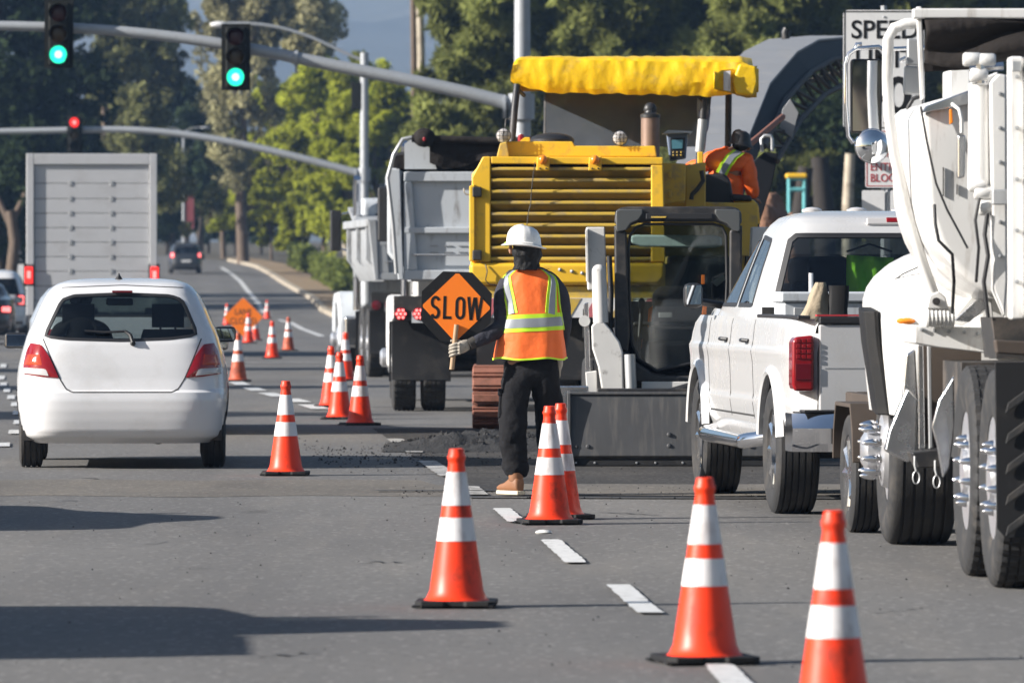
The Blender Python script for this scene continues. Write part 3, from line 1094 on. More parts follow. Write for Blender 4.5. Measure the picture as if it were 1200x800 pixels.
def make_tree(name, kind, seed):
    g = np.random.default_rng(seed)
    rr = random.Random(seed)
    root = empty(name)
    cl, tk = [], MB()
    def limb(p0, p1, r0, r1, sag=.1):
        p0, p1 = Vector(p0), Vector(p1)
        m_ = (p0 + p1) / 2 + Vector((rr.uniform(-1, 1), rr.uniform(-1, 1), rr.uniform(0, 1))) * (p1 - p0).length * sag
        tk.tube([p0, m_, p1], [r0, (r0 + r1) / 2, r1], 7)
    if kind == 'dense':           # tall dark evergreen, unit height 16
        tk.tube([(0, 0, 0), (.1, 0, 5), (0, .1, 10), (0, 0, 15)], [.32, .26, .18, .04], 9)
        for k in range(150):
            h = rr.uniform(2.2, 16)
            ww = 2.9 * (1 - ((h - 6) / 11) ** 2) ** .5 if h > 6 else 2.9 * (.55 + .45 * (h - 2.2) / 3.8)
            a = rr.uniform(0, 6.28)
            q = ww * rr.uniform(.35, 1.05)
            p = (q * math.cos(a), q * math.sin(a), h)
            cl.append((*p, rr.uniform(.55, 1.1), rr.random() ** 1.4))
            if k % 5 == 0: limb((0, 0, max(1.8, h - 1.2)), p, .07, .02)
        leaves('crown', 'leaf_dark', root, cl, 130, .13, 1.5, .2, g)
        bark = 'bark_dark'
    elif kind in ('euc', 'euc_pale'):     # tall eucalyptus with separate plumes, unit height 17
        tk.tube([(0, 0, 0), (.2, .1, 4), (-.1, 0, 8), (.3, 0, 15)], [.38, .30, .22, .06], 9)
        for k in range(17):
            h = rr.uniform(4.5, 16.3) if k > 3 else rr.uniform(12, 16.5)
            a = rr.uniform(0, 6.28)
            q = rr.uniform(.5, 2.6) * (1.15 - .5 * h / 17)
            p = Vector((q * math.cos(a), q * math.sin(a), h))
            limb((0, 0, max(3, h - rr.uniform(2, 4))), p, .11, .03)
            bt = rr.uniform(.15, .75)
            for j in range(15):
                cl.append((p.x + rr.gauss(0, .62), p.y + rr.gauss(0, .62), p.z + rr.gauss(0, .75), rr.uniform(.35, .6), min(1, max(0, bt + rr.gauss(0, .22)))))
        leaves('crown', 'leaf_' + kind, root, cl, 75, .11, 1.9, -.2, g)
        bark = 'bark'
    elif kind == 'broad':         # low yellow-green broadleaf, unit height 8.5
        tk.tube([(0, 0, 0), (.05, 0, 1.2), (.1, 0, 2.4)], [.20, .17, .14], 9)
        for k in range(34):
            h = rr.uniform(2.3, 8.2)
            ww = 3.0 * max(.15, 1 - ((h - 4.4) / 4.3) ** 2) ** .5
            a = rr.uniform(0, 6.28)
            q = ww * rr.uniform(.2, .95)
            p = Vector((q * math.cos(a), q * math.sin(a), h))
            limb((.1, 0, 2.3), p, .07, .015)
            bt = rr.uniform(.15, .9)
            for j in range(12):
                cl.append((p.x + rr.gauss(0, .42), p.y + rr.gauss(0, .42), p.z + rr.gauss(0, .3), rr.uniform(.22, .42), min(1, max(0, bt + rr.gauss(0, .2)))))
        leaves('crown', 'leaf_bright', root, cl, 105, .095, 1.3, .2, g)
        bark = 'bark'
    elif kind == 'pine':          # bushy pine with tufts of needles, unit height 15
        tk.tube([(0, 0, 0), (.1, 0, 4), (0, .1, 9), (0, 0, 14.5)], [.30, .26, .18, .04], 9)
        for k in range(62):
            h = 2.6 + 12.4 * k / 62
            ww = 3.7 * (1.06 - .80 * (h / 15) ** 1.6)
            a = k * 2.4 + rr.uniform(-.4, .4)
            q = ww * rr.uniform(.65, 1.1)
            p = Vector((q * math.cos(a), q * math.sin(a), h + rr.uniform(-.3, .5)))
            limb((0, 0, h - .7), p, .07, .02)
            bt = rr.uniform(.1, .85)
            for j in range(13):
                t = rr.uniform(.3, 1.05)
                cl.append((p.x * t + rr.gauss(0, .30), p.y * t + rr.gauss(0, .30), h - .4 + (p.z - h + .4) * t + rr.gauss(0, .22), rr.uniform(.22, .42), min(1, max(0, bt + rr.gauss(0, .2)))))
        leaves('crown', 'leaf_pine', root, cl, 105, .075, 4.4, .1, g)
        bark = 'bark_dark'
    tk.build('trunk', bark, root, smooth=60)
    return root

protos = {}
def plant_tree(name, kind, px, Z, sc_, label, group, var=0, X=None, sxy=1.0):
    key = (kind, var)
    if key not in protos:
        o = protos[key] = make_tree(name, kind, 100 + 17 * var + len(kind))
    else:
        o = copy_tree(protos[key])
    o.name = name
    x = wx(px, Z) if X is None else X
    o.location = (x, Z, zt(Z) - .05)
    o.rotation_euler = (0, 0, random.uniform(0, 6.28))
    o.scale = (sc_ * sxy, sc_ * sxy, sc_)
    return tag(o, label, 'tree', group)

TG = 'trees lining the far road'
PG = 'pines behind the work zone'
plant_tree('evergreen_tree', 'dense', 2, 300, 1.15, 'dense dark evergreen at the far left edge, over the white estate car', TG)
plant_tree('evergreen_tree', 'dense', 66, 322, 1.05, 'dense dark evergreen right behind the left green traffic light', TG, 1)
plant_tree('evergreen_tree', 'dense', 203, 430, .74, 'dark evergreen with rounded top standing behind the right half of the box truck', TG, 0)
plant_tree('eucalyptus_tree', 'euc', 122, 372, 1.0, 'tall olive eucalyptus rising straight above the box truck', TG, 0)
plant_tree('eucalyptus_tree', 'euc', 164, 392, 1.02, 'tall eucalyptus whose crown ends left of the blue hillside gap', TG, 1)
plant_tree('eucalyptus_tree', 'euc', 172, 365, .60, 'shorter eucalyptus filling the space under the two taller ones by the truck', TG, 2)
plant_tree('eucalyptus_tree', 'euc', 236, 440, .62, 'smaller eucalyptus low behind the far dark car', TG, 0)
plant_tree('eucalyptus_tree', 'euc_pale', 285, 418, 1.05, 'pale grey eucalyptus right behind the right green traffic light', TG, 1)
plant_tree('eucalyptus_tree', 'euc_pale', 352, 430, 1.12, 'pale grey eucalyptus with its top above the street lamp arm', TG, 2)
plant_tree('eucalyptus_tree', 'euc', 262, 455, .55, 'low dark eucalyptus at the vanishing end of the road', TG, 1)
plant_tree('broadleaf_tree', 'broad', 346, 428, 1.36, 'bright yellow-green broadleaf tree left of the far signal pole', TG, 0)
plant_tree('broadleaf_tree', 'broad', 288, 452, 1.0, 'yellow-green broadleaf tree nearest the far end of the hedge', TG, 1)
plant_tree('broadleaf_tree', 'broad', 412, 384, 1.38, 'tall yellow-green broadleaf tree directly behind the far signal pole', TG, 2)
plant_tree('broadleaf_tree', 'broad', 380, 408, .95, 'small yellow-green tree just left of the far dump truck cab', TG, 1)
plant_tree('broadleaf_tree', 'broad', 452, 345, 1.2, 'yellow-green broadleaf tree left of the wooden utility pole', TG, 0)
plant_tree('broadleaf_tree', 'broad', 318, 440, .55, 'low bushy tree under the yellow-green trees at the end of the hedge', TG, 2)
plant_tree('broadleaf_tree', 'broad', 350, 412, .5, 'low bushy tree behind the middle of the hedge', TG, 1)
for k, px in enumerate((150, 196, 244, 276, 306, 340)):
    plant_tree('evergreen_tree', 'dense', px, 476 + 9 * (k % 3), .42 + .05 * (k % 2), ['low dark tree at the road end, hidden by the box truck', 'low dark tree at the road end, left of the far dark car', 'low dark tree at the road end, right of the far dark car', 'low dark tree at the road end, under the pale eucalyptus', 'low dark tree at the road end, left of the hedge', 'low dark tree at the road end, behind the hedge'][k], TG, k % 2)
for px, Z, s_, v, lab in ((580, 246, 1.05, 0, 'bushy pine just right of the wooden utility pole'), (612, 268, 1.12, 1, 'tall pine behind the near end of the upper signal arm'),
                          (648, 252, 1.1, 2, 'pine right behind the yellow canopy beside the steel pole'), (735, 244, 1.1, 0, 'pine behind the middle of the yellow canopy'),
                          (706, 285, 1.25, 1, 'farthest pine over the left half of the yellow canopy'), (815, 250, 1.12, 1, 'pine behind the right end of the yellow canopy'),
                          (905, 236, 1.1, 2, 'pine above the conveyor of the yellow machine'), (1000, 243, 1.12, 0, 'pine directly above the speed limit sign'),
                          (965, 275, 1.3, 1, 'taller pine behind the conveyor and the speed limit sign'), (1095, 238, 1.1, 1, 'pine over the tarp rail of the right truck'),
                          (1185, 246, 1.1, 2, 'pine at the far right edge over the right truck'), (640, 300, 1.2, 2, 'farther pine in the gap behind the steel signal pole'),
                          (860, 295, 1.25, 0, 'farther pine between the yellow canopy and the conveyor')):
    plant_tree('pine_tree', 'pine', px, Z, s_, lab, PG, v)
# bare trunks under the far crowns
for px, Z, h, r_, m, lab in ((14, 280, 4.2, .30, 'bark', 'thick brown tree trunk at the left edge beside the box truck'), (234, 415, 3.6, .16, 'bark_dark', 'dark slim trunk just right of the far dark car'),
                             (218, 425, 3.6, .2, 'bark_dark', 'dark trunk directly behind the far dark car'), (287, 440, 4.5, .22, 'bark_dark', 'dark trunk where the road meets the trees'),
                             (940, 224, 5.2, .36, 'bark_dark', 'dark trunk left of a second one under the conveyor'), (966, 228, 5.6, .44, 'bark_dark', 'thicker dark trunk just left of the pale trunk'),
                             (997, 222, 5.6, .24, 'bark_pale', 'pale peeling trunk seen below the truck door mirror')):
    t = thing('tree', lab, 'tree', (wx(px, Z), Z, zt(Z)), 0, 'bare trunks under the trees')
    mb = MB()
    top = Vector((random.uniform(-.2, .2), 0, h))
    mb.tube([(0, 0, -.1), (random.uniform(-.08, .08), 0, h * .35), (random.uniform(-.12, .12), .05, h * .7), top], [r_, r_ * .85, r_ * .8, r_ * .7], 10)
    for a in ((-1, 1) if px < 900 else ()):
        mb.tube([top * .86, top + Vector((a * .7, .2, .9)), top + Vector((a * 1.1, .2, 2.0))], [r_ * .5, r_ * .36, r_ * .1], 7)
    mb.build('trunk', m, t, smooth=60)
    cl = [(top.x + random.gauss(0, .8), random.gauss(0, .8), h + 1.6 + random.gauss(0, .6), .5, random.random()) for _ in range(16)]
    leaves('crown', 'leaf_dark', t, cl, 40, .12, 1.6)
# off to the left of the frame: trees whose shade crosses the road
for X, Z, kind, s_, v, lab in ((-37, 66, 'euc', .95, 1, 'eucalyptus left of the picture, beside the white hatchback lane'),
                               (-37, 86, 'euc', .92, 2, 'eucalyptus left of the picture, just before the crossing'),
                               (-38, 104, 'euc', .95, 0, 'eucalyptus left of the picture, at the crossing itself'),
                               (-33, 226, 'dense', .62, 1, 'dark evergreen left of the picture, on the far corner'),
                               (-38, 262, 'euc', .75, 2, 'eucalyptus left of the picture, along the far verge')):
    plant_tree('roadside_tree', kind, 0, Z, s_, lab, 'roadside trees left of the picture', v, X)
# the street behind the camera has trees too (they show in mirrors and glass)
for k in range(24):
    plant_tree('roadside_tree', ('dense', 'pine', 'dense', 'euc')[k % 4], 0, -118 - 7 * (k % 3), .95 + .1 * (k % 2), 'tree on the street behind the camera, outside the picture', 'trees behind the camera', (k // 4) % 2, -56 + 5.0 * k)
for k in range(7):
    plant_tree('pine_tree', 'pine', 0, 236 + 11 * (k % 3), 1.05 + .08 * (k % 2), 'pine farther along the side street, outside the picture at the right', 'pines outside the picture', k % 3, 22.5 + 5.2 * k)
for k in range(7):
    plant_tree('evergreen_tree', ('dense', 'euc')[k % 2], 0, 290 + 16 * (k % 3), .95 + .1 * (k % 2), 'tree farther along the far verge, outside the picture at the left', 'verge trees outside the picture', k % 2, -30.5 - 5.4 * k)
# hedge along the far right pavement
def hedge(x0, y0, x1, y1, h, lab):
    t = thing('hedge', lab, 'hedge', (x0, y0, zt(y0)), 0, 'hedge along the far pavement')
    cl = []
    L = math.hypot(x1 - x0, y1 - y0)
    for _ in range(int(L * 26)):
        u = random.random()
        z = random.uniform(.15, h) 
        cl.append(((x1 - x0) * u + random.uniform(-.4, .4), (y1 - y0) * u, z + zt(y0 + (y1 - y0) * u) - zt(y0), .24, random.random()))
    leaves('foliage', 'leaf_hedge', t, cl, 16, .075, 1.3)
    mb = MB()
    for k in range(int(L / 1.5)):
        u = k * 1.5 / L
        zz = zt(y0 + (y1 - y0) * u) - zt(y0)
        mb.tube([((x1 - x0) * u, (y1 - y0) * u, zz + .05), ((x1 - x0) * u, (y1 - y0) * u, zz + .6)], .03, 5)
    mb.build('stem', 'bark', t)
hedge(kr(250) + 2.4, 250, kr(318) + 2.4, 318, 1.25, 'trimmed green hedge along the pavement, nearest length of it')
hedge(kr(328) + 2.3, 328, kr(366) + 2.3, 366, 1.35, 'trimmed green hedge along the pavement, second length, beyond a gap')
hedge(kr(374) + 2.3, 374, kr(400) + 2.3, 400, 1.4, 'trimmed green hedge along the pavement, farthest length')
for k, (y, dx) in enumerate(((246, 3.6), (262, 3.9), (280, 3.7), (298, 3.8), (320, 3.5), (350, 3.3))):
    t = thing('tree', ['pale leaning trunk nearest the far dump truck', 'pale trunk second from the far dump truck', 'pale forked trunk third from the far dump truck', 'pale trunk by the middle of the hedge', 'pale trunk beyond the middle of the hedge', 'pale trunk at the far end of the hedge'][k], 'tree', (kr(y) + dx, y, zt(y)), 0, 'pale trunks behind the hedge')
    mb = MB()
    ln = random.uniform(-.5, .3)
    mb.tube([(0, 0, -.05), (ln * .4, 0, 1.2), (ln, 0, 2.6)], [.22, .18, .13], 9)
    mb.tube([(ln * .5, 0, 1.4), (ln * .5 + .5, .1, 2.7)], [.12, .08], 7)
    mb.build('trunk', 'bark_pale', t, smooth=60)
    cl = [(ln + random.gauss(0, .9), random.gauss(0, .7), 3.2 + random.gauss(0, .6), .45, random.random()) for _ in range(22)]
    leaves('crown', 'leaf_bright', t, cl, 44, .085, 1.3)

# ------------------------------------------------------------------ traffic signals
def signal_head(lab, px, pyt, pyb, Z, lit, backplate=True):
    h = (pyb - pyt) * Z / FP
    t = thing('traffic_light', lab, 'traffic light', (wx(px, Z), Z - .28, wz(pyb, Z)), 0, 'traffic lights hung on the signal arms')
    mb = MB()
    mb.bx(-.17, .17, -.02, .20, 0, h)
    mb.build('housing', 'signal_black', t, bevel=.025)
    if backplate:
        mb = MB()
        mb.prism([(-.245, -.05), (.245, -.05), (.245, h + .05), (-.245, h + .05)], .06, .072, 'y')
        mb.build('backplate', 'signal_black', t, smooth=0)
    mb = MB(); mb.bx(-.05, .05, .2, .32, h * .4, h * .62); mb.bx(-.08, .08, .19, .22, h * .35, h * .67)
    mb.build('bracket', 'galv', t, bevel=.01)
    for k, (nm, on, off) in enumerate((('green', 'green_lit', 'signal_black'), ('amber', 'amber', 'lens_off_amber'), ('red', 'red_lit', 'lens_off_red'))):
        z = h * (k + .5) / 3
        rr = min(.15, h / 6 * .92)
        on_ = nm == lit
        mb = MB()
        mb.lathe([(rr, -.03), (rr * .9, -.055), (rr * .5, -.07), (.001, -.075)], (0, 0, z), 'y', 24)
        l_ = mb.build('lens', on if on_ else off, t, smooth=60)
        if on_:
            mb = MB()
            mb.lathe([(rr * .42, -.072), (rr * .25, -.080), (.001, -.084)], (0, 0, z), 'y', 20)
            mb.build('lamp_core', 'green_hot' if nm == 'green' else 'red_hot', l_, smooth=60)
        mb = MB()          # tunnel visor: upper three quarters of a tube
        n = 22
        A = [R(-40) + R(260) * i / n for i in range(n + 1)]
        for ra, rb in ((rr * 1.06, rr * 1.0),):
            V, F = [], []
            for a in A:
                c, s = math.cos(a), math.sin(a)
                cut = .06 * (1 - max(0, s))
                V += [(ra * c, -.02, z + ra * s), (ra * c, -.27 + cut, z + ra * s), (rb * c, -.27 + cut, z + rb * s), (rb * c, -.02, z + rb * s)]
            for i in range(n):
                for e in range(4):
                    F.append((4 * i + e, 4 * i + (e + 1) % 4, 4 * i + 4 + (e + 1) % 4, 4 * i + 4 + e))
            mb.add(V, F)
        mb.build('visor', 'signal_black', t, smooth=50)
    return t

def mast(lab, px, Z, ytop, r0, r1, arm_px, ra, rb, base_z=0):
    t = thing('signal_pole', lab, 'signal pole', (wx(px, Z), Z, 0), 0)
    q = measure(t)
    top = wz(ytop, Z)
    mb = MB(); mb.tube([(0, 0, base_z), (0, 0, top)], [r0, r1], 20)
    mb.build('pole', 'galv', t, smooth=50)
    mb = MB(); mb.lathe([(r0 * 2.1, base_z), (r0 * 2.1, base_z + .05), (r0 * 1.3, base_z + .09), (r0 * 1.2, base_z + .3)], n=20)
    mb.build('base_plate', 'galv', t)
    P = [q(x, y, Z) for x, y in arm_px]
    n = len(P)
    mb = MB(); mb.tube(P, [ra + (rb - ra) * i / (n - 1) for i in range(n)], 16)
    arm = mb.build('signal_arm', 'galv', t, smooth=60)
    mb = MB(); mb.lathe([(r0 * 1.35, -.22), (r0 * 1.35, .22)], P[0] * 1.0, n=16)
    mb.lathe([(ra * 1.7, -r0 * 1.9), (ra * 1.7, -r0 * 1.6)], tuple(P[0]), 'x', 16)
    mb.build('arm_clamp', 'galv', t)
    return t, q

def smooth_px(pts, m=26):
    xs = [p[0] for p in pts][::-1]; ysv = [p[1] for p in pts][::-1]
    gx = np.linspace(xs[0], xs[-1], m)
    # Catmull-like smoothing of the measured arm line
    gyv = np.interp(gx, xs, ysv)
    for _ in range(3):
        gyv[1:-1] = (gyv[:-2] + 2 * gyv[1:-1] + gyv[2:]) / 4
    return [(a, b) for a, b in zip(gx, gyv)][::-1]

t, q = mast('tall galvanised steel pole carrying the upper signal arm, behind the yellow canopy', 612, 116, -190, .165, .12,
            smooth_px([(611, 125), (560, 111), (480, 94), (400, 79), (300, 58), (200, 42), (100, 33), (0, 30), (-170, 29)]), .118, .070)
for px in (347, 277, 70):
    mb = MB(); c = q(px, {347: 68, 277: 54, 70: 31}[px], 116)
    mb.lathe([(.13, -.03), (.13, .03)], tuple(c), 'x', 14); mb.bx(c.x - .02, c.x + .02, c.y - .02, c.y + .02, c.z - .26, c.z)
    mb.build('cable_clamp', 'galv', t)
signal_head('left hanging traffic light showing green, on the upper signal arm', 70, 4, 77, 116, 'green')
signal_head('right hanging traffic light showing green, on the upper signal arm', 277, 32, 103, 116, 'green')
t, q = mast('far signal pole carrying the lower arm, with a street lamp arm on top', 427, 216, 62, .15, .13,
            smooth_px([(427, 205), (380, 192), (300, 172), (220, 157), (150, 151), (60, 153), (-120, 156)]), .125, .085)
signal_head('small far traffic light showing red, above the box truck', 88, 137, 178, 216, 'red')
mb = MB(); c = q(421, 112, 216); mb.bx(c.x - .25, c.x + .05, -.12, .12, c.z - .45, c.z + .42)
mb.build('control_box', 'signal_black', t, bevel=.02)
mb = MB(); mb.tube([q(x, y, 216) for x, y in smooth_px([(427, 72), (405, 63), (370, 45), (330, 32), (290, 27), (262, 28)], 16)], .05, 8)
mb.build('lamp_arm', 'galv', t, smooth=60)
mb = MB(); c = q(257, 29, 216); mb.ball(c, (.30, .14, .10), 14)
mb.build('lamp_head', 'sign_white', t, smooth=60)

# ------------------------------------------------------------------ utility pole, signs on the right
t = thing('utility_pole', 'weathered wooden utility pole standing left of the pines', 'utility pole', (wx(497, 255), 255, 0))
mb = MB(); mb.tube([(.12, 0, 0), (.02, 0, 4), (-.10, 0, 9), (-.22, 0, 14)], [.20, .18, .16, .14], 12)
mb.build('pole', 'bark_pale', t, smooth=60)
mb = MB(); mb.tube([(-.36, .02, 7.6), (-.42, .02, 14)], [.12, .12], 8); mb.build('cable_guard', 'bark', t, smooth=60)

def sign_frame(name, x0, x1, z0, z1, y, t, m, r=.06):
    mb = MB()
    P = []
    for cx, cz, a0 in ((x1 - r, z1 - r, 0), (x0 + r, z1 - r, 90), (x0 + r, z0 + r, 180), (x1 - r, z0 + r, 270)):
        for k in range(5):
            a = R(a0 + k * 22.5)
            P.append((cx + r * math.cos(a), cz + r * math.sin(a)))
    mb.prism(P, y, y + .006, 'y')
    return mb.build(name, m, t, smooth=0)
def border(x0, x1, z0, z1, y, t, m, w_=.015, ins=.03, name='border'):
    mb = MB()
    x0 += ins; x1 -= ins; z0 += ins; z1 -= ins
    for a in ((x0, x1, z0, z0 + w_), (x0, x1, z1 - w_, z1), (x0, x0 + w_, z0 + w_, z1 - w_), (x1 - w_, x1, z0 + w_, z1 - w_)):
        mb.bx(a[0], a[1], y - .002, y, a[2], a[3])
    return mb.build(name, m, t, smooth=0)

Zs = 77.0
t = thing('speed_limit_sign', 'tall white speed limit sign half hidden by the truck mirror', 'road sign', (wx(1036, Zs), Zs, 0))
q = measure(t)
a, b = q(988, 152, Zs), q(1083, 12, Zs)
fr = sign_frame('sign_face', a.x, b.x, a.z, b.z, 0, t, 'sign_white')
border(a.x, b.x, a.z, b.z, 0, t, 'sign_black', .014, .012)
for word, py, size, bold, sx in (('SPEED', 36, .29, .004, .98), ('LIMIT', 70, .29, .004, 1.0), ('40', 114, .58, .010, 1.05)):
    c = q(1037, py, Zs)
    text_mesh('lettering', word, size, 'sign_black', t, (c.x, -.003, c.z), sx=sx, bold=bold)
mb = MB(); mb.tube([(0, .05, 0), (0, .05, b.z + .05)], .035, 8); mb.build('post', 'galv', t)
mb = MB()
for py in (20, 144):
    c = q(1036, py, Zs); mb.ball((c.x, -.004, c.z), (.014, .008, .014), 8)
mb.build('bolt', 'steel', t)
t = thing('parking_sign', 'white sign with dark red lettering on a post below the speed limit sign', 'road sign', (wx(1038, 74.5), 74.5, 0))
q = measure(t)
a, b = q(1014, 220, 74.5), q(1063, 152, 74.5)
sign_frame('sign_face', a.x, b.x, a.z, b.z, 0, t, 'sign_white', .03)
border(a.x, b.x, a.z, b.z, 0, t, 'sign_red', .009, .014)
for word, py, size in (('NO', 164, .15), ('STOPPING', 181, .098), ('ENTIRE', 196, .125), ('BLOCK', 209, .125)):
    c = q(1038, py, 74.5)
    text_mesh('lettering', word, size, 'sign_red', t, (c.x, -.003, c.z), sx=.85, bold=.0)
a, b = q(1010, 252, 74.5), q(1066, 223, 74.5)
mid = q(1040, 240, 74.5).x
sign_frame('lower_panel', a.x, mid - .03, a.z, b.z, 0, t, 'sign_white', .02)
sign_frame('lower_panel', mid + .03, b.x, a.z, b.z, 0, t, 'sign_white', .02)
mb = MB(); mb.tube([(mid, .04, 0), (mid, .04, q(0, 150, 74.5).z)], .03, 8); mb.build('post', 'galv', t)

# banner on a far lamp pole
t = thing('street_banner', 'faded red banner on a lamp pole far behind the dark car', 'banner', (wx(215, 405), 405, zt(405)))
q = measure(t)
mb = MB(); mb.tube([(0, 0, 0), (0, 0, 8)], [.09, .06], 8); mb.build('pole', 'galv', t)
a, b = q(217, 268, 405), q(230, 228, 405)
mb = MB(); mb.bx(.12, .62, -.015, .015, a.z, b.z); mb.build('banner_cloth', 'banner', t)
mb = MB()
for s in (-1, 1):
    mb.tube([(0, 0, 8), (s * .5, 0, 8.25), (s * 1.1, 0, 8.3)], .035, 6); mb.ball((s * 1.3, 0, 8.28), (.3, .12, .07), 10)
mb.tube([(0, 0, b.z), (.62, 0, b.z)], .02, 6); mb.tube([(0, 0, a.z), (.62, 0, a.z)], .02, 6)
mb.build('lamp_arm', 'galv', t)

# small round white sign among the far trunks
t = thing('round_sign', 'small pale round sign among the dark trunks at the road end', 'road sign', (wx(286, 432), 432, zt(432)))
mb = MB(); mb.tube([(0, 0, 0), (0, 0, 1.8)], .05, 8); mb.build('post', 'galv', t)
mb = MB(); mb.lathe([(.27, -.02), (.27, .02)], (0, -.05, 1.75), 'y', 24); mb.build('sign_face', 'sign_white', t)
t = thing('notice_board', 'small white notice board beside the brown trunk at the left edge', 'notice board', (wx(25, 285), 285, zt(285)))
mb = MB(); mb.bx(-.22, .22, -.02, .02, .95, 2.0); mb.build('board', 'sign_white', t)
mb = MB(); mb.tube([(-.18, .04, 0), (-.18, .04, 2.0)], .03, 6); mb.tube([(.18, .04, 0), (.18, .04, 2.0)], .03, 6); mb.build('post', 'galv', t)

# building, dirt heap and little stand seen under the conveyor
M['stucco'] = mat('stucco', (0.50, 0.38, 0.26), 0.9, var=0.08, vs=1.5)
t = thing('stucco_building', 'tan stucco building behind the signs at the right', 'building', (wx(1130, 292), 292, 0))
mb = MB(); mb.bx(-2.6, 9, 0, 8, 0, 6.6); mb.build('wall', 'stucco', t)
mb = MB(); mb.bx(-2.8, 9.2, -.25, 8.2, 6.6, 6.95); mb.build('roof', 'plank', t)
for k in range(4):
    x = -1.6 + k * 2.6
    f = MB(); f.bx(x - .75, x + .75, -.07, -.002, 3.2, 4.9); w_ = f.build('window', 'sign_white', t, bevel=.02)
    f = MB(); f.bx(x - .62, x + .62, -.085, -.06, 3.33, 4.77); f.build('pane', 'car_dark', w_)
t = thing('dirt_heap', 'reddish brown dirt heap beyond the pickup roof', 'dirt heap', (wx(903, 112), 112, 0))
mb = MB()
V, F = [], []
for j in range(25):
    for i in range(33):
        u, v = i / 32 * 2 - 1, j / 24 * 2 - 1
        d = max(abs(u) ** 2.2, 0) + abs(v) ** 2.2
        h = 2.85 * max(0, 1 - d) ** .55 * (1 + .18 * mnoise.noise(Vector((u * 2.2, v * 2, 4)))) + .1 * mnoise.noise(Vector((u * 7, v * 7, 1))) - .05
        V.append((u * .85, v * 1.6, max(-.05, h)))
for j in range(24):
    for i in range(32):
        k = j * 33 + i
        F.append((k, k + 1, k + 34, k + 33))
mb.add(V, F); mb.build('soil', 'dirt', t, smooth=60, recalc=False)
t = thing('survey_stand', 'little teal frame with a yellow top behind the dirt heap', 'stand', (wx(934, 172), 172, 0))
q = measure(t)
mb = MB()
for sx in (925, 943):
    for dy in (0, .5):
        a, b = q(sx, 240, 172), q(sx, 209, 172)
        mb.tube([(a.x, dy, 0), (b.x, dy, b.z)], .04, 8)
for py in (222, 209):
    a, b = q(925, py, 172), q(943, py, 172)
    mb.tube([a, b], .05, 8); mb.tube([a + Vector((0, .5, 0)), b + Vector((0, .5, 0))], .05, 8)
mb.build('frame', 'teal', t)
mb = MB(); a, b = q(921, 209, 172), q(946, 203, 172)
mb.bx(a.x, b.x, -.1, .6, a.z, b.z); mb.build('top', 'yellow', t, bevel=.05)

# ------------------------------------------------------------------ traffic cones
def make_cone(body='cone'):
    t = empty('traffic_cone')
    def rad(z): return .128 + (.034 - .128) * (z - .03) / (.655 - .03)
    mb = MB()
    prof = [(.150, .028), (.140, .034), (.131, .05)] + [(rad(z), z) for z in (.07, .15, .25, .35, .45, .55, .64)] + [(.037, .655), (.041, .662), (.041, .676), (.036, .684), (.034, .70), (.032, .708), (.024, .71), (.022, .66)]
    mb.lathe(prof, n=48, caps=False)
    mb.build('cone_body', body, t, smooth=40)
    for z0, z1 in ((.295, .400), (.455, .605)):
        mb = MB()
        n = 8
        mb.lathe([(rad(z0) - .001, z0)] + [(rad(z0 + (z1 - z0) * i / n) + .0022, z0 + (z1 - z0) * i / n) for i in range(n + 1)] + [(rad(z1) - .001, z1)], n=48, caps=False)
        mb.build('reflective_collar', 'collar', t, smooth=40)
    mb = MB()
    h, c = .182, .03
    P = [(-h + c, -h), (-.05, -h), (-.04, -h + .012), (.04, -h + .012), (.05, -h), (h - c, -h), (h, -h + c), (h, h - c), (h - c, h), (-h + c, h), (-h, h - c), (-h, -h + c)]
    mb.prism(P, .004, .029, 'z')
    for sx in (-1, 1):
        for sy in (-1, 1):
            mb.bx(sx * .165 - .03, sx * .165 + .01, sy * .15 - .03, sy * .15 + .03, 0, .012)
    mb.build('rubber_base', 'flap', t, bevel=.006)
    return t
cone_a, cone_b = make_cone(), make_cone('cone_shaded')  # cone_b wears the orange that has shade painted in
CG = 'traffic cones set out along the lane'
used = {}
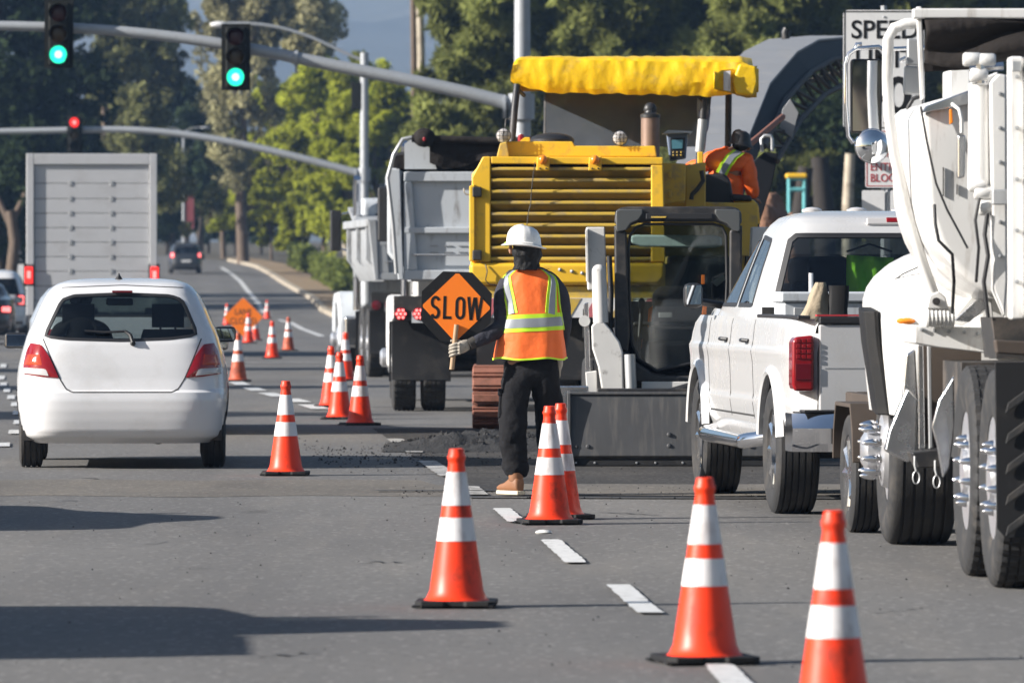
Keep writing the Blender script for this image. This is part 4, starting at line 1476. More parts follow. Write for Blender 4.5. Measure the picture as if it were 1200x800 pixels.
for px, py, src, rz, lab in (
        (826, 777, 0, 8, 'scuffed orange cone in the right foreground, whole cone standing on its base'),
        (977, 853, 0, 20, 'nearest orange cone, its base cut off by the bottom edge of the photo'),
        (535, 711, 0, -6, 'orange cone standing alone in the middle foreground below the flagger'),
        (644, 614, 0, 4, 'front cone of the close pair beside the flagger'),
        (657, 608, 0, 10, 'cone half hidden behind another one beside the flagger'),
        (335, 557, 0, -3, 'orange cone standing alone just right of the white hatchback'),
        (422, 498, 0, 12, 'right cone of the cluster left of the SLOW sign'),
        (398, 491, 0, -8, 'middle cone of the cluster left of the SLOW sign'),
        (388, 477, 0, 5, 'leftmost cone of the cluster left of the SLOW sign'),
        (405, 446, 0, 15, 'rearmost cone of the cluster, close to the dump truck wheel'),
        (319, 420, 0, 0, 'bright cone right of the orange diamond sign'),
        (338, 411, 1, 9, 'dull shaded cone right of the bright one past the diamond sign'),
        (279, 447, 1, 3, 'cone in dull shade-toned orange half hidden by the hatchback mirror'),
        (291, 402, 0, 12, 'left cone of the two under the orange diamond sign'),
        (299, 399, 0, 0, 'right cone of the two under the orange diamond sign'),
        (313, 375, 0, 6, 'farthest red cone, right of and beyond the diamond sign'),
        (266, 381, 0, 0, 'far cone peeking over the left corner of the diamond sign'),
        (285, 374, 0, 0, 'far cone peeking over the top of the diamond sign')):
    proto = cone_b if src else cone_a
    t = proto if src not in used else copy_tree(proto)
    used[src] = 1
    Z = gy(py)
    t.location = (wx(px, Z), Z, zt(Z) + (.005 if Z < 60 else 0))
    t.rotation_euler = (0, 0, R(rz + 4))
    t.scale = (1, 1, 1)
    tag(t, lab, 'traffic cone', CG)

# diamond sign
Zd = 167.0
t = thing('lane_closed_sign', 'small orange diamond roll-up sign on the road by the hatchback mirror', 'road sign', (wx(285, Zd), Zd, zt(Zd)))
q = measure(t)
c = q(285, 371.5, Zd)
h = .485
mb = MB()
P = []
for cx, cz, a0 in ((h, 0, -45), (0, h, 45), (-h, 0, 135), (0, -h, 225)):
    k = .05
    for a in (0, 45, 90):
        P.append((cx * (1 - k / h * 1.4) + k * math.cos(R(a0 + a)), c.z + cz * (1 - k / h * 1.4) + k * math.sin(R(a0 + a))))
mb.prism(P, -.004, .004, 'y'); mb.build('sign_face', 'sign_orange', t, smooth=0)
for word, dz in (('LANE', .12), ('CLOSED', -.10)):
    text_mesh('lettering', word, .22, 'mudflap_brown', t, (0, -.007, c.z + dz), sx=.8, bold=.0)
mb = MB()
mb.tube([(-.34, .25, 0), (0, .02, c.z), (.34, .25, 0)], .014, 6); mb.tube([(0, .012, c.z - h + .02), (0, .012, c.z + h)], .012, 6)
mb.tube([(-.3, -.3, .01), (0, .02, .06), (.3, -.3, .01)], .012, 6)
mb.build('stand', 'steel', t)

# ------------------------------------------------------------------ cars
def inpoly(x, y, P):
    r = False
    j = len(P) - 1
    for i in range(len(P)):
        (xi, yi), (xj, yj) = P[i], P[j]
        if (yi > y) != (yj > y) and x < (xj - xi) * (y - yi) / (yj - yi) + xi:
            r = not r
        j = i
    return r

def surf_rear(B):
    def f(x, z):
        p = Vector((x, B.rear(x, z), z))
        e = .012
        n_ = (Vector((x + e, B.rear(x + e, z), z)) - Vector((x - e, B.rear(x - e, z), z))).cross(Vector((x, B.rear(x, z + e), z + e)) - Vector((x, B.rear(x, z - e), z - e)))
        n_.normalize()
        if n_.y > 0: n_ = -n_
        return p, n_
    return f
def surf_side(B, s):
    def f(y, z):
        p = Vector((s * B.side(y, z), y, z))
        e = .012
        n_ = (Vector((s * B.side(y + e, z), y + e, z)) - Vector((s * B.side(y - e, z), y - e, z))).cross(Vector((s * B.side(y, z + e), y, z + e)) - Vector((s * B.side(y, z - e), y, z - e)))
        n_.normalize()
        if n_.x * s < 0: n_ = -n_
        return p, n_
    return f

def mirror_pts(P): return [(-a, b) for a, b in P]

def build_car(t, tab, n, paint, rw, sides, ws, axles, wr=.31, ww=.19, wx_=.72, K=44, glass='glass', step=.03, seats=True, frit=.022, zseat=1.0):
    B = Body(tab, n, K)
    def sel(x, y, z):
        w_ = B.at(z)[0]
        if rw and abs(y - B.rear(x, z)) < .05 and abs(x) < w_ * .93 and inpoly(x, z, rw): return 'rear'
        if ws and abs(y - B.front(x, z)) < .05 and abs(x) < w_ * .93 and inpoly(x, z, ws): return 'wind'
        if abs(x) > B.side(y, z) - .05:
            for i, P in enumerate(sides):
                if inpoly(y, z, P): return ('side', i, x > 0)
            for a in axles:
                if (y - a) ** 2 + (z - wr) ** 2 < (wr + .055) ** 2 and abs(x) > .6 * w_: return None
        return 'body'
    out = B.shells(sel, 0, step)
    body = out['body'].build('body', paint, t, smooth=40)
    if 'rear' in out: out['rear'].build('rear_window', glass, t, smooth=60)
    if 'wind' in out: out['wind'].build('windscreen', glass, t, smooth=60)
    for key in out:
        if key[0] == 'side': out[key].build('side_window', glass, t, smooth=60)
    inn = B.shells(lambda x, y, z: (lambda k: None if k is None or k != 'body' else 'body')(sel(x * 1.03, y, z)), .035, step)
    inn['body'].build('interior_trim', 'interior', t, smooth=0)
    rs = surf_rear(B)
    if rw: strip(rw, rs, frit, .003, 60, True).build('window_seal', 'black_plastic', t)
    for P in sides:
        for s in (-1, 1): strip(P, surf_side(B, s), frit, .003, 40, True).build('window_seal', 'black_plastic', t)
    W = B.at(.5)[0]
    mb = MB()
    mb.bx(-W + .06, W - .06, tab[0][2] + .15, tab[0][3] - .2, .22, .30)
    y0 = tab[0][2]
    mb.tube([(.28, y0 + .25, .27), (.28, y0 + .9, .27)], .085, 12)
    mb.tube([(-.34, y0 + .10, .24), (-.34, y0 + .7, .26)], .028, 10)
    mb.tube([(-W + .1, axles[0], .29), (W - .1, axles[0], .29)], .05, 10)
    mb.build('underbody', 'chassis', t)
    for a in axles:
        for s in (-1, 1):
            wheel(t, (s * wx_, a, wr), wr, ww, wr * .66, 'car', s, grooves=3)
    if seats:
        for s in (-.36, .36):
            mb = MB()
            yS = (axles[0] + axles[1]) / 2 - .1
            mb.loft([[(s + .25 * a, yS - .02 + b, zseat - .45) for a, b in ((-1, 0), (1, 0), (1, .12), (-1, .12))], [(s + .24 * a, yS - .1 + b, zseat - .05) for a, b in ((-1, 0), (1, 0), (1, .13), (-1, .13))], [(s + .20 * a, yS - .15 + b, zseat + .10) for a, b in ((-1, 0), (1, 0), (1, .10), (-1, .10))]])
            mb.box((s, yS - .12, zseat + .21), (.26, .10, .19))
            mb.tube([(s - .06, yS - .12, zseat), (s - .06, yS - .12, zseat + .2)], .01, 6); mb.tube([(s + .06, yS - .12, zseat), (s + .06, yS - .12, zseat + .2)], .01, 6)
            mb.box((s, yS + .2, zseat - .45), (.5, .5, .16))
            mb.build('seat', 'seat_dark', t, bevel=.045)
        mb = MB(); mb.box((0, axles[1] - .75, zseat - .12), (1.3, .5, .2)); mb.build('dashboard', 'seat_dark', t, bevel=.05)
        mb = MB(); mb.box((0, axles[0] + .55, zseat - .25), (1.2, .16, .5)); mb.build('rear_seat', 'seat_dark', t, bevel=.05)
    return B

def side_mirror(t, x, y, z, s, m, w_=.20, h=.13):
    mb = MB(); mb.box((x + s * w_ / 2, y, z), (w_, .10, h))
    o = mb.build('side_mirror', m, t, bevel=.035, seg=3)
    mb = MB(); mb.box((x + s * w_ / 2, y - .052, z), (w_ * .84, .006, h * .74), (-.6, 0, -3)); mb.build('mirror_glass', 'mirror', o, bevel=.002)
    mb = MB(); mb.box((x - s * .02, y + .02, z - .03), (.12, .06, .05)); mb.build('mirror_arm', m, o, bevel=.01)

def person_seated(lab, loc, rz, shirt='seat_dark', parent_name='person'):
    t = thing('person', lab, 'person', loc, rz)
    V = [(0, 0, 0), (0, .02, .25), (0, .0, .48), (0, .02, .56), (0, .03, .64), (0, .04, .75), (-.19, .0, .46), (-.25, .12, .22), (-.16, .38, .22), (.19, .0, .46), (.25, .12, .22), (.16, .38, .22), (-.1, .4, .02), (.1, .4, .02), (-.1, .48, -.4), (.1, .48, -.4)]
    E = [(0, 1), (1, 2), (2, 3), (3, 4), (4, 5), (2, 6), (6, 7), (7, 8), (2, 9), (9, 10), (10, 11), (0, 12), (0, 13), (12, 14), (13, 15)]
    rad = [(.17, .12), (.17, .12), (.16, .10), (.055, .055), (.085, .095), (.07, .08), .06, .05, .035, .06, .05, .035, .08, .08, .05, .05]
    skin_obj('body', shirt, t, V, E, rad, 2, 0)
    mb = MB(); mb.ball((0, .035, .72), (.095, .11, .115), 14); mb.build('hair', 'bandana', t)
    return t

# white hatchback ------------------------------------------------------------------
Zc = 53.7
RD = R(3.0)
tc = thing('hatchback', 'white hatchback driving away in the left lane, nearest car', 'car', (wx(147, Zc), Zc - .45, 0), RD)
tab = [(.20, .72, .16, 3.6), (.255, .80, .07, 3.72), (.30, .81, .035, 3.76), (.38, .825, .015, 3.78), (.46, .838, .002, 3.8), (.54, .843, 0, 3.8), (.598, .843, .012, 3.79), (.618, .842, .050, 3.78), (.70, .838, .070, 3.7), (.80, .825, .085, 3.5), (.90, .800, .105, 3.2), (.98, .775, .125, 2.95), (1.03, .760, .150, 2.8), (1.075, .742, .172, 2.7), (1.15, .706, .215, 2.55), (1.25, .664, .275, 2.37), (1.34, .618, .335, 2.2), (1.38, .592, .36, 2.12), (1.42, .556, .40, 2.03), (1.45, .51, .46, 1.95), (1.475, .43, .60, 1.85), (1.488, .30, .85, 1.7), (1.493, .15, 1.1, 1.5)]
hz_ = lambda P: [((a - 406) / 411, (770 - b) / 411) for a, b in P]
rw = hz_([(216, 226), (205, 240), (158, 340), (163, 346), (230, 353), (405, 358), (560, 352), (636, 342), (646, 334), (606, 240), (594, 226), (560, 214), (406, 208), (250, 214)])
rw = [(x, z) for x, z in rw]
sides = [[(1.05, 1.0), (1.12, 1.30), (1.75, 1.34), (1.75, .99)], [(1.82, .99), (1.82, 1.34), (2.05, 1.32), (2.6, 1.0)]]
wsP = [(-.66, .99), (-.54, 1.36), (.54, 1.36), (.66, .99)]
B = build_car(tc, tab, 7.0, 'car_white', rw, sides, wsP, (.74, 3.12), .31, .185, .72, 62, 'glass', .022, zseat=.98)
rs = surf_rear(B)
lampP = hz_([(114, 367), (146, 371), (172, 408), (203, 477), (150, 474), (89, 465), (92, 432), (101, 392)])
for s in (1, -1):
    f = (lambda P: P) if s == 1 else mirror_pts
    o = patch(f(lampP), rs, .010, 60, 5, .02, .012).build('tail_lamp', 'red_lens', tc, smooth=50)
    patch(f(hz_([(110, 404), (146, 404), (152, 438), (97, 438)])), rs, .022, 32, 3, .004, .006).build('indicator', 'amber_red', o, smooth=50)
    patch(f(hz_([(93, 446), (162, 448), (172, 472), (92, 463)])), rs, .019, 32, 3, .004, .006).build('reversing_lamp', 'clear_lens', o, smooth=50)
strip(hz_([(152, 352), (180, 420), (207, 482), (226, 512), (246, 523), (405, 523), (566, 523), (586, 512), (605, 482), (632, 420), (660, 352)]), rs, .009, .0015, 90).build('hatch_gap', 'seam', tc)
strip(hz_([(210, 188), (406, 180), (602, 188)]), rs, .006, .0015, 30).build('roof_gap', 'seam', tc)
mb = MB()
P = [rs(*hz_([p])[0]) for p in ((440, 368), (432, 345), (415, 333))]
mb.tube([p + n_ * .03 for p, n_ in P], [.014, .016, .012], 8)
P = [rs(*hz_([p])[0]) for p in ((418, 333), (350, 336), (285, 331))]
mb.tube([p + n_ * .028 for p, n_ in P], [.011, .009, .006], 8)
mb.build('rear_wiper', 'black_plastic', tc)
mb = MB(); p, n_ = rs(*hz_([(440, 368)])[0]); mb.ball(p + n_ * .01, (.022, .02, .022), 10); mb.build('wiper_boss', 'black_plastic', tc)
mb = MB(); mb.lathe([(.035, 1.475), (.026, 1.49), (.010, 1.515), (.006, 1.53)], (-.03, .75, 0), n=12); mb.build('aerial', 'black_plastic', tc)
mb = MB(); mb.box((0, .335, 1.385), (.16, .02, .018)); mb.build('brake_light', 'red_deep', tc, bevel=.004)
side_mirror(tc, -.77, 2.35, .985, -1, 'black_plastic', .20, .13)
side_mirror(tc, .735, 2.35, 1.035, 1, 'black_plastic', .18, .125)
mb = MB(); mb.box((-.03, 2.10, 1.30), (.22, .04, .06)); mb.build('inner_mirror', 'black_plastic', tc, bevel=.015)
pr = person_seated('driver of the hatchback, a dark silhouette seen through its rear window', Vector(tc.location) + Matrix.Rotation(RD, 3, 'Z') @ Vector((-.34, 1.72, .62)), RD)

# generic saloon and estate ------------------------------------------------------------
SEDAN = [(.20, .78, .12, 4.5), (.30, .86, .03, 4.65), (.55, .89, 0, 4.7), (.80, .885, .03, 4.6), (.90, .87, .06, 3.7), (1.04, .85, .10, 3.25), (1.085, .80, .50, 3.1), (1.11, .77, .85, 3.0), (1.2, .72, 1.15, 2.75), (1.34, .63, 1.45, 2.4), (1.40, .55, 1.65, 2.28), (1.43, .40, 1.8, 2.2), (1.44, .2, 1.9, 2.1)]
SUVT = [(.26, .80, .10, 4.5), (.36, .90, .03, 4.6), (.6, .93, 0, 4.65), (.95, .925, .04, 4.5), (1.05, .91, .06, 3.7), (1.12, .89, .09, 3.4), (1.3, .83, .17, 3.0), (1.55, .73, .33, 2.6), (1.66, .65, .45, 2.4), (1.72, .52, .7, 2.25), (1.75, .3, 1.1, 1.9)]
def small_car(name, lab, X, Z, rz, tabx, paint, lampx=(.60, .86), lampz=(.72, .90), lit='red_lit', zscale=1.0, K=34, glass='glass_dark'):
    t = thing(name, lab, 'car', (X, Z, zt(Z)), rz)
    tb = [(a * zscale, b, c, d) for a, b, c, d in tabx]
    suv = tabx is SUVT
    if suv:
        rw_ = [(-.70, 1.13), (-.60, 1.52), (.60, 1.52), (.70, 1.13)]
        sd = [[(.65, 1.14), (.85, 1.5), (1.7, 1.54), (1.7, 1.14)], [(1.78, 1.14), (1.78, 1.54), (2.45, 1.52), (3.05, 1.14)]]
        ws_ = [(-.72, 1.15), (-.60, 1.58), (.60, 1.58), (.72, 1.15)]
        rw_, sd, ws_ = [(a, b * zscale) for a, b in rw_], [[(a, b * zscale) for a, b in P] for P in sd], [(a, b * zscale) for a, b in ws_]
    else:
        rw_ = [(-.65, 1.135), (-.54, 1.33), (.54, 1.33), (.65, 1.135)]
        sd = [[(1.15, 1.05), (1.6, 1.32), (2.0, 1.32), (2.0, 1.05)], [(2.07, 1.05), (2.07, 1.32), (2.35, 1.30), (2.85, 1.05)]]
        ws_ = [(-.68, 1.06), (-.55, 1.33), (.55, 1.33), (.68, 1.06)]
    B_ = build_car(t, tb, 5.5, paint, rw_, sd, ws_, (.95, 3.75), .34 if suv else .32, .21, .78, K, glass, .035, zseat=1.05 if suv else .9)
    s_ = surf_rear(B_)
    for s in (-1, 1):
        P = [(s * lampx[0], lampz[0]), (s * lampx[1], lampz[0] - .02), (s * (lampx[1] - .01), lampz[1] + .02), (s * lampx[0], lampz[1])]
        o = patch(P, s_, .008, 32, 3, .02, .01).build('tail_lamp', 'red_lens', t, smooth=50)
        P2 = [(s * (lampx[0] + .06), lampz[0] + .04), (s * (lampx[1] - .07), lampz[0] + .03), (s * (lampx[1] - .07), lampz[1] - .03), (s * (lampx[0] + .06), lampz[1] - .03)]
        patch(P2, s_, .02, 20, 2, .005, .006).build('brake_bulb', lit, o, smooth=50)
    strip([(-.58, 1.0 if suv else .96), (-.55, .55), (0, .53), (.55, .55), (.58, 1.0 if suv else .96)], s_, .012, .002, 50).build('boot_gap', 'seam', t)
    P = [(-.26, .66), (.26, .66), (.26, .78), (-.26, .78)]
    patch(P, s_, .004, 24, 2, .01).build('number_plate', 'sign_white', t)
    mb = MB(); mb.bx(-.8, .8, -.02, .06, .38, .46); mb.build('bumper_trim', 'black_plastic', t, bevel=.02)
    for s in (-1, 1):
        side_mirror(t, s * .86, 2.9, 1.02 * zscale if not suv else 1.18, s, paint if paint != 'car_dark' else 'black_plastic', .2, .15)
    return t
Zs_ = 65.0
small_car('silver_car', 'silver car just ahead of the white hatchback, nearly hidden by it', wx(141, Zs_), Zs_, R(3), [(a, (b if a < 1.2 else b + .05), c, d) for a, b, c, d in SUVT], 'silver', (.60, .86), (.80, 1.0), 'red_lens', .84, glass='glass')
small_car('saloon_car', 'dark saloon car cut off by the left edge of the photo', -12.35, 157, R(3.3), SEDAN, 'car_dark', (.55, .86), (.72, .90), 'red_hot')
small_car('estate_car', 'white sport utility car at the left edge beside the box truck', -13.05, 171, R(3.3), SUVT, 'car_white', (.62, .87), (.85, 1.12), 'red_hot')
o = small_car('estate_car', 'dark sport utility car far up the road under the trees', wx(218, 380), 380, R(4.5), SUVT, 'car_dark', (.62, .87), (.90, 1.18), 'red_hot')

# box truck ------------------------------------------------------------------------------
Zb = 132.0
t = thing('box_truck', 'white box truck with a roll-up rear door, waiting under the red light', 'truck', (wx(107, Zb), Zb, 0), R(3.4))
q = lambda px, py: ((px - 107) * Zb / FP, CAMH - (py - HOR) * Zb / FP)
X0, Zt_ = q(31, 180); X1 = q(184, 180)[0]; Zl = .80
mb = MB(); mb.bx(X0 + .02, X1 - .02, .10, 6.6, Zl, Zt_ - .02); mb.build('cargo_box', 'box_white', t, bevel=.02)
dx0, dz1 = q(40, 193); dx1 = q(175, 193)[0]
mb = MB()
mb.bx(X0, dx0, -.02, .12, Zl, Zt_); mb.bx(dx1, X1, -.02, .12, Zl, Zt_); mb.bx(dx0, dx1, -.018, .12, dz1, Zt_ - .003); 
mb.build('rear_frame', 'box_white', t, bevel=.015)
n = 9
seam = [193, 215, 233, 250, 267, 284, 301, 318, 335, 352, 366]
me_ = None
for a, b in zip(seam[:-1], seam[1:]):
    z1, z0 = q(0, a)[1], q(0, b)[1]
    mb = MB(); mb.bx(dx0 + .01, dx1 - .01, .035, .075, z0 + .005, z1 - .005)
    o = mb.build('door_panel', 'box_white', t, bevel=.008)
    h_ = MB()
    for px in (83, 131):
        hx = q(px, 0)[0]
        h_.bx(hx - .035, hx + .035, .024, .034, z0 - .05, z0 + .05)
    h_.build('hinge', 'steel', o, bevel=.006)
mb = MB(); mb.bx(dx0, dx1, .08, .095, Zl, dz1); mb.build('door_backing', 'chassis', t)
for s in (-1, 1):
    x = X0 + .05 if s < 0 else X1 - .05
    mb = MB(); mb.bx(x - .075, x + .075, -.045, -.022, 1.42, 1.74); o = mb.build('tail_lamp', 'red_lit', t, bevel=.02)
    mb = MB(); mb.bx(x - .035, x + .035, -.055, -.047, 1.52, 1.66); mb.build('lamp_core', 'red_hot', o, bevel=.01)
    mb = MB(); mb.bx(x - .1, x + .1, -.02, .05, 1.36, 1.8); mb.build('lamp_housing', 'black_plastic', t, bevel=.01)
mb = MB(); mb.bx(-.45, .45, .1, 6.9, .58, .79); mb.bx(X0 + .05, X1 - .05, -.1, .1, .5, .66); mb.build('chassis', 'chassis', t)
for y in (1.9, 6.9):
    for s in (-1, 1):
        for dx in ((0, -.3) if y < 3 else (0,)):
            wheel(t, (s * (1.02 + dx), y, .46), .46, .25, .28, 'steer' if y > 3 else 'dual', s)
mb = MB(); mb.prism([(6.75, .7), (9.0, .7), (9.0, 1.5), (7.9, 1.75), (7.5, 2.6), (6.75, 2.6)], -1.0, 1.0, 'x'); mb.build('cab', 'truck_white', t, bevel=.06)
for s in (-1, 1):
    mb = MB(); mb.bx(s * .98, s * 1.19, 1.15, 1.3, .18, .95); mb.build('mudflap', 'flap', t)

# shade casters left of the frame: traffic waiting in the next lanes
def mk(x, y, z): return Vector((x, y, z))

# ------------------------------------------------------------------ crew-cab pickup
def make_pickup(lab, X, Y, rz, paint='pickup_white', group=None, detail=True):
    t = thing('pickup_truck', lab, 'pickup truck', (X, Y, 0), rz, group)
    tab = [(.46, .93, .20, 6.05), (.56, .97, .16, 6.18), (.66, .985, .14, 6.2), (.70, .990, .135, 6.2), (.73, .982, .135, 6.2), (.95, .990, .13, 6.2), (1.01, 1.000, .13, 6.18), (1.03, 1.000, .13, 6.18), (1.06, .988, .13, 6.15), (1.11, .982, .13, 6.12), (1.18, .975, .135, 6.0), (1.235, .96, .14, 5.8)]
    B = Body(tab, 13, 120)
    AX = (1.27, 5.23)
    wr = .405
    def sel(x, y, z):
        if abs(x) > B.side(y, z) - .04:
            for a in AX:
                if (y - a) ** 2 + (z - wr) ** 2 < (wr + .075) ** 2 and abs(x) > .6: return None
        if abs(y - B.rear(x, z)) < .04 and abs(x) < .84 and y < .3 and z > .65: return None
        if y < .42 and z < .66: return None
        return 'body'
    sh = B.shells(sel, 0, .022, top=False)
    sh['body'].build('body', paint, t, smooth=35)
    inn = B.shells(lambda x, y, z: 'body' if y < 2.2 and sel(x, y, z) == 'body' else None, .05, .04, .84, top=False)
    inn['body'].build('bed_liner', 'chassis', t, smooth=0)
    mb = MB(); mb.bx(-.94, .94, .2, 2.15, .80, .84); mb.bx(-.93, .93, 2.15, 2.2, .84, 1.30); mb.build('bed_floor', 'chassis', t)
    mb = MB()      # hood and cowl
    mb.loft([[(-.95 + max(0, y - 5) * .12, y, 1.20), (.95 - max(0, y - 5) * .12, y, 1.20), (.91 - max(0, y - 5) * .14, y, z), (-.91 + max(0, y - 5) * .14, y, z)] for y, z in ((2.2, 1.25), (4.7, 1.30), (5.2, 1.28), (5.7, 1.235), (5.9, 1.21))])
    mb.build('bonnet', paint, t, bevel=.03)
    # bed rail caps
    for s in (-1, 1):
        mb = MB(); mb.bx(s * .885, s * .965, .16, 2.18, 1.232, 1.256); mb.build('bed_rail', 'black_plastic', t, bevel=.008)
    # cab
    ct = [(1.23, .96, 2.20, 4.85), (1.30, .94, 2.22, 4.68), (1.40, .905, 2.27, 4.47), (1.55, .85, 2.36, 4.17), (1.70, .79, 2.45, 3.9), (1.79, .75, 2.50, 3.74), (1.84, .72, 2.54, 3.64), (1.885, .67, 2.62, 3.55), (1.915, .58, 2.78, 3.42), (1.93, .42, 3.0, 3.3)]
    Cb = Body(ct, 7, 80)
    rw_ = [(-.80, 1.30), (-.815, 1.36), (-.70, 1.735), (-.665, 1.765), (.665, 1.765), (.70, 1.735), (.815, 1.36), (.80, 1.30)]
    sd = [[(2.68, 1.31), (2.86, 1.70), (2.92, 1.735), (3.36, 1.76), (3.36, 1.31)], [(3.47, 1.31), (3.47, 1.76), (3.72, 1.735), (4.52, 1.31)]]
    ws_ = [(-.86, 1.31), (-.70, 1.80), (.70, 1.80), (.86, 1.31)]
    def csel(x, y, z):
        w_ = Cb.at(z)[0]
        if abs(y - Cb.rear(x, z)) < .05 and abs(x) < w_ * .93 and inpoly(x, z, rw_): return 'rear'
        if abs(y - Cb.front(x, z)) < .05 and abs(x) < w_ * .93 and inpoly(x, z, ws_): return 'wind'
        if abs(x) > Cb.side(y, z) - .05:
            for i, P in enumerate(sd):
                if inpoly(y, z, P): return ('side', i, x > 0)
        return 'body'
    out = Cb.shells(csel, 0, .02)
    out['body'].build('cab', paint, t, smooth=40)
    out['rear'].build('rear_window', 'glass_mid', t, smooth=60)
    out['wind'].build('windscreen', 'glass', t, smooth=60)
    for key in out:
        if key[0] == 'side': out[key].build('side_window', 'glass_mid', t, smooth=60)
    inn = Cb.shells(lambda x, y, z: 'body' if csel(x * 1.03, y, z) == 'body' else None, .04, .03)
    inn['body'].build('interior_trim', 'interior', t, smooth=0)
    crs = surf_rear(Cb)
    strip(rw_, crs, .030, .004, 70, True).build('window_seal', 'black_plastic', t)
    for P in sd:
        for s in (-1, 1): strip(P, surf_side(Cb, s), .028, .004, 44, True).build('window_seal', 'black_plastic', t)
    for s in (-.42, .42):
        for yb in (2.75, 3.75):
            mb = MB(); mb.box((s, yb, 1.18), (.5, .16, .55)); mb.box((s, yb - .02, 1.53), (.28, .12, .20)); mb.build('seat', 'seat_dark', t, bevel=.05)
    mb = MB(); mb.box((0, 4.45, 1.22), (1.6, .5, .18)); mb.build('dashboard', 'seat_dark', t, bevel=.05)
    # gaps, handles, arches
    for s in (-1, 1):
        ss = surf_side(B, s)
        for y in (2.21, 3.42, 4.62):
            strip([(y, .58), (y, .9), (y + (.02 if y > 4 else 0), 1.22)], ss, .012, .002, 20).build('door_gap', 'seam', t)
        strip([(2.2, .60), (4.6, .60)], ss, .012, .002, 20).build('door_gap', 'seam', t)
    for s in (-1, 1):
        for y in (2.52, 3.66):
            mb = MB(); p, n_ = surf_side(B, s)(y, 1.08); mb.tube([p + n_ * .004 + Vector((0, -.09, 0)), p + n_ * .035 + Vector((0, -.06, 0)), p + n_ * .035 + Vector((0, .06, 0)), p + n_ * .004 + Vector((0, .09, 0))], .013, 8)
            mb.build('door_handle', 'black_plastic', t)
        for a in AX:
            mb = MB()
            rings = []
            for k in range(29):
                g = R(10 + 160 * k / 28)
                cx_, cz_ = math.cos(g), math.sin(g)
                rg = []
                for (dr, dx) in ((.070, -.02), (.068, .022), (.085, .034), (.115, .024), (.135, -.012)):
                    rr = wr + dr
                    rg.append((s * (B.side(a, min(1.1, .5 + .4)) + dx), a + rr * cx_, max(.40, wr + rr * cz_)))
                rings.append(rg)
            mb.loft(rings)
            mb.build('wheel_arch', paint, t, smooth=50)
            mb = MB()   # dark wheel well
            V = []
            P = [(a + (wr + .09) * math.cos(R(k * 12)), wr + (wr + .09) * math.sin(R(k * 12))) for k in range(16)]
            for k in range(15):
                (y0, z0), (y1, z1) = P[k], P[k + 1]
                mb.add([(s * .93, y0, z0), (s * .93, y1, z1), (s * .55, y1, z1), (s * .55, y0, z0)], [(0, 1, 2, 3)])
            mb.add([(s * .55, y, z) for y, z in P], [tuple(range(16))])
            mb.build('wheel_well', 'dark', t, smooth=0)
            wheel(t, (s * .86, a, wr), wr, .28, .245, 'car', s, 'chrome', grooves=5)
        mb = MB()
        x = s * 1.03
        mb.tube([(s * .86, 2.05, .47), (x, 2.2, .44), (x, 2.4, .43), (x, 4.35, .43), (x, 4.5, .44), (s * .86, 4.65, .47)], .050, 12)
        mb.build('side_step', 'chrome', t, smooth=60)
        mb = MB(); mb.box((s * 1.12, 4.42, 1.37), (.13, .11, .17)); o = mb.build('side_mirror', 'black_plastic', t, bevel=.04)
        mb = MB(); mb.box((s * 1.12, 4.361, 1.375), (.10, .006, .13), (-1.0, 0, -4 * s)); mb.build('mirror_glass', 'mirror', o)
        mb = MB(); mb.tube([(s * .90, 4.48, 1.30), (s * 1.08, 4.44, 1.33)], .025, 8); mb.build('mirror_arm', 'black_plastic', o)
    # tail: gate, lamps, bumper
    mb = MB(); mb.prism([(-.835, .665), (.835, .665), (.835, 1.20), (-.835, 1.20)], .125, .18, 'y'); o = mb.build('tailgate', paint, t, bevel=.012)
    mb = MB(); mb.bx(-.835, .835, .112, .19, 1.203, 1.25); mb.build('gate_cap', 'black_plastic', o, bevel=.01)
    mb = MB(); mb.bx(-.85, .85, .118, .2, 1.252, 1.262); mb.build('gate_trim', 'sign_red', o)
    mb = MB(); mb.bx(-.14, .14, .108, .124, 1.03, 1.12); mb.build('gate_handle', 'black_plastic', o, bevel=.01)
    strip([(-.8, .93), (.8, .93)], lambda x, z: (Vector((x, .125, z)), Vector((0, -1, 0))), .008, .0015, 6).build('gate_crease', 'steel', o)
    for s in (-1, 1):
        mb = MB()
        P = [(.868, .79), (.868, 1.137), (.985, 1.125), (1.003, 1.09), (1.004, .83), (.99, .79)]
        mb.prism([(s * a, b) for a, b in P], .112, .30, 'y')
        o = mb.build('tail_lamp', 'red_lens', t, bevel=.02, seg=3)
        for k in range(4):
            mb = MB()
            for j in range(3): mb.bx(s * (.885 + j * .034), s * (.885 + j * .034 + .026), .105, .111, .99 + k * .033, .99 + k * .033 + .024)
            mb.build('lamp_cell', 'red_lens', o, bevel=.003)
        mb = MB(); mb.bx(s * .885, s * .985, .105, .111, .86, .96); mb.build('reversing_lamp', 'red_deep', o, bevel=.004)
    mb = MB()
    rings = []
    for k in range(25):
        x = -1.0 + 2.0 * k / 24
        e = abs(x) ** 8 * .08 - .05
        rings.append([(x * 1.015, .02 + e, .42), (x * 1.015, -.015 + e, .47), (x * 1.015, -.02 + e, .565), (x * 1.015, .012 + e, .60), (x * 1.015, .03 + e, .655), (x * 1.015, .34 + e, .655), (x * 1.015, .34 + e, .42)])
    mb.loft(rings)
    mb.build('bumper', 'chrome', t, smooth=30)
    mb = MB(); mb.bx(-.955, .955, .10, .50, .44, .662); mb.build('bumper_filler', 'black_plastic', t)
    mb = MB(); mb.bx(-.95, .95, -.03, .2, .663, .676); mb.build('bumper_pad', 'black_plastic', t, bevel=.006)
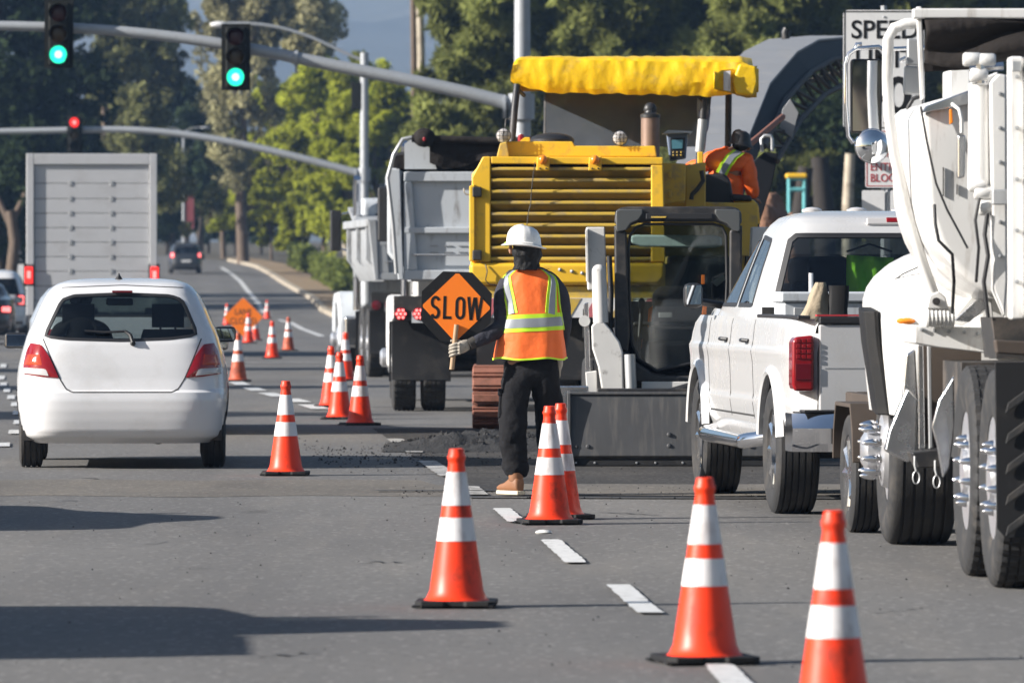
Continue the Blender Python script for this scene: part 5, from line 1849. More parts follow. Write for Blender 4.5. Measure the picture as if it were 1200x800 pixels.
    mb = MB(); mb.bx(-.36, .36, -.034, -.018, .46, .60); mb.bx(-.28, -.2, .1, 6, .40, .55); mb.bx(.2, .28, .1, 6, .40, .55)
    mb.tube([(-.7, 1.27, .405), (.7, 1.27, .405)], .06, 10); mb.ball((0, 1.27, .405), .15, 12); mb.tube([(-.3, 5.23, .405), (.7, 5.23, .405)], .05, 8)
    mb.box((0, -.02, .40), (.12, .2, .1)); mb.tube([(.5, .3, .38), (.5, 2.5, .40)], .04, 8); mb.bx(-.35, .35, .4, 1.0, .42, .62)
    mb.build('chassis', 'chassis', t)
    # third brake light and roof marks
    p, n_ = crs(.0, 1.845)
    mb = MB(); mb.box(p + n_ * .012, (.40, .03, .052), (-24, 0, 0)); o = mb.build('brake_light', 'clear_lens', t, bevel=.012)
    mb = MB(); mb.box(p + n_ * .024 + Vector((.02, 0, 0)), (.18, .018, .036), (-24, 0, 0)); mb.build('brake_bulb', 'red_lens', o, bevel=.006)
    mb = MB()
    for x in (-.45, -.15, .15, .45): mb.ball((x, 3.35, 1.935), (.07, .05, .025), 10)
    mb.build('clearance_lamp', 'clear_lens', t)
    return t

PZ = 42.2
prz = R(5.1)
# rear axle left tyre face measured at px 900, depth 43.4
ax = Vector((wx(900, 43.4), 43.4))
cx_ = ax.x + 1.0 * math.cos(prz) + 1.27 * math.sin(prz)
cy_ = 43.4 - 1.27 * math.cos(prz) + 1.0 * math.sin(prz) - .2
pick = make_pickup('white crew-cab pickup parked between the small loader and the big truck', cx_, cy_, prz)
pq = Matrix.Translation(pick.location) @ Matrix.Rotation(prz, 4, 'Z')
def on_pick(x, y, z): return pq @ Vector((x, y, z))

t = thing('tool_chest', 'pale metal tool chest across the pickup bed', 'tool chest', on_pick(0, 1.62, .84), prz)
mb = MB(); mb.bx(-.86, .86, 0, .5, 0, .49); mb.build('body', 'dump_white', t, bevel=.012)
mb = MB(); mb.bx(-.88, .88, -.02, .52, .492, .56); mb.build('lid', 'dump_white', t, bevel=.015)
mb = MB(); mb.bx(-.80, -.74, -.03, -.002, .33, .46); mb.bx(.74, .80, -.03, -.002, .33, .46); mb.build('latch', 'steel', t, bevel=.005)
mb = MB(); mb.tube([(-.66, .2, .5), (-.66, .2, .68)], .014, 8); mb.tube([(-.12, .2, .5), (-.12, .2, .64)], .03, 8); mb.ball((-.12, .2, .64), (.10, .08, .022), 10); mb.build('knob', 'sign_white', t)

t = thing('sack', 'beige folded sack standing in the pickup bed', 'sack', on_pick(-.775, 1.0, .84), prz + R(8))
mb = MB()
rings = []
for k in range(15):
    v = k / 14
    z = .62 * v
    wa = (.105 + .012 * math.sin(v * 5)) * (1 - max(0, v - .62) * 2.1) + .008
    da = .11 * (1 - v * .6)
    cxx = .05 * v * v + .02
    rings.append([(cxx + wa * math.copysign(abs(math.cos(a)) ** .7, math.cos(a)) + .015 * mnoise.noise(Vector((a, v * 5, 0))), da * math.copysign(abs(math.sin(a)) ** .7, math.sin(a)) + .02 * mnoise.noise(Vector((a * 2, v * 6, 3))), z) for a in [2 * PI * j / 24 for j in range(24)]])
mb.loft(rings); mb.build('cloth', 'sack', t, smooth=60)
t = thing('rubber_block', 'black lumpy rubber block beside the beige sack in the pickup bed', 'block', on_pick(-.62, 1.0, .84), prz - R(10))
mb = MB()
rings = []
for k in range(9):
    v = k / 8
    rings.append([((.062 + .010 * mnoise.noise(Vector((a * 3, v * 9, 0)))) * math.copysign(abs(math.cos(a)) ** .4, math.cos(a)) + .03 * v, .07 * math.copysign(abs(math.sin(a)) ** .4, math.sin(a)), .60 * v) for a in [2 * PI * j / 20 for j in range(20)]])
mb.loft(rings); mb.build('block', 'flap', t, smooth=30)
t = thing('hivis_vest', 'lime high-visibility vest hung behind the pickup rear window', 'vest', on_pick(-.22, 2.60, 1.24), prz)
mb = MB()
V, F = [], []
for j in range(11):
    for i in range(13):
        u, v = i / 12, j / 10
        V.append((-.10 + .34 * u * (1 - .12 * v), .03 * math.sin(u * 14 + v * 3), .40 - .02 * u + (v - 1) * .42 + .06 * abs(u - .5) * (1 - v)))
for j in range(10):
    for i in range(12):
        k = j * 13 + i
        F.append((k, k + 1, k + 14, k + 13))
mb.add(V, F); o = mb.build('cloth', 'hivis_green', t, smooth=60, recalc=False)
s_ = o.modifiers.new('thick', 'SOLIDIFY'); s_.thickness = .008
mb = MB(); mb.tube([(-.1, .01, .42), (.05, .01, .47), (.2, .01, .42)], .008, 6); mb.build('hanger', 'black_plastic', t)

# small trailer behind the pickup -------------------------------------------------------
t = thing('utility_trailer', 'small trailer with rusty brown mudguard hitched behind the pickup', 'trailer', (wx(990, 40) + .78, 40.0, 0), R(4))
mb = MB(); mb.bx(-.62, .62, -.42, 1.35, .56, .66); mb.bx(-.62, -.56, -.42, 1.35, .66, .80); mb.bx(.56, .62, -.42, 1.35, .66, .80); mb.bx(-.56, .56, 1.29, 1.35, .66, .80)
mb.build('bed', 'mudflap_brown', t, bevel=.01)
mb = MB(); mb.tube([(-.5, 1.3, .52), (0, 2.3, .45)], .035, 8); mb.tube([(.5, 1.3, .52), (0, 2.3, .45)], .035, 8); mb.build('drawbar', 'chassis', t)
for s in (-1, 1):
    wheel(t, (s * .68, 0, .345), .345, .20, .215, 'car', s, grooves=4)
    mb = MB()
    P = [(-.50, .42), (-.47, .60), (-.36, .76), (.36, .76), (.47, .60), (.50, .42), (.48, .42), (.45, .585), (.35, .735), (-.35, .735), (-.45, .585), (-.48, .42)]
    mb.prism(P, s * .56, s * .80, 'x'); mb.build('mudguard', 'mudflap_brown', t, bevel=.006)
    mb = MB(); mb.box((s * .60, -.435, .62), (.10, .03, .06)); mb.build('tail_lamp', 'red_deep', t, bevel=.006)

# traffic just outside the left edge, throwing its shade across the foreground
o = make_pickup('short dark pickup standing left of the picture, its shade lying across the foreground', -4.75, 25.9, R(3), 'car_dark')
o.scale = (1, .70, 1)

# ------------------------------------------------------------------ dump trucks
def truck_wheels(t, axles, steer, side_both=True, spikes=0, sw=.30, sx=1.04, lugs=36):
    for a in axles:
        for s in (-1, 1):
            wheel(t, (s * 1.08, a, .525), .525, .27, .285, 'dual', s, 'chrome', 4, lugs, spikes if s < 0 else 0)
            wheel(t, (s * .745, a, .525), .525, .27, .285, 'dual', s, 'steel', 4, lugs)
    for s in (-1, 1):
        wheel(t, (s * sx, steer, .525), .525, sw, .285, 'steer', s, 'chrome', 5, 0, spikes if s < 0 else 0)
    mb = MB()
    for a in axles:
        mb.tube([(-1.0, a, .525), (1.0, a, .525)], .075, 12); mb.ball((0, a, .525), (.22, .20, .22), 14)
    mb.tube([(-.95, steer, .48), (.95, steer, .48)], .06, 10)
    mb.bx(-.44, -.36, -.9, steer + 1.2, .80, 1.08); mb.bx(.36, .44, -.9, steer + 1.2, .80, 1.08)
    for y in (-.85, .65, 2.2, 3.6): mb.bx(-.36, .36, y, y + .1, .82, 1.05)
    mb.bx(-1.1, -.5, 2.4, 3.4, .55, 1.05); mb.tube([(.8, 2.3, .8), (.8, 3.5, .8)], .28, 14)
    mb.build('chassis', 'chassis', t)

def dump_truck(lab, X, Y, rz, steer=6.9, group='dump trucks waiting in the closed lane', z1=2.70, tarp=True, dw='dump_white', tw='truck_white'):
    t = thing('dump_truck', lab, 'dump truck', (X, Y, 0), rz, group)
    truck_wheels(t, (0, 1.32), steer, sx=1.06)
    z0, yb, yf = 1.46, -.95, 4.7
    # bed shell
    mb = MB()
    mb.prism([(-1.0, z0), (1.0, z0), (1.18, z0 + .32), (1.18, z1), (1.10, z1), (1.10, z0 + .35), (.95, z0 + .07), (-.95, z0 + .07), (-1.10, z0 + .35), (-1.10, z1), (-1.18, z1), (-1.18, z0 + .32)], yb + .06, yf, 'y')
    mb.prism([(-1.1, z0 + .07), (1.1, z0 + .07), (1.1, z1), (-1.1, z1)], yf - .1, yf, 'y')
    mb.build('dump_bed', dw, t, bevel=.01)
    mb = MB()
    mb.prism([(yf - .05, z1 - .02), (yf + 1.3, z1 + .22), (yf + 1.3, z1 + .28), (yf - .05, z1 + .06)], -1.1, 1.1, 'x'); mb.build('cab_guard', dw, t, bevel=.01)
    for s in (-1, 1):
        for k in range(6 if z1 > 2.5 else 3):
            y = yb + .5 + k * (.92 if z1 > 2.5 else 2.2)
            mb = MB(); mb.prism([(s * 1.18, z0 + .25), (s * 1.25, z0 + .34), (s * 1.25, z1 - .1), (s * 1.18, z1 - .1)], y, y + .12, 'y'); mb.build('side_rib', dw, t, bevel=.008)
        mb = MB(); mb.bx(s * 1.16, s * 1.27, yb + .02, yf, z1 - .09, z1 + .03); mb.build('top_rail', dw, t, bevel=.015)
        mb = MB(); mb.prism([(s * 1.09, z0 + .02), (s * 1.15, z0 + .02), (s * 1.25, z0 + .9), (s * 1.27, z1 + .02), (s * 1.13, z1 + .02)], yb - .06, yb + .10, 'y'); mb.build('corner_post', dw, t, bevel=.012)
        # bent tarp arm pivoting low on the bed side
        if not tarp: continue
        mb = MB(); mb.tube([(s * 1.17, yb - .1, 1.55), (s * 1.21, yb - .12, 2.1), (s * 1.27, yb - .12, 2.62), (s * 1.20, yb - .12, 2.88), (s * 1.10, yb - .11, 3.05), (s * 1.0, yb - .1, 3.07)], .024, 10); mb.build('tarp_arm', 'steel', t, smooth=60)
    if tarp: dump_tarp(t, z1, yb, yf, dw)
    # tailgate
    dump_rest(t, z0, z1, yb, yf, steer, dw, tw, tarp)
    return t

def dump_tarp(t, z1, yb, yf, dw):
    # raised triangular side boards under the tarp
    for s in (-1, 1):
        mb = MB(); mb.prism([(s * 1.08, z1 + .02), (s * .72, z1 + .02), (s * .80, z1 + .26), (s * 1.0, z1 + .36), (s * 1.08, z1 + .30)], yb + .03, yb + .07, 'y'); mb.build('side_board', dw, t)
    mb = MB()
    rings = []
    for k in range(13):
        y = yb + .05 + (yf - yb - .1) * k / 12
        rings.append([(x, y, z1 + .22 + .10 * (1 - (x / 1.2) ** 2) - .06 * abs(math.sin(y * 2.2)) + dz) for dz in (0,) for x in (-1.2, -.8, -.4, 0, .4, .8, 1.2)] + [(1.2, y, z1 + .02), (-1.2, y, z1 + .02)])
    mb.loft(rings); mb.build('tarp', 'tarp', t, smooth=50)
    mb = MB(); mb.tube([(-1.0, yb - .1, 3.06), (0, yb - .1, 3.03), (1.0, yb - .1, 3.06)], .045, 10); mb.ball((-.86, yb - .1, 3.07), (.13, .1, .11), 12); mb.build('tarp_roller', 'tarp', t, smooth=60)
    mb = MB()
    V, F = [], []
    for j in range(7):
        for i in range(25):
            u, v = i / 24, j / 6
            V.append((-.80 + 1.75 * u, yb - .06 - .02 * math.sin(u * 17 + v), 3.02 - v * (.16 + .13 * abs(math.sin(u * 7 + .6)))))
    for j in range(6):
        for i in range(24):
            k = j * 25 + i
            F.append((k, k + 1, k + 26, k + 25))
    mb.add(V, F); mb.build('tarp_skirt', 'tarp', t, smooth=60, recalc=False)
    mb = MB(); mb.ball((-.86, yb - .2, 3.05), (.022, .02, .025), 10); mb.build('end_marker', 'red_lens', t)

def dump_rest(t, z0, z1, yb, yf, steer, dw, tw, lit=True):
    mb = MB(); mb.bx(-1.09, 1.09, yb + .01, yb + .05, z0 + .06, z1 - .02); tg = mb.build('tailgate', dw, t)
    mb = MB()
    for a in ((-1.09, 1.09, z1 - .12, z1 - .01), (-1.09, 1.09, 2.0, 2.07), (-1.09, 1.09, z0 + .02, z0 + .13)): mb.bx(a[0], a[1], yb - .05, yb + .01, a[2], a[3])
    mb.prism([(-1.09, z0 + .13), (-.93, z0 + .13), (-1.0, z1 - .12), (-1.09, z1 - .12)], yb - .045, yb + .01, 'y'); mb.prism([(1.09, z0 + .13), (.93, z0 + .13), (1.0, z1 - .12), (1.09, z1 - .12)], yb - .045, yb + .01, 'y')
    mb.build('gate_frame', dw, tg, bevel=.012)
    mb = MB(); mb.tube([(-1.0, yb - .07, z0 + .30), (1.0, yb - .07, z0 + .30)], .012, 6)
    for k in range(5):
        for j in (0, 1): mb.box((-.75 + k * .16, yb + .004, 1.86 - j * .07), (.09, .008, .012))
    mb.build('gate_rod', 'steel', tg)
    # rear light bar, flaps
    mb = MB(); mb.bx(-1.2, 1.2, yb + .02, yb + .10, 1.02, 1.30); lb = mb.build('light_bar', 'chassis', t)
    mb = MB(); mb.bx(-1.0, -.55, yb + .0, yb + .02, 1.0, 1.12); mb.bx(.55, 1.0, yb, yb + .02, 1.0, 1.12); mb.build('light_plate', dw, t)
    for x in (-1.12, -.92, .92, 1.12):
        mb = MB(); mb.lathe([(.075, 0), (.070, -.03), (.001, -.04)], (x, yb + .02, 1.10), 'y', 20); o = mb.build('tail_lamp', 'red_lens' if lit else 'red_deep', t, smooth=50)
        if not lit: continue
        mb = MB()
        for k in range(6): mb.ball((x + .045 * math.cos(k * PI / 3), yb - .012, 1.10 + .045 * math.sin(k * PI / 3)), (.018, .01, .018), 8)
        mb.ball((x, yb - .02, 1.10), (.016, .01, .016), 8)
        mb.build('lamp_diode', 'red_hot', o)
    for s in (-1, 1):
        mb = MB()
        V = []
        rings = []
        for k in range(9):
            z = 1.02 - .66 * k / 8
            rings.append([(s * .58, yb + .15 + .03 * math.sin(k * .5), z), (s * .90, yb + .13 + .03 * math.sin(k * .5), z), (s * 1.22, yb + .15 + .03 * math.sin(k * .5), z), (s * 1.22, yb + .17 + .03 * math.sin(k * .5), z), (s * .58, yb + .17 + .03 * math.sin(k * .5), z)])
        mb.loft(rings); mb.build('mudflap', 'flap', t, smooth=50)
        mb = MB(); mb.bx(s * .52, s * 1.24, 2.1, 2.13, .30, 1.0); mb.build('mudflap', 'flap', t)
    # cab, hood, fenders
    c0 = steer - 1.75
    mb = MB(); mb.prism([(c0, 1.05), (c0 + 1.55, 1.05), (c0 + 1.5, 1.85), (c0 + 1.25, 2.72), (c0 + .9, 2.80), (c0 + .1, 2.80), (c0, 2.7)], -.93, .93, 'x'); cab = mb.build('cab', tw, t, bevel=.07)
    mb = MB(); mb.bx(-.72, .72, c0 - .012, c0 - .002, 1.95, 2.55); mb.build('rear_window', 'car_dark', t, bevel=.004)
    for s in (-1, 1):
        mb = MB(); mb.prism([(c0 + .3, 1.85), (c0 + 1.4, 1.85), (c0 + 1.2, 2.55), (c0 + .3, 2.6)], s * .932, s * .945, 'x'); mb.build('side_window', 'car_dark', t)
        mb = MB(); mb.tube([(s * 1.02, c0 - .1, 1.0), (s * 1.02, c0 - .1, 3.0), (s * 1.02, c0 - .2, 3.12)], .065, 12); mb.build('exhaust_stack', 'chrome', t, smooth=50)
        mb = MB(); mb.bx(s * 1.18, s * 1.36, c0 + 1.30, c0 + 1.42, 1.95, 2.62); o = mb.build('side_mirror', 'black_plastic', t, bevel=.03)
        mb = MB(); mb.tube([(s * .93, c0 + 1.3, 2.6), (s * 1.2, c0 + 1.36, 2.55)], .018, 6); mb.build('mirror_arm', 'chrome', o)
        mb = MB(); mb.tube([(s * .93, c0 + 1.3, 1.9), (s * 1.2, c0 + 1.36, 2.0)], .018, 6); mb.build('mirror_arm', 'chrome', o)
        mb = MB()
        P = [(steer - .78, .40), (steer - .80, .85), (steer - .55, 1.18), (steer - .2, 1.30), (steer + .5, 1.28), (steer + .85, 1.0), (steer + .9, .6), (steer + .66, .6), (steer + .6, .8), (steer + .4, 1.05), (steer, 1.13), (steer - .4, 1.05), (steer - .62, .8), (steer - .66, .40)]
        mb.prism(P, s * .78, s * 1.25, 'x'); mb.build('front_fender', tw, t, bevel=.06)
        mb = MB(); mb.bx(s * .9, s * 1.2, c0 + .2, c0 + 1.2, .4, .9); mb.build('step_tank', 'polished', t, bevel=.04)
    mb = MB(); mb.prism([(c0 + 1.5, 1.0), (c0 + 3.0, .9), (c0 + 3.05, 1.5), (c0 + 2.9, 1.68), (c0 + 1.5, 1.85)], -.72, .72, 'x'); mb.build('bonnet', tw, t, bevel=.08)
    mb = MB(); mb.bx(-1.15, 1.15, steer + 1.1, steer + 1.3, .45, .8); mb.build('bumper', 'chrome', t, bevel=.03)
dump_truck('white dump truck with lit red tail lamps, right behind the SLOW sign', wx(585, 77.4), 77.4, R(1.3))
dump_truck('farther white dump truck whose left wheels and cab show beyond the nearer one', -1.02, 104.5, R(5.1), z1=2.38, tarp=False, dw='dump_grey', tw='dump_white')

# ------------------------------------------------------------------ the big truck at the right edge
tC = thing('work_truck', 'large white work truck cut off by the right edge, with chrome spiked wheels', 'truck', (3.50, 32.8, 0), R(2.0))
truck_wheels(tC, (0, 1.27), 5.42, spikes=10, sw=.38, sx=1.05, lugs=40)
q = measure(tC)
def C_slab(name, m, pts, Z, depth, bevel=0.0, parent=None, seg=2):
    mb = MB(); pslab(mb, q, pts, Z, depth)
    return mb.build(name, m, parent or tC, bevel=bevel, seg=seg)
def C_tube(name, m, pts, r, n=10, parent=None):
    mb = MB(); mb.tube([q(*p) for p in pts], r, n)
    return mb.build(name, m, parent or tC, smooth=60)
# front fender and bonnet: rounded outline carried forward
mb = MB()
out = [(1037, 484), (1033, 450), (1029, 410), (1027, 372), (1028, 347), (1033, 332), (1043, 319), (1058, 307), (1076, 298), (1096, 291), (1125, 285), (1200, 281), (1280, 283), (1280, 470), (1090, 470), (1076, 462), (1062, 468), (1052, 484)]
F0 = [q(x, y, 37.55) for x, y in out]
ctr = Vector((sum(p.x for p in F0) / len(F0), F0[0].y, sum(p.z for p in F0) / len(F0)))
rings = []
for dy, sc_ in ((-.28, .70), (-.23, .83), (-.13, .94), (0, .99), (.15, 1.0), (.5, 1.0), (.9, .99), (1.3, .95), (1.5, .88)):
    xs_ = {-.28: .60, -.23: .78, -.13: .92, 0: .99, .15: 1.0, .5: .965, .9: .94, 1.3: .89, 1.5: .82}[dy]
    rings.append([Vector((ctr.x + (p.x - ctr.x) * (xs_ if p.x < ctr.x else 1), F0[0].y + dy, p.z - (1 - sc_) * max(0, p.z - .6) * .5)) for p in F0])
mb.loft(rings)
mb.build('front_fender', 'truck_white', tC, smooth=55)
# black rubber flare along the wheel opening
mb = MB()
L = [q(x, y, 37.50) for x, y in ((1036, 486), (1029, 440), (1023, 402), (1020, 364))]
rings = []
for p in L:
    rings.append([p + Vector((-.038, -.02, 0)), p + Vector((-.046, .03, 0)), p + Vector((-.046, .25, .02)), p + Vector((.03, .25, .02)), p + Vector((.045, -.03, 0)), p + Vector((.02, -.055, 0))])
mb.loft(rings); mb.build('fender_flare', 'flap', tC, smooth=50, bevel=.01)
mb = MB(); c = q(1063, 376, 37.30); mb.ball((c.x, c.y, c.z), (.060, .04, .024), 16); mb.build('marker_light', 'amber', tC)
C_tube('bonnet_seam', 'seam', [(1044, 331, 37.45), (1058, 321, 37.36), (1080, 311, 37.24)], .004, 6)
# polished quarter bracket and frame strips between the wheels
C_slab('quarter_bracket', 'polished', [(1060, 462), (1064, 455), (1076, 468), (1074, 536), (1064, 542), (1037, 528), (1042, 505)], 36.9, .10, .012)
C_slab('quarter_bracket', 'polished', [(1062, 415), (1073, 408), (1076, 468), (1052, 520)], 37.1, .05, .01)
C_slab('frame_strip', 'polished', [(1076, 404), (1082, 404), (1084, 528), (1077, 526)], 36.75, .05, .004)
C_slab('frame_strip', 'steel', [(1087, 404), (1091, 404), (1093, 524), (1089, 526)], 36.72, .05, .004)
C_slab('splash_panel', 'mudflap_brown', [(1082, 404), (1150, 404), (1150, 470), (1120, 490), (1100, 520), (1084, 520)], 36.95, .04)
C_slab('tread_step', 'black_steel', [(1068, 530), (1110, 525), (1112, 548), (1076, 548)], 36.6, .3, .01)
C_slab('splash_panel', 'polished', [(1092, 500), (1100, 470), (1118, 440), (1119, 500), (1113, 548), (1105, 560), (1098, 520)], 34.62, .05, .008)
# deck with tarp arm pivot
C_slab('deck_plate', 'truck_white', [(1072, 381), (1160, 384), (1160, 414), (1100, 407), (1072, 402)], 35.9, .7, .008)
C_slab('deck_edge', 'truck_white', [(1155, 345), (1162, 350), (1168, 420), (1158, 420)], 35.8, .06, .006)
C_slab('gusset', 'truck_white', [(1112, 378), (1160, 322), (1163, 350), (1152, 366), (1128, 382)], 36.2, .06, .006)
C_slab('gusset', 'polished', [(1118, 376), (1160, 336), (1156, 360), (1136, 378)], 36.05, .03, .004)
mb = MB()
a, b = q(1085, 371, 35.85), q(1118, 372, 35.85)
n = 14
prof = []
for k in range(n + 1):
    prof.append((.052 + (.004 if k % 2 else 0), a.x + (b.x - a.x) * k / n))
mb.lathe([(r_, h_) for r_, h_ in prof], (0, a.y, a.z), 'x', 20); mb.build('arm_spring', 'truck_white', tC, smooth=30)
C_slab('pivot_bracket', 'truck_white', [(1086, 362), (1089, 346), (1100, 341), (1108, 348), (1112, 362)], 35.8, .08, .008)
mb = MB(); c = q(1097, 353, 35.79); mb.lathe([(.020, -.02), (.020, .02)], tuple(c), 'y', 12); mb.build('pivot_pin', 'black_steel', tC)
C_tube('tarp_arm', 'truck_white', [(1086, 27, 35.6), (1062, 28, 35.6), (1048, 33, 35.6), (1041, 46, 35.6), (1040, 90, 35.62), (1042, 135, 35.65), (1048, 180, 35.7), (1062, 240, 35.75), (1080, 305, 35.8), (1096, 349, 35.84)], .029, 12)
# upper body: bellied side, top edge, tarp, rails
mb = MB()
bel = [(1079, 138), (1082, 126), (1092, 119), (1135, 107), (1300, 104), (1300, 350), (1168, 350), (1142, 336), (1120, 318), (1106, 299), (1097, 282), (1089, 258), (1084, 235), (1081, 180)]
pslab(mb, q, bel, 35.0, 1.8); mb.build('tank_body', 'truck_white', tC, bevel=.05, seg=4)
C_slab('tank_top', 'polished', [(1079, 133), (1086, 124), (1136, 106), (1137, 122), (1090, 131)], 34.96, .05, .006)
C_tube('hose', 'black_plastic', [(1079, 125, 34.95), (1086, 165, 34.93), (1097, 215, 34.93), (1110, 246, 34.93), (1124, 272, 34.93), (1134, 291, 34.93)], .006, 8)
C_tube('hand_rail', 'truck_white', [(1116, 122, 34.95), (1124, 128, 34.9), (1127, 140, 34.9), (1127, 156, 34.9)], .010, 8)
C_slab('amber_side_lamp', 'amber', [(1113, 128), (1116, 128), (1117, 144), (1113, 146)], 34.9, .04, .004)
C_slab('filler_box', 'polished', [(1122, 158), (1132, 158), (1131, 208), (1122, 210)], 34.9, .06, .012)
for px, a, b in ((1105, 196, 230), (1121, 216, 228)):
    C_slab('body_mark', 'seam', [(px, a), (px + 1.2, a), (px + 1.2, b), (px, b)], 34.985, .012)
# hydraulic post, ribs
C_tube('hoist_cylinder', 'truck_white', [(1149, 100, 34.4), (1149, 216, 34.4)], .050, 16)
C_tube('hoist_cylinder', 'truck_white', [(1139, 98, 34.45), (1138, 222, 34.45)], .018, 10)
mb = MB()
for px, py, r_ in ((1139, 70, .036), (1156, 71, .036), (1147, 88, .04), (1152, 226, .036), (1157, 243, .042), (1146, 218, .03)):
    c = q(px, py, 34.35); kb = MB(); kb.lathe([(r_ * .8, -.045), (r_, -.035), (r_, .035), (r_ * .8, .045)], tuple(c), 'x', 14); kb.build('knuckle', 'truck_white', tC, smooth=40)
mb.tube([q(1136, 80, 34.35), q(1176, 78, 34.35)], .022, 8); mb.tube([q(1148, 70, 34.35), q(1150, 98, 34.35)], .03, 8); mb.build('knuckle_pin', 'polished', tC, smooth=40)
mb = MB(); mb.tube([q(1150, 215, 34.4), q(1157, 250, 34.35)], .026, 8); mb.build('cylinder_eye', 'polished', tC, smooth=40)
C_slab('clamp', 'steel', [(1163, 222), (1184, 222), (1184, 240), (1163, 240)], 34.2, .08, .008)
C_slab('body_rib', 'truck_white', [(1137, 97), (1170, 84), (1170, 102), (1152, 112), (1137, 108)], 34.5, .10, .01)
C_slab('body_rib', 'truck_white', [(1160, 96), (1170, 86), (1180, 88), (1181, 330), (1178, 372), (1164, 340)], 34.3, .12, .014)
C_slab('body_rib', 'truck_white', [(1183, 66), (1200, 66), (1201, 375), (1184, 375)], 34.0, .14, .016)
C_slab('body_rib', 'truck_white', [(1203, 64), (1300, 64), (1300, 372), (1203, 372)], 33.9, .14, .016)
C_slab('body_wall', 'truck_white', [(1165, 90), (1300, 70), (1300, 372), (1178, 372)], 34.5, .05)
C_slab('skirt_panel', 'chassis', [(1163, 372), (1300, 372), (1300, 425), (1168, 420)], 34.3, .6)
C_slab('skirt_panel', 'mudflap_brown', [(1166, 398), (1300, 405), (1300, 422), (1168, 414)], 33.6, .1, .01)
C_slab('top_rail', 'truck_white', [(1070, 10), (1300, 10), (1300, 22), (1070, 22)], 35.4, .08, .01)
C_slab('rail_post', 'truck_white', [(1074, 8), (1080, 8), (1084, 115), (1079, 118)], 35.45, .05, .006)
mb = MB()
V, F = [], []
for j in range(13):
    for i in range(41):
        u, v = i / 40, j / 12
        px = 1082 + 218 * u
        py = 25 + (50 - 26 * math.exp(-((u - .12) / .10) ** 2) * 0 + 6 * math.sin(u * 9)) * v * (1 - .12 * u)
        c = q(px, py, 35.5)
        V.append((c.x, c.y - .05 - .05 * math.sin(v * 7 + u * 5) - .06 * math.sin(v * PI), c.z))
for j in range(12):
    for i in range(40):
        k = j * 41 + i
        F.append((k, k + 1, k + 42, k + 41))
mb.add(V, F); o = mb.build('tarp', 'tarp', tC, smooth=60, recalc=False)
sd_ = o.modifiers.new('thick', 'SOLIDIFY'); sd_.thickness = .02
C_tube('tarp_roller', 'tarp', [(1080, 28, 35.5), (1120, 30, 35.5), (1300, 30, 35.5)], .034, 10)
C_slab('tarp_panel', 'tarp', [(1082, 74), (1135, 72), (1135, 82), (1084, 84)], 35.52, .02)
C_slab('roof_box', 'truck_white', [(1113, 82), (1137, 81), (1137, 112), (1113, 116)], 36.6, .4, .01)
# door mirror, spot mirror, grey mirror backs
Zm = 37.9
mb = MB()
mb.tube([q(x, y, Zm) for x, y in ((1000, 168), (994, 160), (991, 120), (991, 75), (995, 63), (1004, 57), (1030, 55), (1037, 60), (1038, 75))], .012, 8)
mb.tube([q(x, y, Zm) for x, y in ((1037, 58), (1060, 57), (1085, 56))], .012, 8); mb.tube([q(x, y, Zm) for x, y in ((1000, 166), (1040, 168), (1080, 160))], .012, 8)
mb.tube([q(x, y, Zm) for x, y in ((1003, 58), (1004, 52), (1010, 52))], .012, 8)
mb.build('mirror_bracket', 'chrome', tC, smooth=60)
a, b = q(997, 156, Zm), q(1034, 69, Zm)
mb = MB(); mb.bx(a.x, b.x, a.y + .01, a.y + .07, a.z, b.z); o = mb.build('side_mirror', 'black_plastic', tC, bevel=.02, seg=3)
mb = MB(); mb.box(((a.x + b.x) / 2, a.y + .003, (a.z + b.z) / 2), (b.x - a.x - .022, .006, b.z - a.z - .022), (.5, 0, -4)); mb.build('mirror_glass', 'mirror', o)
mb = MB(); c = q(1022, 171, Zm); mb.lathe([(.096, .03), (.098, .0), (.092, -.014)], tuple(c), 'y', 28); o = mb.build('spot_mirror', 'chrome', tC, smooth=40)
mb = MB(); mb.lathe([(.090, -.016), (.075, -.030), (.05, -.042), (.025, -.048), (.001, -.05)], tuple(c), 'y', 28); mb.build('mirror_glass', 'mirror', o, smooth=60)
C_slab('mirror_back', 'steel', [(1063, 45), (1082, 46), (1083, 78), (1063, 77)], 35.7, .05, .012)
C_slab('mirror_back', 'steel', [(1060, 77), (1081, 78), (1079, 112), (1059, 110)], 35.65, .05, .012)
C_tube('mirror_bracket', 'polished', [(1054, 72, 35.7), (1062, 68, 35.7)], .012, 8)
mb = MB(); mb.tube([q(x, y, 36.2) for x, y in ((1068, 138), (1064, 126), (1070, 116), (1080, 112))], .012, 8); mb.tube([q(x, y, 36.2) for x, y in ((1066, 140), (1067, 165), (1078, 168))], .012, 8)
mb.build('cab_grip', 'black_plastic', tC, smooth=60)
C_slab('amber_side_lamp', 'amber', [(1066, 139), (1070, 139), (1070, 158), (1066, 158)], 36.15, .04, .004)
# cab ahead of the tank, mostly hidden
mb = MB(); mb.bx(-.88, .9, 3.95, 4.75, 1.1, 2.55); mb.build('cab', 'truck_white', tC, bevel=.06)
mb = MB(); mb.bx(-.7, .7, 3.93, 3.945, 1.9, 2.4); mb.build('rear_window', 'car_dark', tC)
mb = MB(); mb.bx(-1.15, 1.2, 6.25, 6.42, .45, .85); mb.build('bumper', 'chrome', tC, bevel=.03)
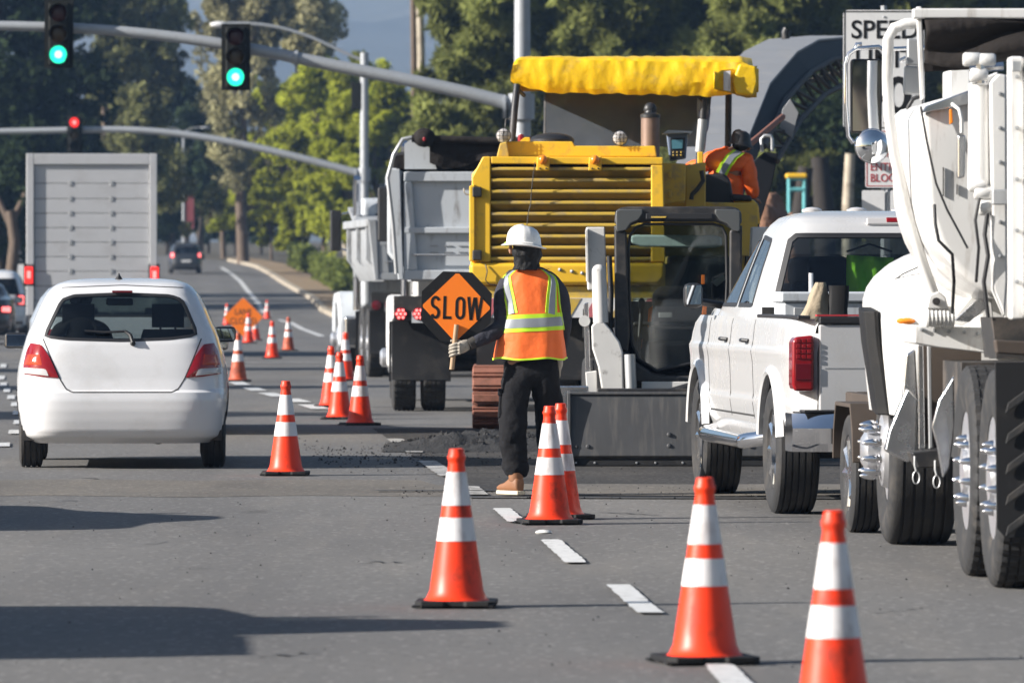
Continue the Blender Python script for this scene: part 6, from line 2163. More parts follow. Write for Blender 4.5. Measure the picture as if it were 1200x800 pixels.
# mudflap with chevrons behind the rear wheels, safety pins on wire loops
mb = MB(); f = [q(x, y, 32.18) for x, y in ((1166, 424), (1300, 424), (1300, 630), (1178, 630), (1168, 618))]; mb.slab(f, (0, .02, 0)); o = mb.build('mudflap', 'flap', tC, bevel=.004)
me_ = None
for k in range(5):
    py = 450 + k * 36
    pts = [(1178, py + 34), (1181, py + 22), (1240, py - 22), (1240, py - 10)]
    mb = MB(); mb.slab([q(x, y, 32.17) for x, y in pts], (0, -.012, 0)); mb.build('chevron_rib', 'rubber', o, bevel=.004)
for px, py in ((1072, 545), (1096, 550)):
    c = q(px, py, 36.55)
    mb = MB(); mb.tube([c + Vector((0, 0, .05)), c, c + Vector((.008, 0, -.03))], .008, 6)
    mb.tube([c + Vector((.008 + .018 * math.sin(a), 0, -.065 + .034 * math.cos(a))) for a in [2 * PI * k / 14 for k in range(15)]], .005, 6)
    mb.build('wire_loop', 'steel', tC, smooth=60)

for pts in (((1080, 386), (1095, 387), (1112, 388), (1130, 389), (1146, 391)), ((1172, 110), (1172, 150), (1172, 190), (1172, 260), (1172, 300)), ((1192, 90), (1192, 150), (1192, 210), (1192, 270), (1192, 330))):
    for px, py in pts:
        Z_ = 35.89 if py > 380 else (34.29 if px < 1180 else 33.99)
        mb = MB(); c = q(px, py, Z_); mb.lathe([(.011, .01), (.011, -.006), (.001, -.008)], tuple(c), 'y', 6); mb.build('bolt', 'steel', tC, smooth=0)
C_tube('hydraulic_hose', 'black_plastic', [(1157, 250, 34.3), (1154, 275, 34.3), (1158, 300, 34.28), (1153, 330, 34.3), (1158, 372, 34.3)], .011, 8)
C_tube('hydraulic_hose', 'black_plastic', [(1148, 232, 34.3), (1143, 258, 34.3), (1147, 290, 34.3), (1144, 330, 34.4)], .008, 8)
C_tube('cable', 'black_plastic', [(1095, 240, 34.9), (1096, 262, 34.86), (1100, 282, 34.85), (1108, 290, 34.85), (1116, 298, 34.86), (1118, 330, 34.9), (1116, 366, 35.7)], .009, 8)
C_slab('latch_plate', 'steel', [(1186, 72), (1197, 72), (1197, 84), (1186, 84)], 33.96, .03, .005)
for k in range(5):
    C_tube('rung', 'steel', [(1203, 130 + 48 * k, 33.8), (1240, 130 + 48 * k, 33.8)], .012, 8)

# ------------------------------------------------------------------ milling machine
tM = thing('milling_machine', 'large yellow road milling machine under a yellow canvas canopy', 'milling machine', (wx(690, 64), 64.0, 0), 0)
q = measure(tM)
def M_slab(name, m, pts, Z, depth, bevel=0.0, parent=None, seg=2):
    mb = MB(); pslab(mb, q, pts, Z, depth)
    return mb.build(name, m, parent or tM, bevel=bevel, seg=seg)
def M_tube(name, m, pts, r, n=10, parent=None):
    mb = MB(); mb.tube([q(*p) for p in pts], r, n)
    return mb.build(name, m, parent or tM, smooth=60)
ZF = 63.0
# engine housing and grille
M_slab('engine_housing', 'yellow', [(553, 204), (569, 184), (776, 185), (780, 342), (551, 342)], ZF + .12, 2.6, .02)
fr = [[(551, 206), (569, 182), (574, 185), (574, 310), (551, 343)], [(569, 182), (777, 183), (777, 196), (574, 193)], [(764, 196), (777, 196), (781, 312), (764, 306)], [(551, 313), (781, 313), (781, 344), (551, 344)]]
M_slab('grille_frame', 'yellow', [(553, 208), (566, 183.5), (575, 183.5), (575, 307), (552, 307)], ZF - .02, .16, .012)
M_slab('grille_frame', 'yellow', [(575.6, 183.5), (777, 184.5), (777, 193), (575.6, 192)], ZF - .018, .16, .01)
M_slab('grille_frame', 'yellow', [(763, 193.6), (777, 193.6), (780, 307), (763, 307)], ZF - .02, .16, .012)
M_slab('rear_beam', 'yellow', [(550, 308), (780, 308), (780, 325), (772, 334), (556, 334), (550, 326)], ZF - .06, .25, .04, seg=3)
M_slab('hinge_strip', 'yellow', [(550, 218), (556.5, 216), (556.5, 306), (550, 306)], ZF - .05, .05, .01)
mb = MB(); pslab(mb, q, [(575.6, 192), (763, 193), (763, 307), (575.6, 307)], ZF + .10, .01); mb.build('grille_backing', 'dark', tM)
xa, xb = q(575.4, 0, ZF).x, q(763.5, 0, ZF).x
yl = q(0, 0, ZF).y
M['louvre_shaded'] = mat('louvre_shaded', (0.30, 0.20, 0.045), 0.6, var=0.15, vs=5, dirt=(0.16, 0.12, 0.06), da=0.7, ds=7, bump=0.7, bs=160, bdist=0.004)  # slat faces: grime, plus their shade put into a darker yellow
for k in range(9):
    py = 196.3 + 13.15 * k
    zt_ = q(0, py + 2.0, ZF).z
    zb_ = q(0, py + 12.0, ZF).z
    mb = MB()
    P = [(yl - .008, zt_ - .004), (yl - .004, zt_ + .012), (yl + .05, zt_ + .022), (yl + .052, zt_ + .010), (yl + .006, zt_ - .006), (yl + .082, zb_), (yl + .074, zb_ - .004), (yl - .006, zt_ - .016)]
    mb.prism(P, xa, xb, 'x')
    sl = mb.build('louvre_slat', 'louvre_shaded', tM, smooth=0)
    mb = MB(); mb.prism([(yl - .012, zt_ - .008), (yl - .012, zt_ + .008), (yl + .006, zt_ + .018), (yl + .004, zt_ + .010), (yl - .0085, zt_ + .001)], xa, xb, 'x'); mb.build('slat_lip', 'yellow_worn', sl, smooth=0)  # lighter lip colour paints the sunlit upper edge of the slat
# hinges, hook, wire, seam
for py in (225, 299):
    M_slab('door_hinge', 'black_steel', [(553.5, py - 6), (564.5, py - 6), (564.5, py + 6), (553.5, py + 6)], ZF - .09, .08, .012)
M_tube('door_hook', 'steel', [(552, 228, ZF - .03), (546, 228, ZF - .03), (543.5, 225, ZF - .03), (543.5, 221, ZF - .03)], .008, 6)
M_tube('hanging_wire', 'black_plastic', [(627, 190, ZF - .05), (625, 205, ZF - .07), (623, 222, ZF - .07), (622, 238, ZF - .06), (619, 250, ZF - .06), (617.5, 264, ZF - .05)], .005, 6)
M_tube('hanging_wire', 'black_plastic', [(569, 310, ZF - .07), (571, 318, ZF - .09), (569, 328, ZF - .09), (573, 333, ZF - .08), (582, 334, ZF - .08)], .006, 6)
for py, px in ((318, 670), (320, 682), (328, 690), (316, 656)):
    mb = MB(); mb.ball(q(px, py, ZF - .06), .018, 8); mb.build('bolt', 'steel', tM)
# lower plate with faded chevrons
M_slab('bumper_plate', 'yellow_worn', [(552, 335), (780, 335), (780, 350), (552, 350)], ZF + .0, .1, .01)
cv = M_slab('chevron_board', 'sign_white', [(556, 349), (776, 349), (776, 372), (556, 372)], ZF - .03, .03)
M['faded_red'] = mat('faded_red', (0.50, 0.13, 0.15), 0.6, var=0.15, vs=8)
for k in range(7):
    x = 560 + 31 * k
    mb = MB(); pslab(mb, q, [(x, 371.5), (x + 15, 371.5), (x + 28, 349.5), (x + 13, 349.5)], ZF - .035, .004); mb.build('chevron_stripe', 'faded_red' if k % 2 == 0 else 'yellow_worn', cv)
# hood top step
M_slab('engine_cover', 'yellow', [(588, 168), (592, 165.5), (671, 166), (674, 171), (768, 171), (770, 184), (582, 184)], ZF + .4, 1.9, .012)
M_slab('side_cap', 'yellow_worn', [(582, 184), (586, 168), (594, 166), (597, 184)], ZF + .28, .1, .01)
for px in (636, 697):
    M_slab('lamp_bracket', 'yellow', [(px - 6.5, 184), (px + 8, 183), (px + 8, 200), (px - 7.5, 200)], ZF - .07, .045, .008)
    mb = MB(); c = q(px, 187.5, ZF - .10); mb.ball(c, (.045, .05, .045), 14); mb.build('amber_beacon', 'amber', tM)
    mb = MB()
    for dx in (-3, 4): mb.ball(q(px + dx, 197.5, ZF - .075), .010, 6)
    mb.build('bolt', 'black_steel', tM)
def work_light(px, py, Z, base):
    c = q(px, py, Z)
    mb = MB(); mb.lathe([(.03, .10), (.062, .05), (.072, 0), (.066, -.012)], tuple(c), 'y', 20); o = mb.build('work_light', 'black_plastic', tM, smooth=50)
    mb = MB(); mb.lathe([(.064, -.012), (.04, -.026), (.001, -.03)], tuple(c), 'y', 20); mb.build('lamp_glass', 'clear_lens', o, smooth=60)
    mb = MB()
    for k in (-.035, 0, .035):
        mb.tube([(c.x + k, c.y - .038, c.z - .062), (c.x + k, c.y - .038, c.z + .062)], .003, 5); mb.tube([(c.x - .062, c.y - .038, c.z + k), (c.x + .062, c.y - .038, c.z + k)], .003, 5)
    mb.tube([c + Vector((0, .03, -.06)), q(px + 1, base, Z) + Vector((0, .03, 0))], .014, 6)
    mb.build('lamp_guard', 'black_steel', o)
work_light(590, 159, ZF + .35, 178); work_light(726.5, 162, ZF + .4, 178)
M_tube('aerial', 'black_steel', [(592, 150, ZF + .4), (592.5, 140, ZF + .4), (598, 139, ZF + .4)], .006, 6)
mb = MB(); c = q(610.5, 162, ZF + .6); mb.lathe([(.03, -.04), (.03, .02), (.026, .035), (.001, .04)], tuple(c), 'z', 14); mb.build('filler_cap', 'red_lens', tM)
mb = MB(); c = q(647, 165, ZF + .8); mb.ball(c, (.21, .2, .075), 18); mb.build('air_intake', 'black_plastic', tM)
M_slab('cover_block', 'yellow', [(615, 161), (621, 161), (621, 168), (606, 168)], ZF + .55, .1, .006)
mb = MB(); c = q(741, 181, ZF + .55); mb.lathe([(.085, -.03), (.085, .02), (.06, .035), (.001, .04)], tuple(c), 'z', 20); mb.build('filler_neck', 'yellow_worn', tM)
M_tube('exhaust_pipe', 'rust_pipe', [(762, 186, ZF + .9), (762, 137, ZF + .9)], .087, 20)
mb = MB(); c = q(762, 137, ZF + .9); mb.lathe([(.094, -.01), (.094, .02), (.055, .04), (.05, .06)], tuple(c), 'z', 20); mb.ball(q(762, 128, ZF + .9), (.063, .05, .063), 14); mb.build('exhaust_cap', 'black_steel', tM)
# operator console
cs = M_slab('console', 'screen_plex', [(781, 156), (806, 154), (804, 186), (785, 189)], ZF + 1.1, .14, .012)
M_slab('console_hood', 'steel', [(776, 157), (783, 152.5), (812, 154), (809, 158), (806, 156), (783, 157)], ZF + 1.0, .2, .006, cs)
M_slab('console_face', 'black_plastic', [(785.5, 162), (803, 161.5), (802, 186), (786, 187)], ZF + 1.085, .012, 0, cs)
M_slab('console_screen', 'screen_blue', [(787, 164), (800.5, 163.8), (800, 174), (787.4, 174.6)], ZF + 1.075, .008, 0, cs)
mb = MB()
for i in range(3):
    for j in range(2): mb.ball(q(789 + i * 4.6, 178.5 + j * 3.4, ZF + 1.08), (.009, .008, .009), 6)
mb.build('button', 'yellow_worn', cs)
# canopy: wrinkled canvas over a light frame
mb = MB()
def canopy_ring(px0, px1, prof, n):
    pass
V, F = [], []
prof = [(.0, 110.5), (-.03, 104), (-.035, 95), (-.03, 86), (-.02, 77), (-.005, 70), (.03, 67.5), (.5, 64), (1.4, 62.5), (2.3, 63), (2.55, 66), (2.6, 80), (2.6, 98)]
nu = 110
for i in range(nu + 1):
    u = i / nu
    px = 598.5 + (889 - 598.5) * u
    e = max(0, 1 - u / .045); e2 = max(0, (u - .93) / .07)
    for j, (dy, py) in enumerate(prof):
        pyy = py
        if j < 7:
            hem = [0, 0, 0, 0, 0, 0, 0][j]
            w_ = (1 - j / 7)
            hem = float(np.interp(px, [598, 603, 620, 640, 700, 760, 830, 850, 870, 890], [95, 97.5, 104, 108.5, 110, 111, 113, 112, 110, 108])) + .8 * math.sin(u * 41) + .5 * math.sin(u * 97)
            top_ = float(np.interp(px, [598, 607, 640, 870, 890], [72, 68, 68, 71, 80]))
            pyy = top_ + (hem - top_) * (110.5 - 67.5 - (py - 67.5)) / -43.0 + (hem - top_) if j < 6 else py + top_ - 68
        wr_ = .014 * mnoise.noise(Vector((u * 9, py * .06, 1))) + .011 * mnoise.noise(Vector((u * 30 + py * .25, py * .10, 5))) + .008 * mnoise.noise(Vector((u * 34 - py * .3, py * .12, 8)))
        zz = .35 * abs(((u * 17 + py * .035) % 1) - .5)
        c = q(px + e * max(0, j - 2) * 1.3 - e2 * (6 if j > 5 else 0), pyy + (e + e2) * (3 if 6 < j < 11 else 0), ZF + 2.0)
        V.append((c.x, c.y + dy - (wr_ * 1.1 + .05 * zz * (1 if 2 <= j <= 5 else 0)) * (1 if 0 < j < 7 else .2), c.z + (.5 * wr_ if j > 5 else .25 * wr_)))
m_ = len(prof)
for i in range(nu):
    for j in range(m_ - 1):
        k = i * m_ + j
        F.append((k, k + m_, k + m_ + 1, k + 1))
mb.add(V, F)
# closed ends
for i in (0, nu):
    mb.f.append(tuple(range(i * m_, (i + 1) * m_))); mb.m.append(0)
cn = mb.build('canopy', 'canvas', tM, smooth=30)
M_slab('canopy_patch', 'collar', [(848, 84), (856, 83), (856, 107), (848, 106)], ZF + 1.82, .004, 0, cn)
M_slab('canopy_corner', 'canvas', [(866, 74), (887, 78), (889, 96), (884, 113), (862, 111), (858, 96)], ZF + 1.86, .35, .03, cn, 3)
mb = MB()
V, F = [], []
nu2 = 30
for i in range(nu2 + 1):
    u = i / nu2
    px = 836 + 52 * u
    top = 84 - 8 * u
    bot = 104 + 10 * min(1, u * 1.3) - 4 * max(0, u - .8)
    for j in range(9):
        v = j / 8
        c = q(px, top + (bot - top) * v, ZF + 1.78)
        V.append((c.x, c.y - .03 * math.sin(u * 11 + v * 3) - .04 * mnoise.noise(Vector((u * 5, v * 3, 2))) + .35 * u, c.z))
for i in range(nu2):
    for j in range(8):
        k = i * 9 + j
        F.append((k, k + 9, k + 10, k + 1))
mb.add(V, F); o = mb.build('canopy_flap', 'canvas', cn, smooth=60, recalc=False)
sd_ = o.modifiers.new('thick', 'SOLIDIFY'); sd_.thickness = .01
# posts and windscreen
for pts, r_ in ((((606, 100, ZF + 2.0), (603, 128, ZF + 1.9), (600, 168, ZF + 1.8)), .035), (((641, 98, ZF + 4.2), (640, 165, ZF + 4.2)), .032), (((826, 100, ZF + 2.1), (823, 150, ZF + 2.1), (819, 190, ZF + 2.1), (818, 232, ZF + 2.1)), .034), (((854, 100, ZF + 4.2), (853, 180, ZF + 4.2)), .034)):
    M_tube('canopy_post', 'black_steel', pts, r_, 10)
M_tube('post_sleeve', 'steel', [(823.5, 140, ZF + 2.06), (820, 178, ZF + 2.06)], .048, 10)
M_tube('canopy_brace', 'black_steel', [(808, 105, ZF + 2.0), (824, 118, ZF + 2.1)], .02, 8)
M_tube('canopy_brace', 'black_steel', [(606, 104, ZF + 2.0), (614, 112, ZF + 2.3)], .02, 8)
M_slab('windscreen', 'smoke_screen', [(640, 98), (822, 100), (822, 172), (640, 172)], ZF + 4.1, .012)
mb = MB()
V, F = [], []
for i in range(9):
    for j in range(15):
        u, v = i / 8, j / 14
        c = q(818 + 8 * u + 9 * u * (1 - v), 104 + 72 * v, ZF + 2.3)
        V.append((c.x, c.y + .05 * math.sin(u * 9 + v * 8) + .03 * math.sin(v * 23 + u * 3), c.z))
for i in range(8):
    for j in range(14):
        k = i * 15 + j
        F.append((k, k + 15, k + 16, k + 1))
mb.add(V, F); o = mb.build('rolled_curtain', 'screen_plex', tM, smooth=50, recalc=False)
sd_ = o.modifiers.new('thick', 'SOLIDIFY'); sd_.thickness = .01
# platform and right side
M_slab('platform_panel', 'yellow_worn', [(772, 190), (804, 192), (803, 236), (774, 240)], ZF + .9, .06, .012)
M_slab('platform_panel', 'yellow_worn', [(803.5, 193), (827, 190), (827, 245), (803, 245)], ZF + 1.1, .06, .012)
M_slab('platform_post', 'yellow', [(817.5, 178), (824, 178), (826, 246), (818, 246)], ZF + 1.95, .06, .01)
M_slab('platform_panel', 'yellow_worn', [(776, 236), (888, 238), (888, 300), (778, 300)], ZF + 1.3, .1, .012)
M_slab('platform_deck', 'black_steel', [(780, 262), (890, 262), (890, 272), (780, 272)], ZF + 1.4, 2.2, .01)
for py in (205, 228):
    M_slab('panel_latch', 'yellow_worn', [(783, py - 4), (787, py - 4), (787, py + 4), (783, py + 4)], ZF + .87, .03, .006)
sb = M_slab('seat_back', 'black_plastic', [(825, 204), (848, 203), (856, 210), (861, 243), (824, 243)], ZF + 1.7, .10, .03)
M_slab('side_box', 'yellow', [(859, 236), (882, 233), (889, 240), (891, 262), (886, 271), (864, 270)], ZF + 1.6, .5, .03, seg=3)
M_slab('arm_pad', 'black_plastic', [(857, 227), (880, 229), (882, 236), (858, 235)], ZF + 1.55, .5, .02)
M_slab('side_box_mark', 'black_plastic', [(872, 240), (874, 240), (874, 266), (871, 266)], ZF + 1.58, .012)
M_slab('side_box_mark', 'black_plastic', [(868, 252.5), (883, 252), (883, 254), (868, 254.5)], ZF + 1.575, .012)
M_tube('hose', 'black_plastic', [(822, 200, ZF + 1.0), (824, 212, ZF + 1.0), (817, 222, ZF + 1.0), (811, 228, ZF + 1.0), (810, 234, ZF + 1.0)], .022, 8)
# frame and crawlers
M_slab('main_frame', 'black_steel', [(590, 330), (860, 300), (860, 440), (590, 440)], ZF + .5, 5.5)
M_slab('side_frame', 'yellow_worn', [(785, 300), (890, 290), (890, 400), (785, 400)], ZF + 2.0, 3.5, .02)
def crawler(x0, y0, wdt):
    c = empty('crawler', (x0, y0, 0), 0, tM)
    L, H = 1.15, .62
    r_ = H / 2 - .04
    path = []
    for k in range(9): path.append((-L / 2 + L * k / 8.0, .04, 0))
    for k in range(1, 6): path.append((L / 2 + r_ * math.sin(PI * k / 6), .04 + r_ - r_ * math.cos(PI * k / 6), PI * k / 6))
    for k in range(9): path.append((L / 2 - L * k / 8.0, .04 + 2 * r_, PI))
    for k in range(1, 6): path.append((-L / 2 - r_ * math.sin(PI * k / 6), .04 + r_ + r_ * math.cos(PI * k / 6), PI + PI * k / 6))
    me_ = None
    for y, z, a in path:
        if me_ is None:
            mb = MB(); mb.box((0, 0, .0), (wdt, .128, .055)); mb.box((0, 0, -.035), (wdt * .96, .075, .03))
            o = mb.build('track_pad', 'rust', c, bevel=.01); me_ = o.data
        else:
            o = link('track_pad', me_, c, .01)
        o.location = (0, y, z); o.rotation_euler = (a, 0, 0)
    mb = MB()
    for y in (-L / 2, 0, L / 2): mb.cyl((-wdt * .35, y, .04 + r_), (wdt * .35, y, .04 + r_), r_ - .05, n=20)
    mb.bx(-wdt * .3, wdt * .3, -L / 2, L / 2, .2, .42); mb.bx(-.14, .14, -.15, .15, .45, 1.2)
    mb.build('track_frame', 'black_steel', c)
crawler(q(575, 0, 68.4).x, q(0, 0, 68.4).y, .36)
crawler(q(575, 0, 68.4).x + 1.85, q(0, 0, 68.4).y, .36)
# discharge conveyor rising ahead
TR = [(846, 232, 71.0), (866, 188, 73.0), (879, 157, 75.0), (903, 97, 79.0), (935, 60, 83.5), (960, 46, 88.0), (1004, 42, 95.0)]
BR = [(868, 242, 71.0), (878, 206, 73.0), (892, 172, 75.0), (918, 117, 79.0), (948, 84, 83.5), (974, 70, 88.0), (1015, 64, 95.0)]
W_ = .66
TRv, BRv = [q(*p) for p in TR], [q(*p) for p in BR]
for i in range(len(TR) - 1):
    a, b = TRv[i], TRv[i + 1]
    dx = Vector((W_, 0, 0)); g = (b - a).normalized() * .006
    mb = MB(); mb.slab([a - dx + g, a + g, b - g, b - dx - g], (0, .03, -.03)); mb.build('conveyor_cover', 'conveyor', tM, bevel=.008)
mb = MB()
rings = []
for a, b in zip(TRv, BRv):
    o_ = Vector((-.02, .03, -.03))
    rings.append([a + o_, b, b - Vector((W_ * 1.2, 0, 0)), a - Vector((W_ - .02, -.03, .03))])
mb.loft(rings); mb.build('conveyor_trough', 'conveyor_side', tM, smooth=0)
mb = MB()
for i in range(2, len(TR) - 1):
    for k in range(3):
        u0, u1 = k / 3, (k + 1) / 3
        a0, a1 = TRv[i].lerp(TRv[i + 1], u0), TRv[i].lerp(TRv[i + 1], u1)
        b0, b1 = BRv[i].lerp(BRv[i + 1], u0), BRv[i].lerp(BRv[i + 1], u1)
        nrm = Vector((.03, -.05, 0))
        lo0, lo1 = b0 + (b0 - a0) * 1.15, b1 + (b1 - a1) * 1.15
        mb.tube([b0 + nrm, lo1 + nrm], .024, 6); mb.tube([lo0 + nrm, lo1 + nrm], .035, 6); mb.tube([lo1 + nrm, b1 + nrm], .022, 6); mb.tube([lo0 + nrm * 0 + Vector((-.6, .1, 0)), lo1 + Vector((-.6, .1, 0))], .035, 6); mb.tube([lo1 + Vector((-.6, .1, 0)), b1 + nrm], .02, 6)
mb.tube([p + Vector((.03, -.05, 0)) for p in BRv[2:]], .035, 6)
mb.build('conveyor_truss', 'chassis', tM, smooth=40)
M_slab('truss_plate', 'conveyor', [(917, 128), (926, 116), (936, 132), (928, 162), (914, 150)], 77.0, .04, .006)
M_tube('lift_rod', 'rust', [(868, 178, 70.0), (892, 158, 72.0), (917, 137, 74.5)], .034, 10)
M_tube('lift_handle', 'steel', [(893, 178, 71.0), (892, 163, 71.0), (896, 159, 71.0), (903, 159, 71.0), (905, 163, 71.0), (905, 178, 71.0)], .018, 8)
M_slab('guard_panel', 'conveyor_side', [(876, 195), (896, 178), (912, 180), (905, 215), (890, 262), (876, 262)], 70.5, .05, .01)
M_tube('top_hook', 'black_steel', [(921, 46, 84), (920, 38, 84), (922, 34, 84)], .05, 8)

# ------------------------------------------------------------------ skid steer loader
tS = thing('skid_steer', 'small loader with black cab frame and steel bucket facing the camera', 'loader', (wx(795, 55.3), 55.3, 0), 0)
q = measure(tS)
def S_slab(name, m, pts, Z, depth, bevel=0.0, parent=None, seg=2):
    mb = MB(); pslab(mb, q, pts, Z, depth)
    return mb.build(name, m, parent or tS, bevel=bevel, seg=seg)
def S_tube(name, m, pts, r, n=10, parent=None):
    mb = MB(); mb.tube([q(*p) for p in pts], r, n)
    return mb.build(name, m, parent or tS, smooth=60)
ZB = 54.0
bl, br = q(665, 0, ZB).x, q(934, 0, ZB).x
yb = q(0, 0, ZB).y
bk = MB()
prof = [(.0, .085), (.012, .30), (.035, .565), (.06, .575), (.10, .565), (.16, .45), (.42, .30), (.60, .12), (.60, .03), (.08, .02), (.02, .07)]
bk.prism([(yb + a, b) for a, b in prof], bl + .02, br - .02, 'x'); bucket = bk.build('bucket', 'bucket', tS, bevel=.008)
for s, x in ((-1, bl), (1, br)):
    mb = MB(); mb.prism([(yb - .02, .03), (yb - .02, .58), (yb + .15, .60), (yb + .45, .35), (yb + .62, .02)], x - .012 + (.012 if s < 0 else -.012), x + .012 + (.012 if s < 0 else -.012), 'x'); mb.build('bucket_side', 'bucket', bucket, bevel=.004)
mb = MB(); mb.bx(bl + .02, br - .02, yb + .03, yb + .25, .0, .02); mb.prism([(yb + .015, .012), (yb + .03, .075), (yb + .06, .075), (yb + .06, .012)], bl + .03, br - .03, 'x'); mb.build('cutting_edge', 'flap', bucket)
mb = MB(); mb.bx(bl + .02, br - .02, yb + .02, yb + .07, .57, .592); mb.build('bucket_lip', 'bucket', bucket, bevel=.005)
for px, py in ((675, 523), (689, 523), (784, 509), (784, 522), (880, 509), (880, 523)):
    mb = MB(); c = q(px, py, ZB); mb.lathe([(.016, .03), (.018, -.008), (.012, -.016), (.001, -.018)], (c.x, yb + .01, c.z), 'y', 10); mb.build('bolt', 'bucket', bucket, smooth=40)
for px in (675, 697, 746, 768, 800):
    mb = MB(); c = q(px, 542, ZB); mb.lathe([(.010, .01), (.008, -.005), (.001, -.006)], (c.x, yb + .016, c.z), 'y', 8); mb.build('edge_bolt', 'steel', bucket)
# cab frame
ZR = 55.0
def fpoly(pts, Z=ZR, d=.12, m='black_steel', name='cab_frame', bevel=.02, parent=None): return S_slab(name, m, pts, Z, d, bevel, parent, 3)
fpoly([(720, 262), (721, 249), (726, 243.5), (735, 242), (855, 242), (864, 243.5), (869, 249), (869.5, 262), (856, 269), (851, 264), (838, 260), (752, 260), (740, 264), (735, 270)])
fpoly([(719.8, 263), (734.5, 271), (735.5, 300), (736, 340), (738, 395), (736, 412), (721, 410)], ZR + .003, .115)
fpoly([(869.8, 263), (855, 270), (854.5, 340), (852, 395), (854, 412), (869, 410)], ZR + .003, .115)
fpoly([(721.5, 411), (736.5, 412), (745, 424), (765, 437), (782, 440), (812, 440), (835, 436), (846, 424), (853, 412), (868.5, 411), (866, 448), (725, 448)], ZR + .006, .11)
for pts in ([(722, 247), (728, 245.2), (753, 245.2), (753.4, 250), (748, 258), (739, 262), (733.5, 270), (724, 272), (722, 270)], [(838, 245.2), (862, 245.2), (867.5, 247), (867.5, 270), (865, 272), (858, 270), (852, 262), (843, 258), (837.6, 250)]):
    o = S_slab('head_lamp', 'lens_grey', pts, ZR - .02, .03, .012, None, 3)
S_slab('light_strip', 'black_plastic', [(757, 250), (835, 250), (835, 257), (757, 257)], ZR - .012, .03, .006)
S_slab('badge', 'yellow_worn', [(763, 253.5), (781, 253.5), (780, 255.3), (763, 255.3)], ZR - .016, .004)
# door: thin rounded frame and glass
P = [(741, 402), (737.5, 345), (736.5, 290), (738.5, 276), (745, 266.5), (756, 262.5), (836, 262.5), (846, 266), (851, 276), (852, 330), (849, 402), (845, 418), (770, 434), (748, 420)]
S_tube('door_frame', 'black_plastic', [(x, y, ZR + .04) for x, y in P + [P[0]]], .012, 8)
S_slab('door_glass', 'glass_cab', P, ZR + .05, .006)
# cab shell, roof, sides, rear
S_slab('cab_roof', 'black_steel', [(724, 244), (866, 244), (866, 250), (724, 250)], ZR + .1, 1.3, .02)
for a, b in ((720.5, 727), (862.5, 869)):
    S_slab('cab_side', 'black_steel', [(a, 385), (b, 385), (b, 448), (a, 448)], ZR + .12, 1.25)
    for dz in (0, .6, 1.2):
        S_slab('side_bar', 'black_steel', [(a, 274), (b, 274), (b, 386), (a, 386)], ZR + .12 + dz, .05)
S_slab('rear_window', 'glass_cab', [(728, 262), (862, 262), (862, 352), (728, 352)], ZR + 1.36, .008)
S_slab('cab_rear', 'interior', [(722, 353), (868, 353), (868, 450), (722, 450)], ZR + 1.34, .05)
S_slab('cab_floor', 'interior', [(727, 436), (862, 436), (862, 448), (727, 448)], ZR + .15, 1.2)
S_slab('teal_strip', 'teal_pale' if 'teal_pale' in M else 'clear_lens', [(738, 277), (745, 275), (838, 276), (846, 278), (846, 289), (836, 290.5), (750, 289), (740, 285)], ZR + 1.2, .05, .02)  # pale teal strip put in across the upper cab
st = S_slab('seat', 'seat_dark', [(765, 345), (772, 335), (820, 335), (828, 345), (832, 410), (760, 410)], ZR + 1.0, .16, .05, None, 3)
S_slab('seat_base', 'seat_dark', [(758, 400), (836, 400), (838, 432), (756, 432)], ZR + .5, .55, .04, st, 3)
for pts in ([(822, 322), (826, 322), (826, 333), (822, 333)], [(824, 357), (829, 354), (828, 370), (822, 372)], [(760, 362), (765, 358), (763, 380), (759, 384)], [(749, 400), (753, 397), (752, 408), (748, 410)]):
    S_slab('seat_belt', 'sign_orange', pts, ZR + .8, .02, .003)
for x in (748, 838):
    S_tube('control_lever', 'black_plastic', [(x, 420, ZR + .35), (x + 2, 385, ZR + .38), (x + 4, 360, ZR + .40)], .018, 8)
    mb = MB(); mb.ball(q(x + 4, 356, ZR + .40), (.032, .03, .05), 10); mb.build('lever_knob', 'black_plastic', tS)
S_slab('lap_bar', 'black_steel', [(742, 377), (846, 377), (846, 382), (742, 382)], ZR + .5, .05, .015)
S_slab('dash_box', 'steel', [(772, 366), (788, 366), (788, 372), (772, 372)], ZR + .9, .05, .004)
S_slab('side_pod', 'interior', [(836, 325), (852, 318), (852, 400), (836, 400)], ZR + .4, .5, .02)
S_slab('grab_handle', 'steel', [(833, 330), (848, 322), (852, 326), (840, 336)], ZR + .3, .03, .006)
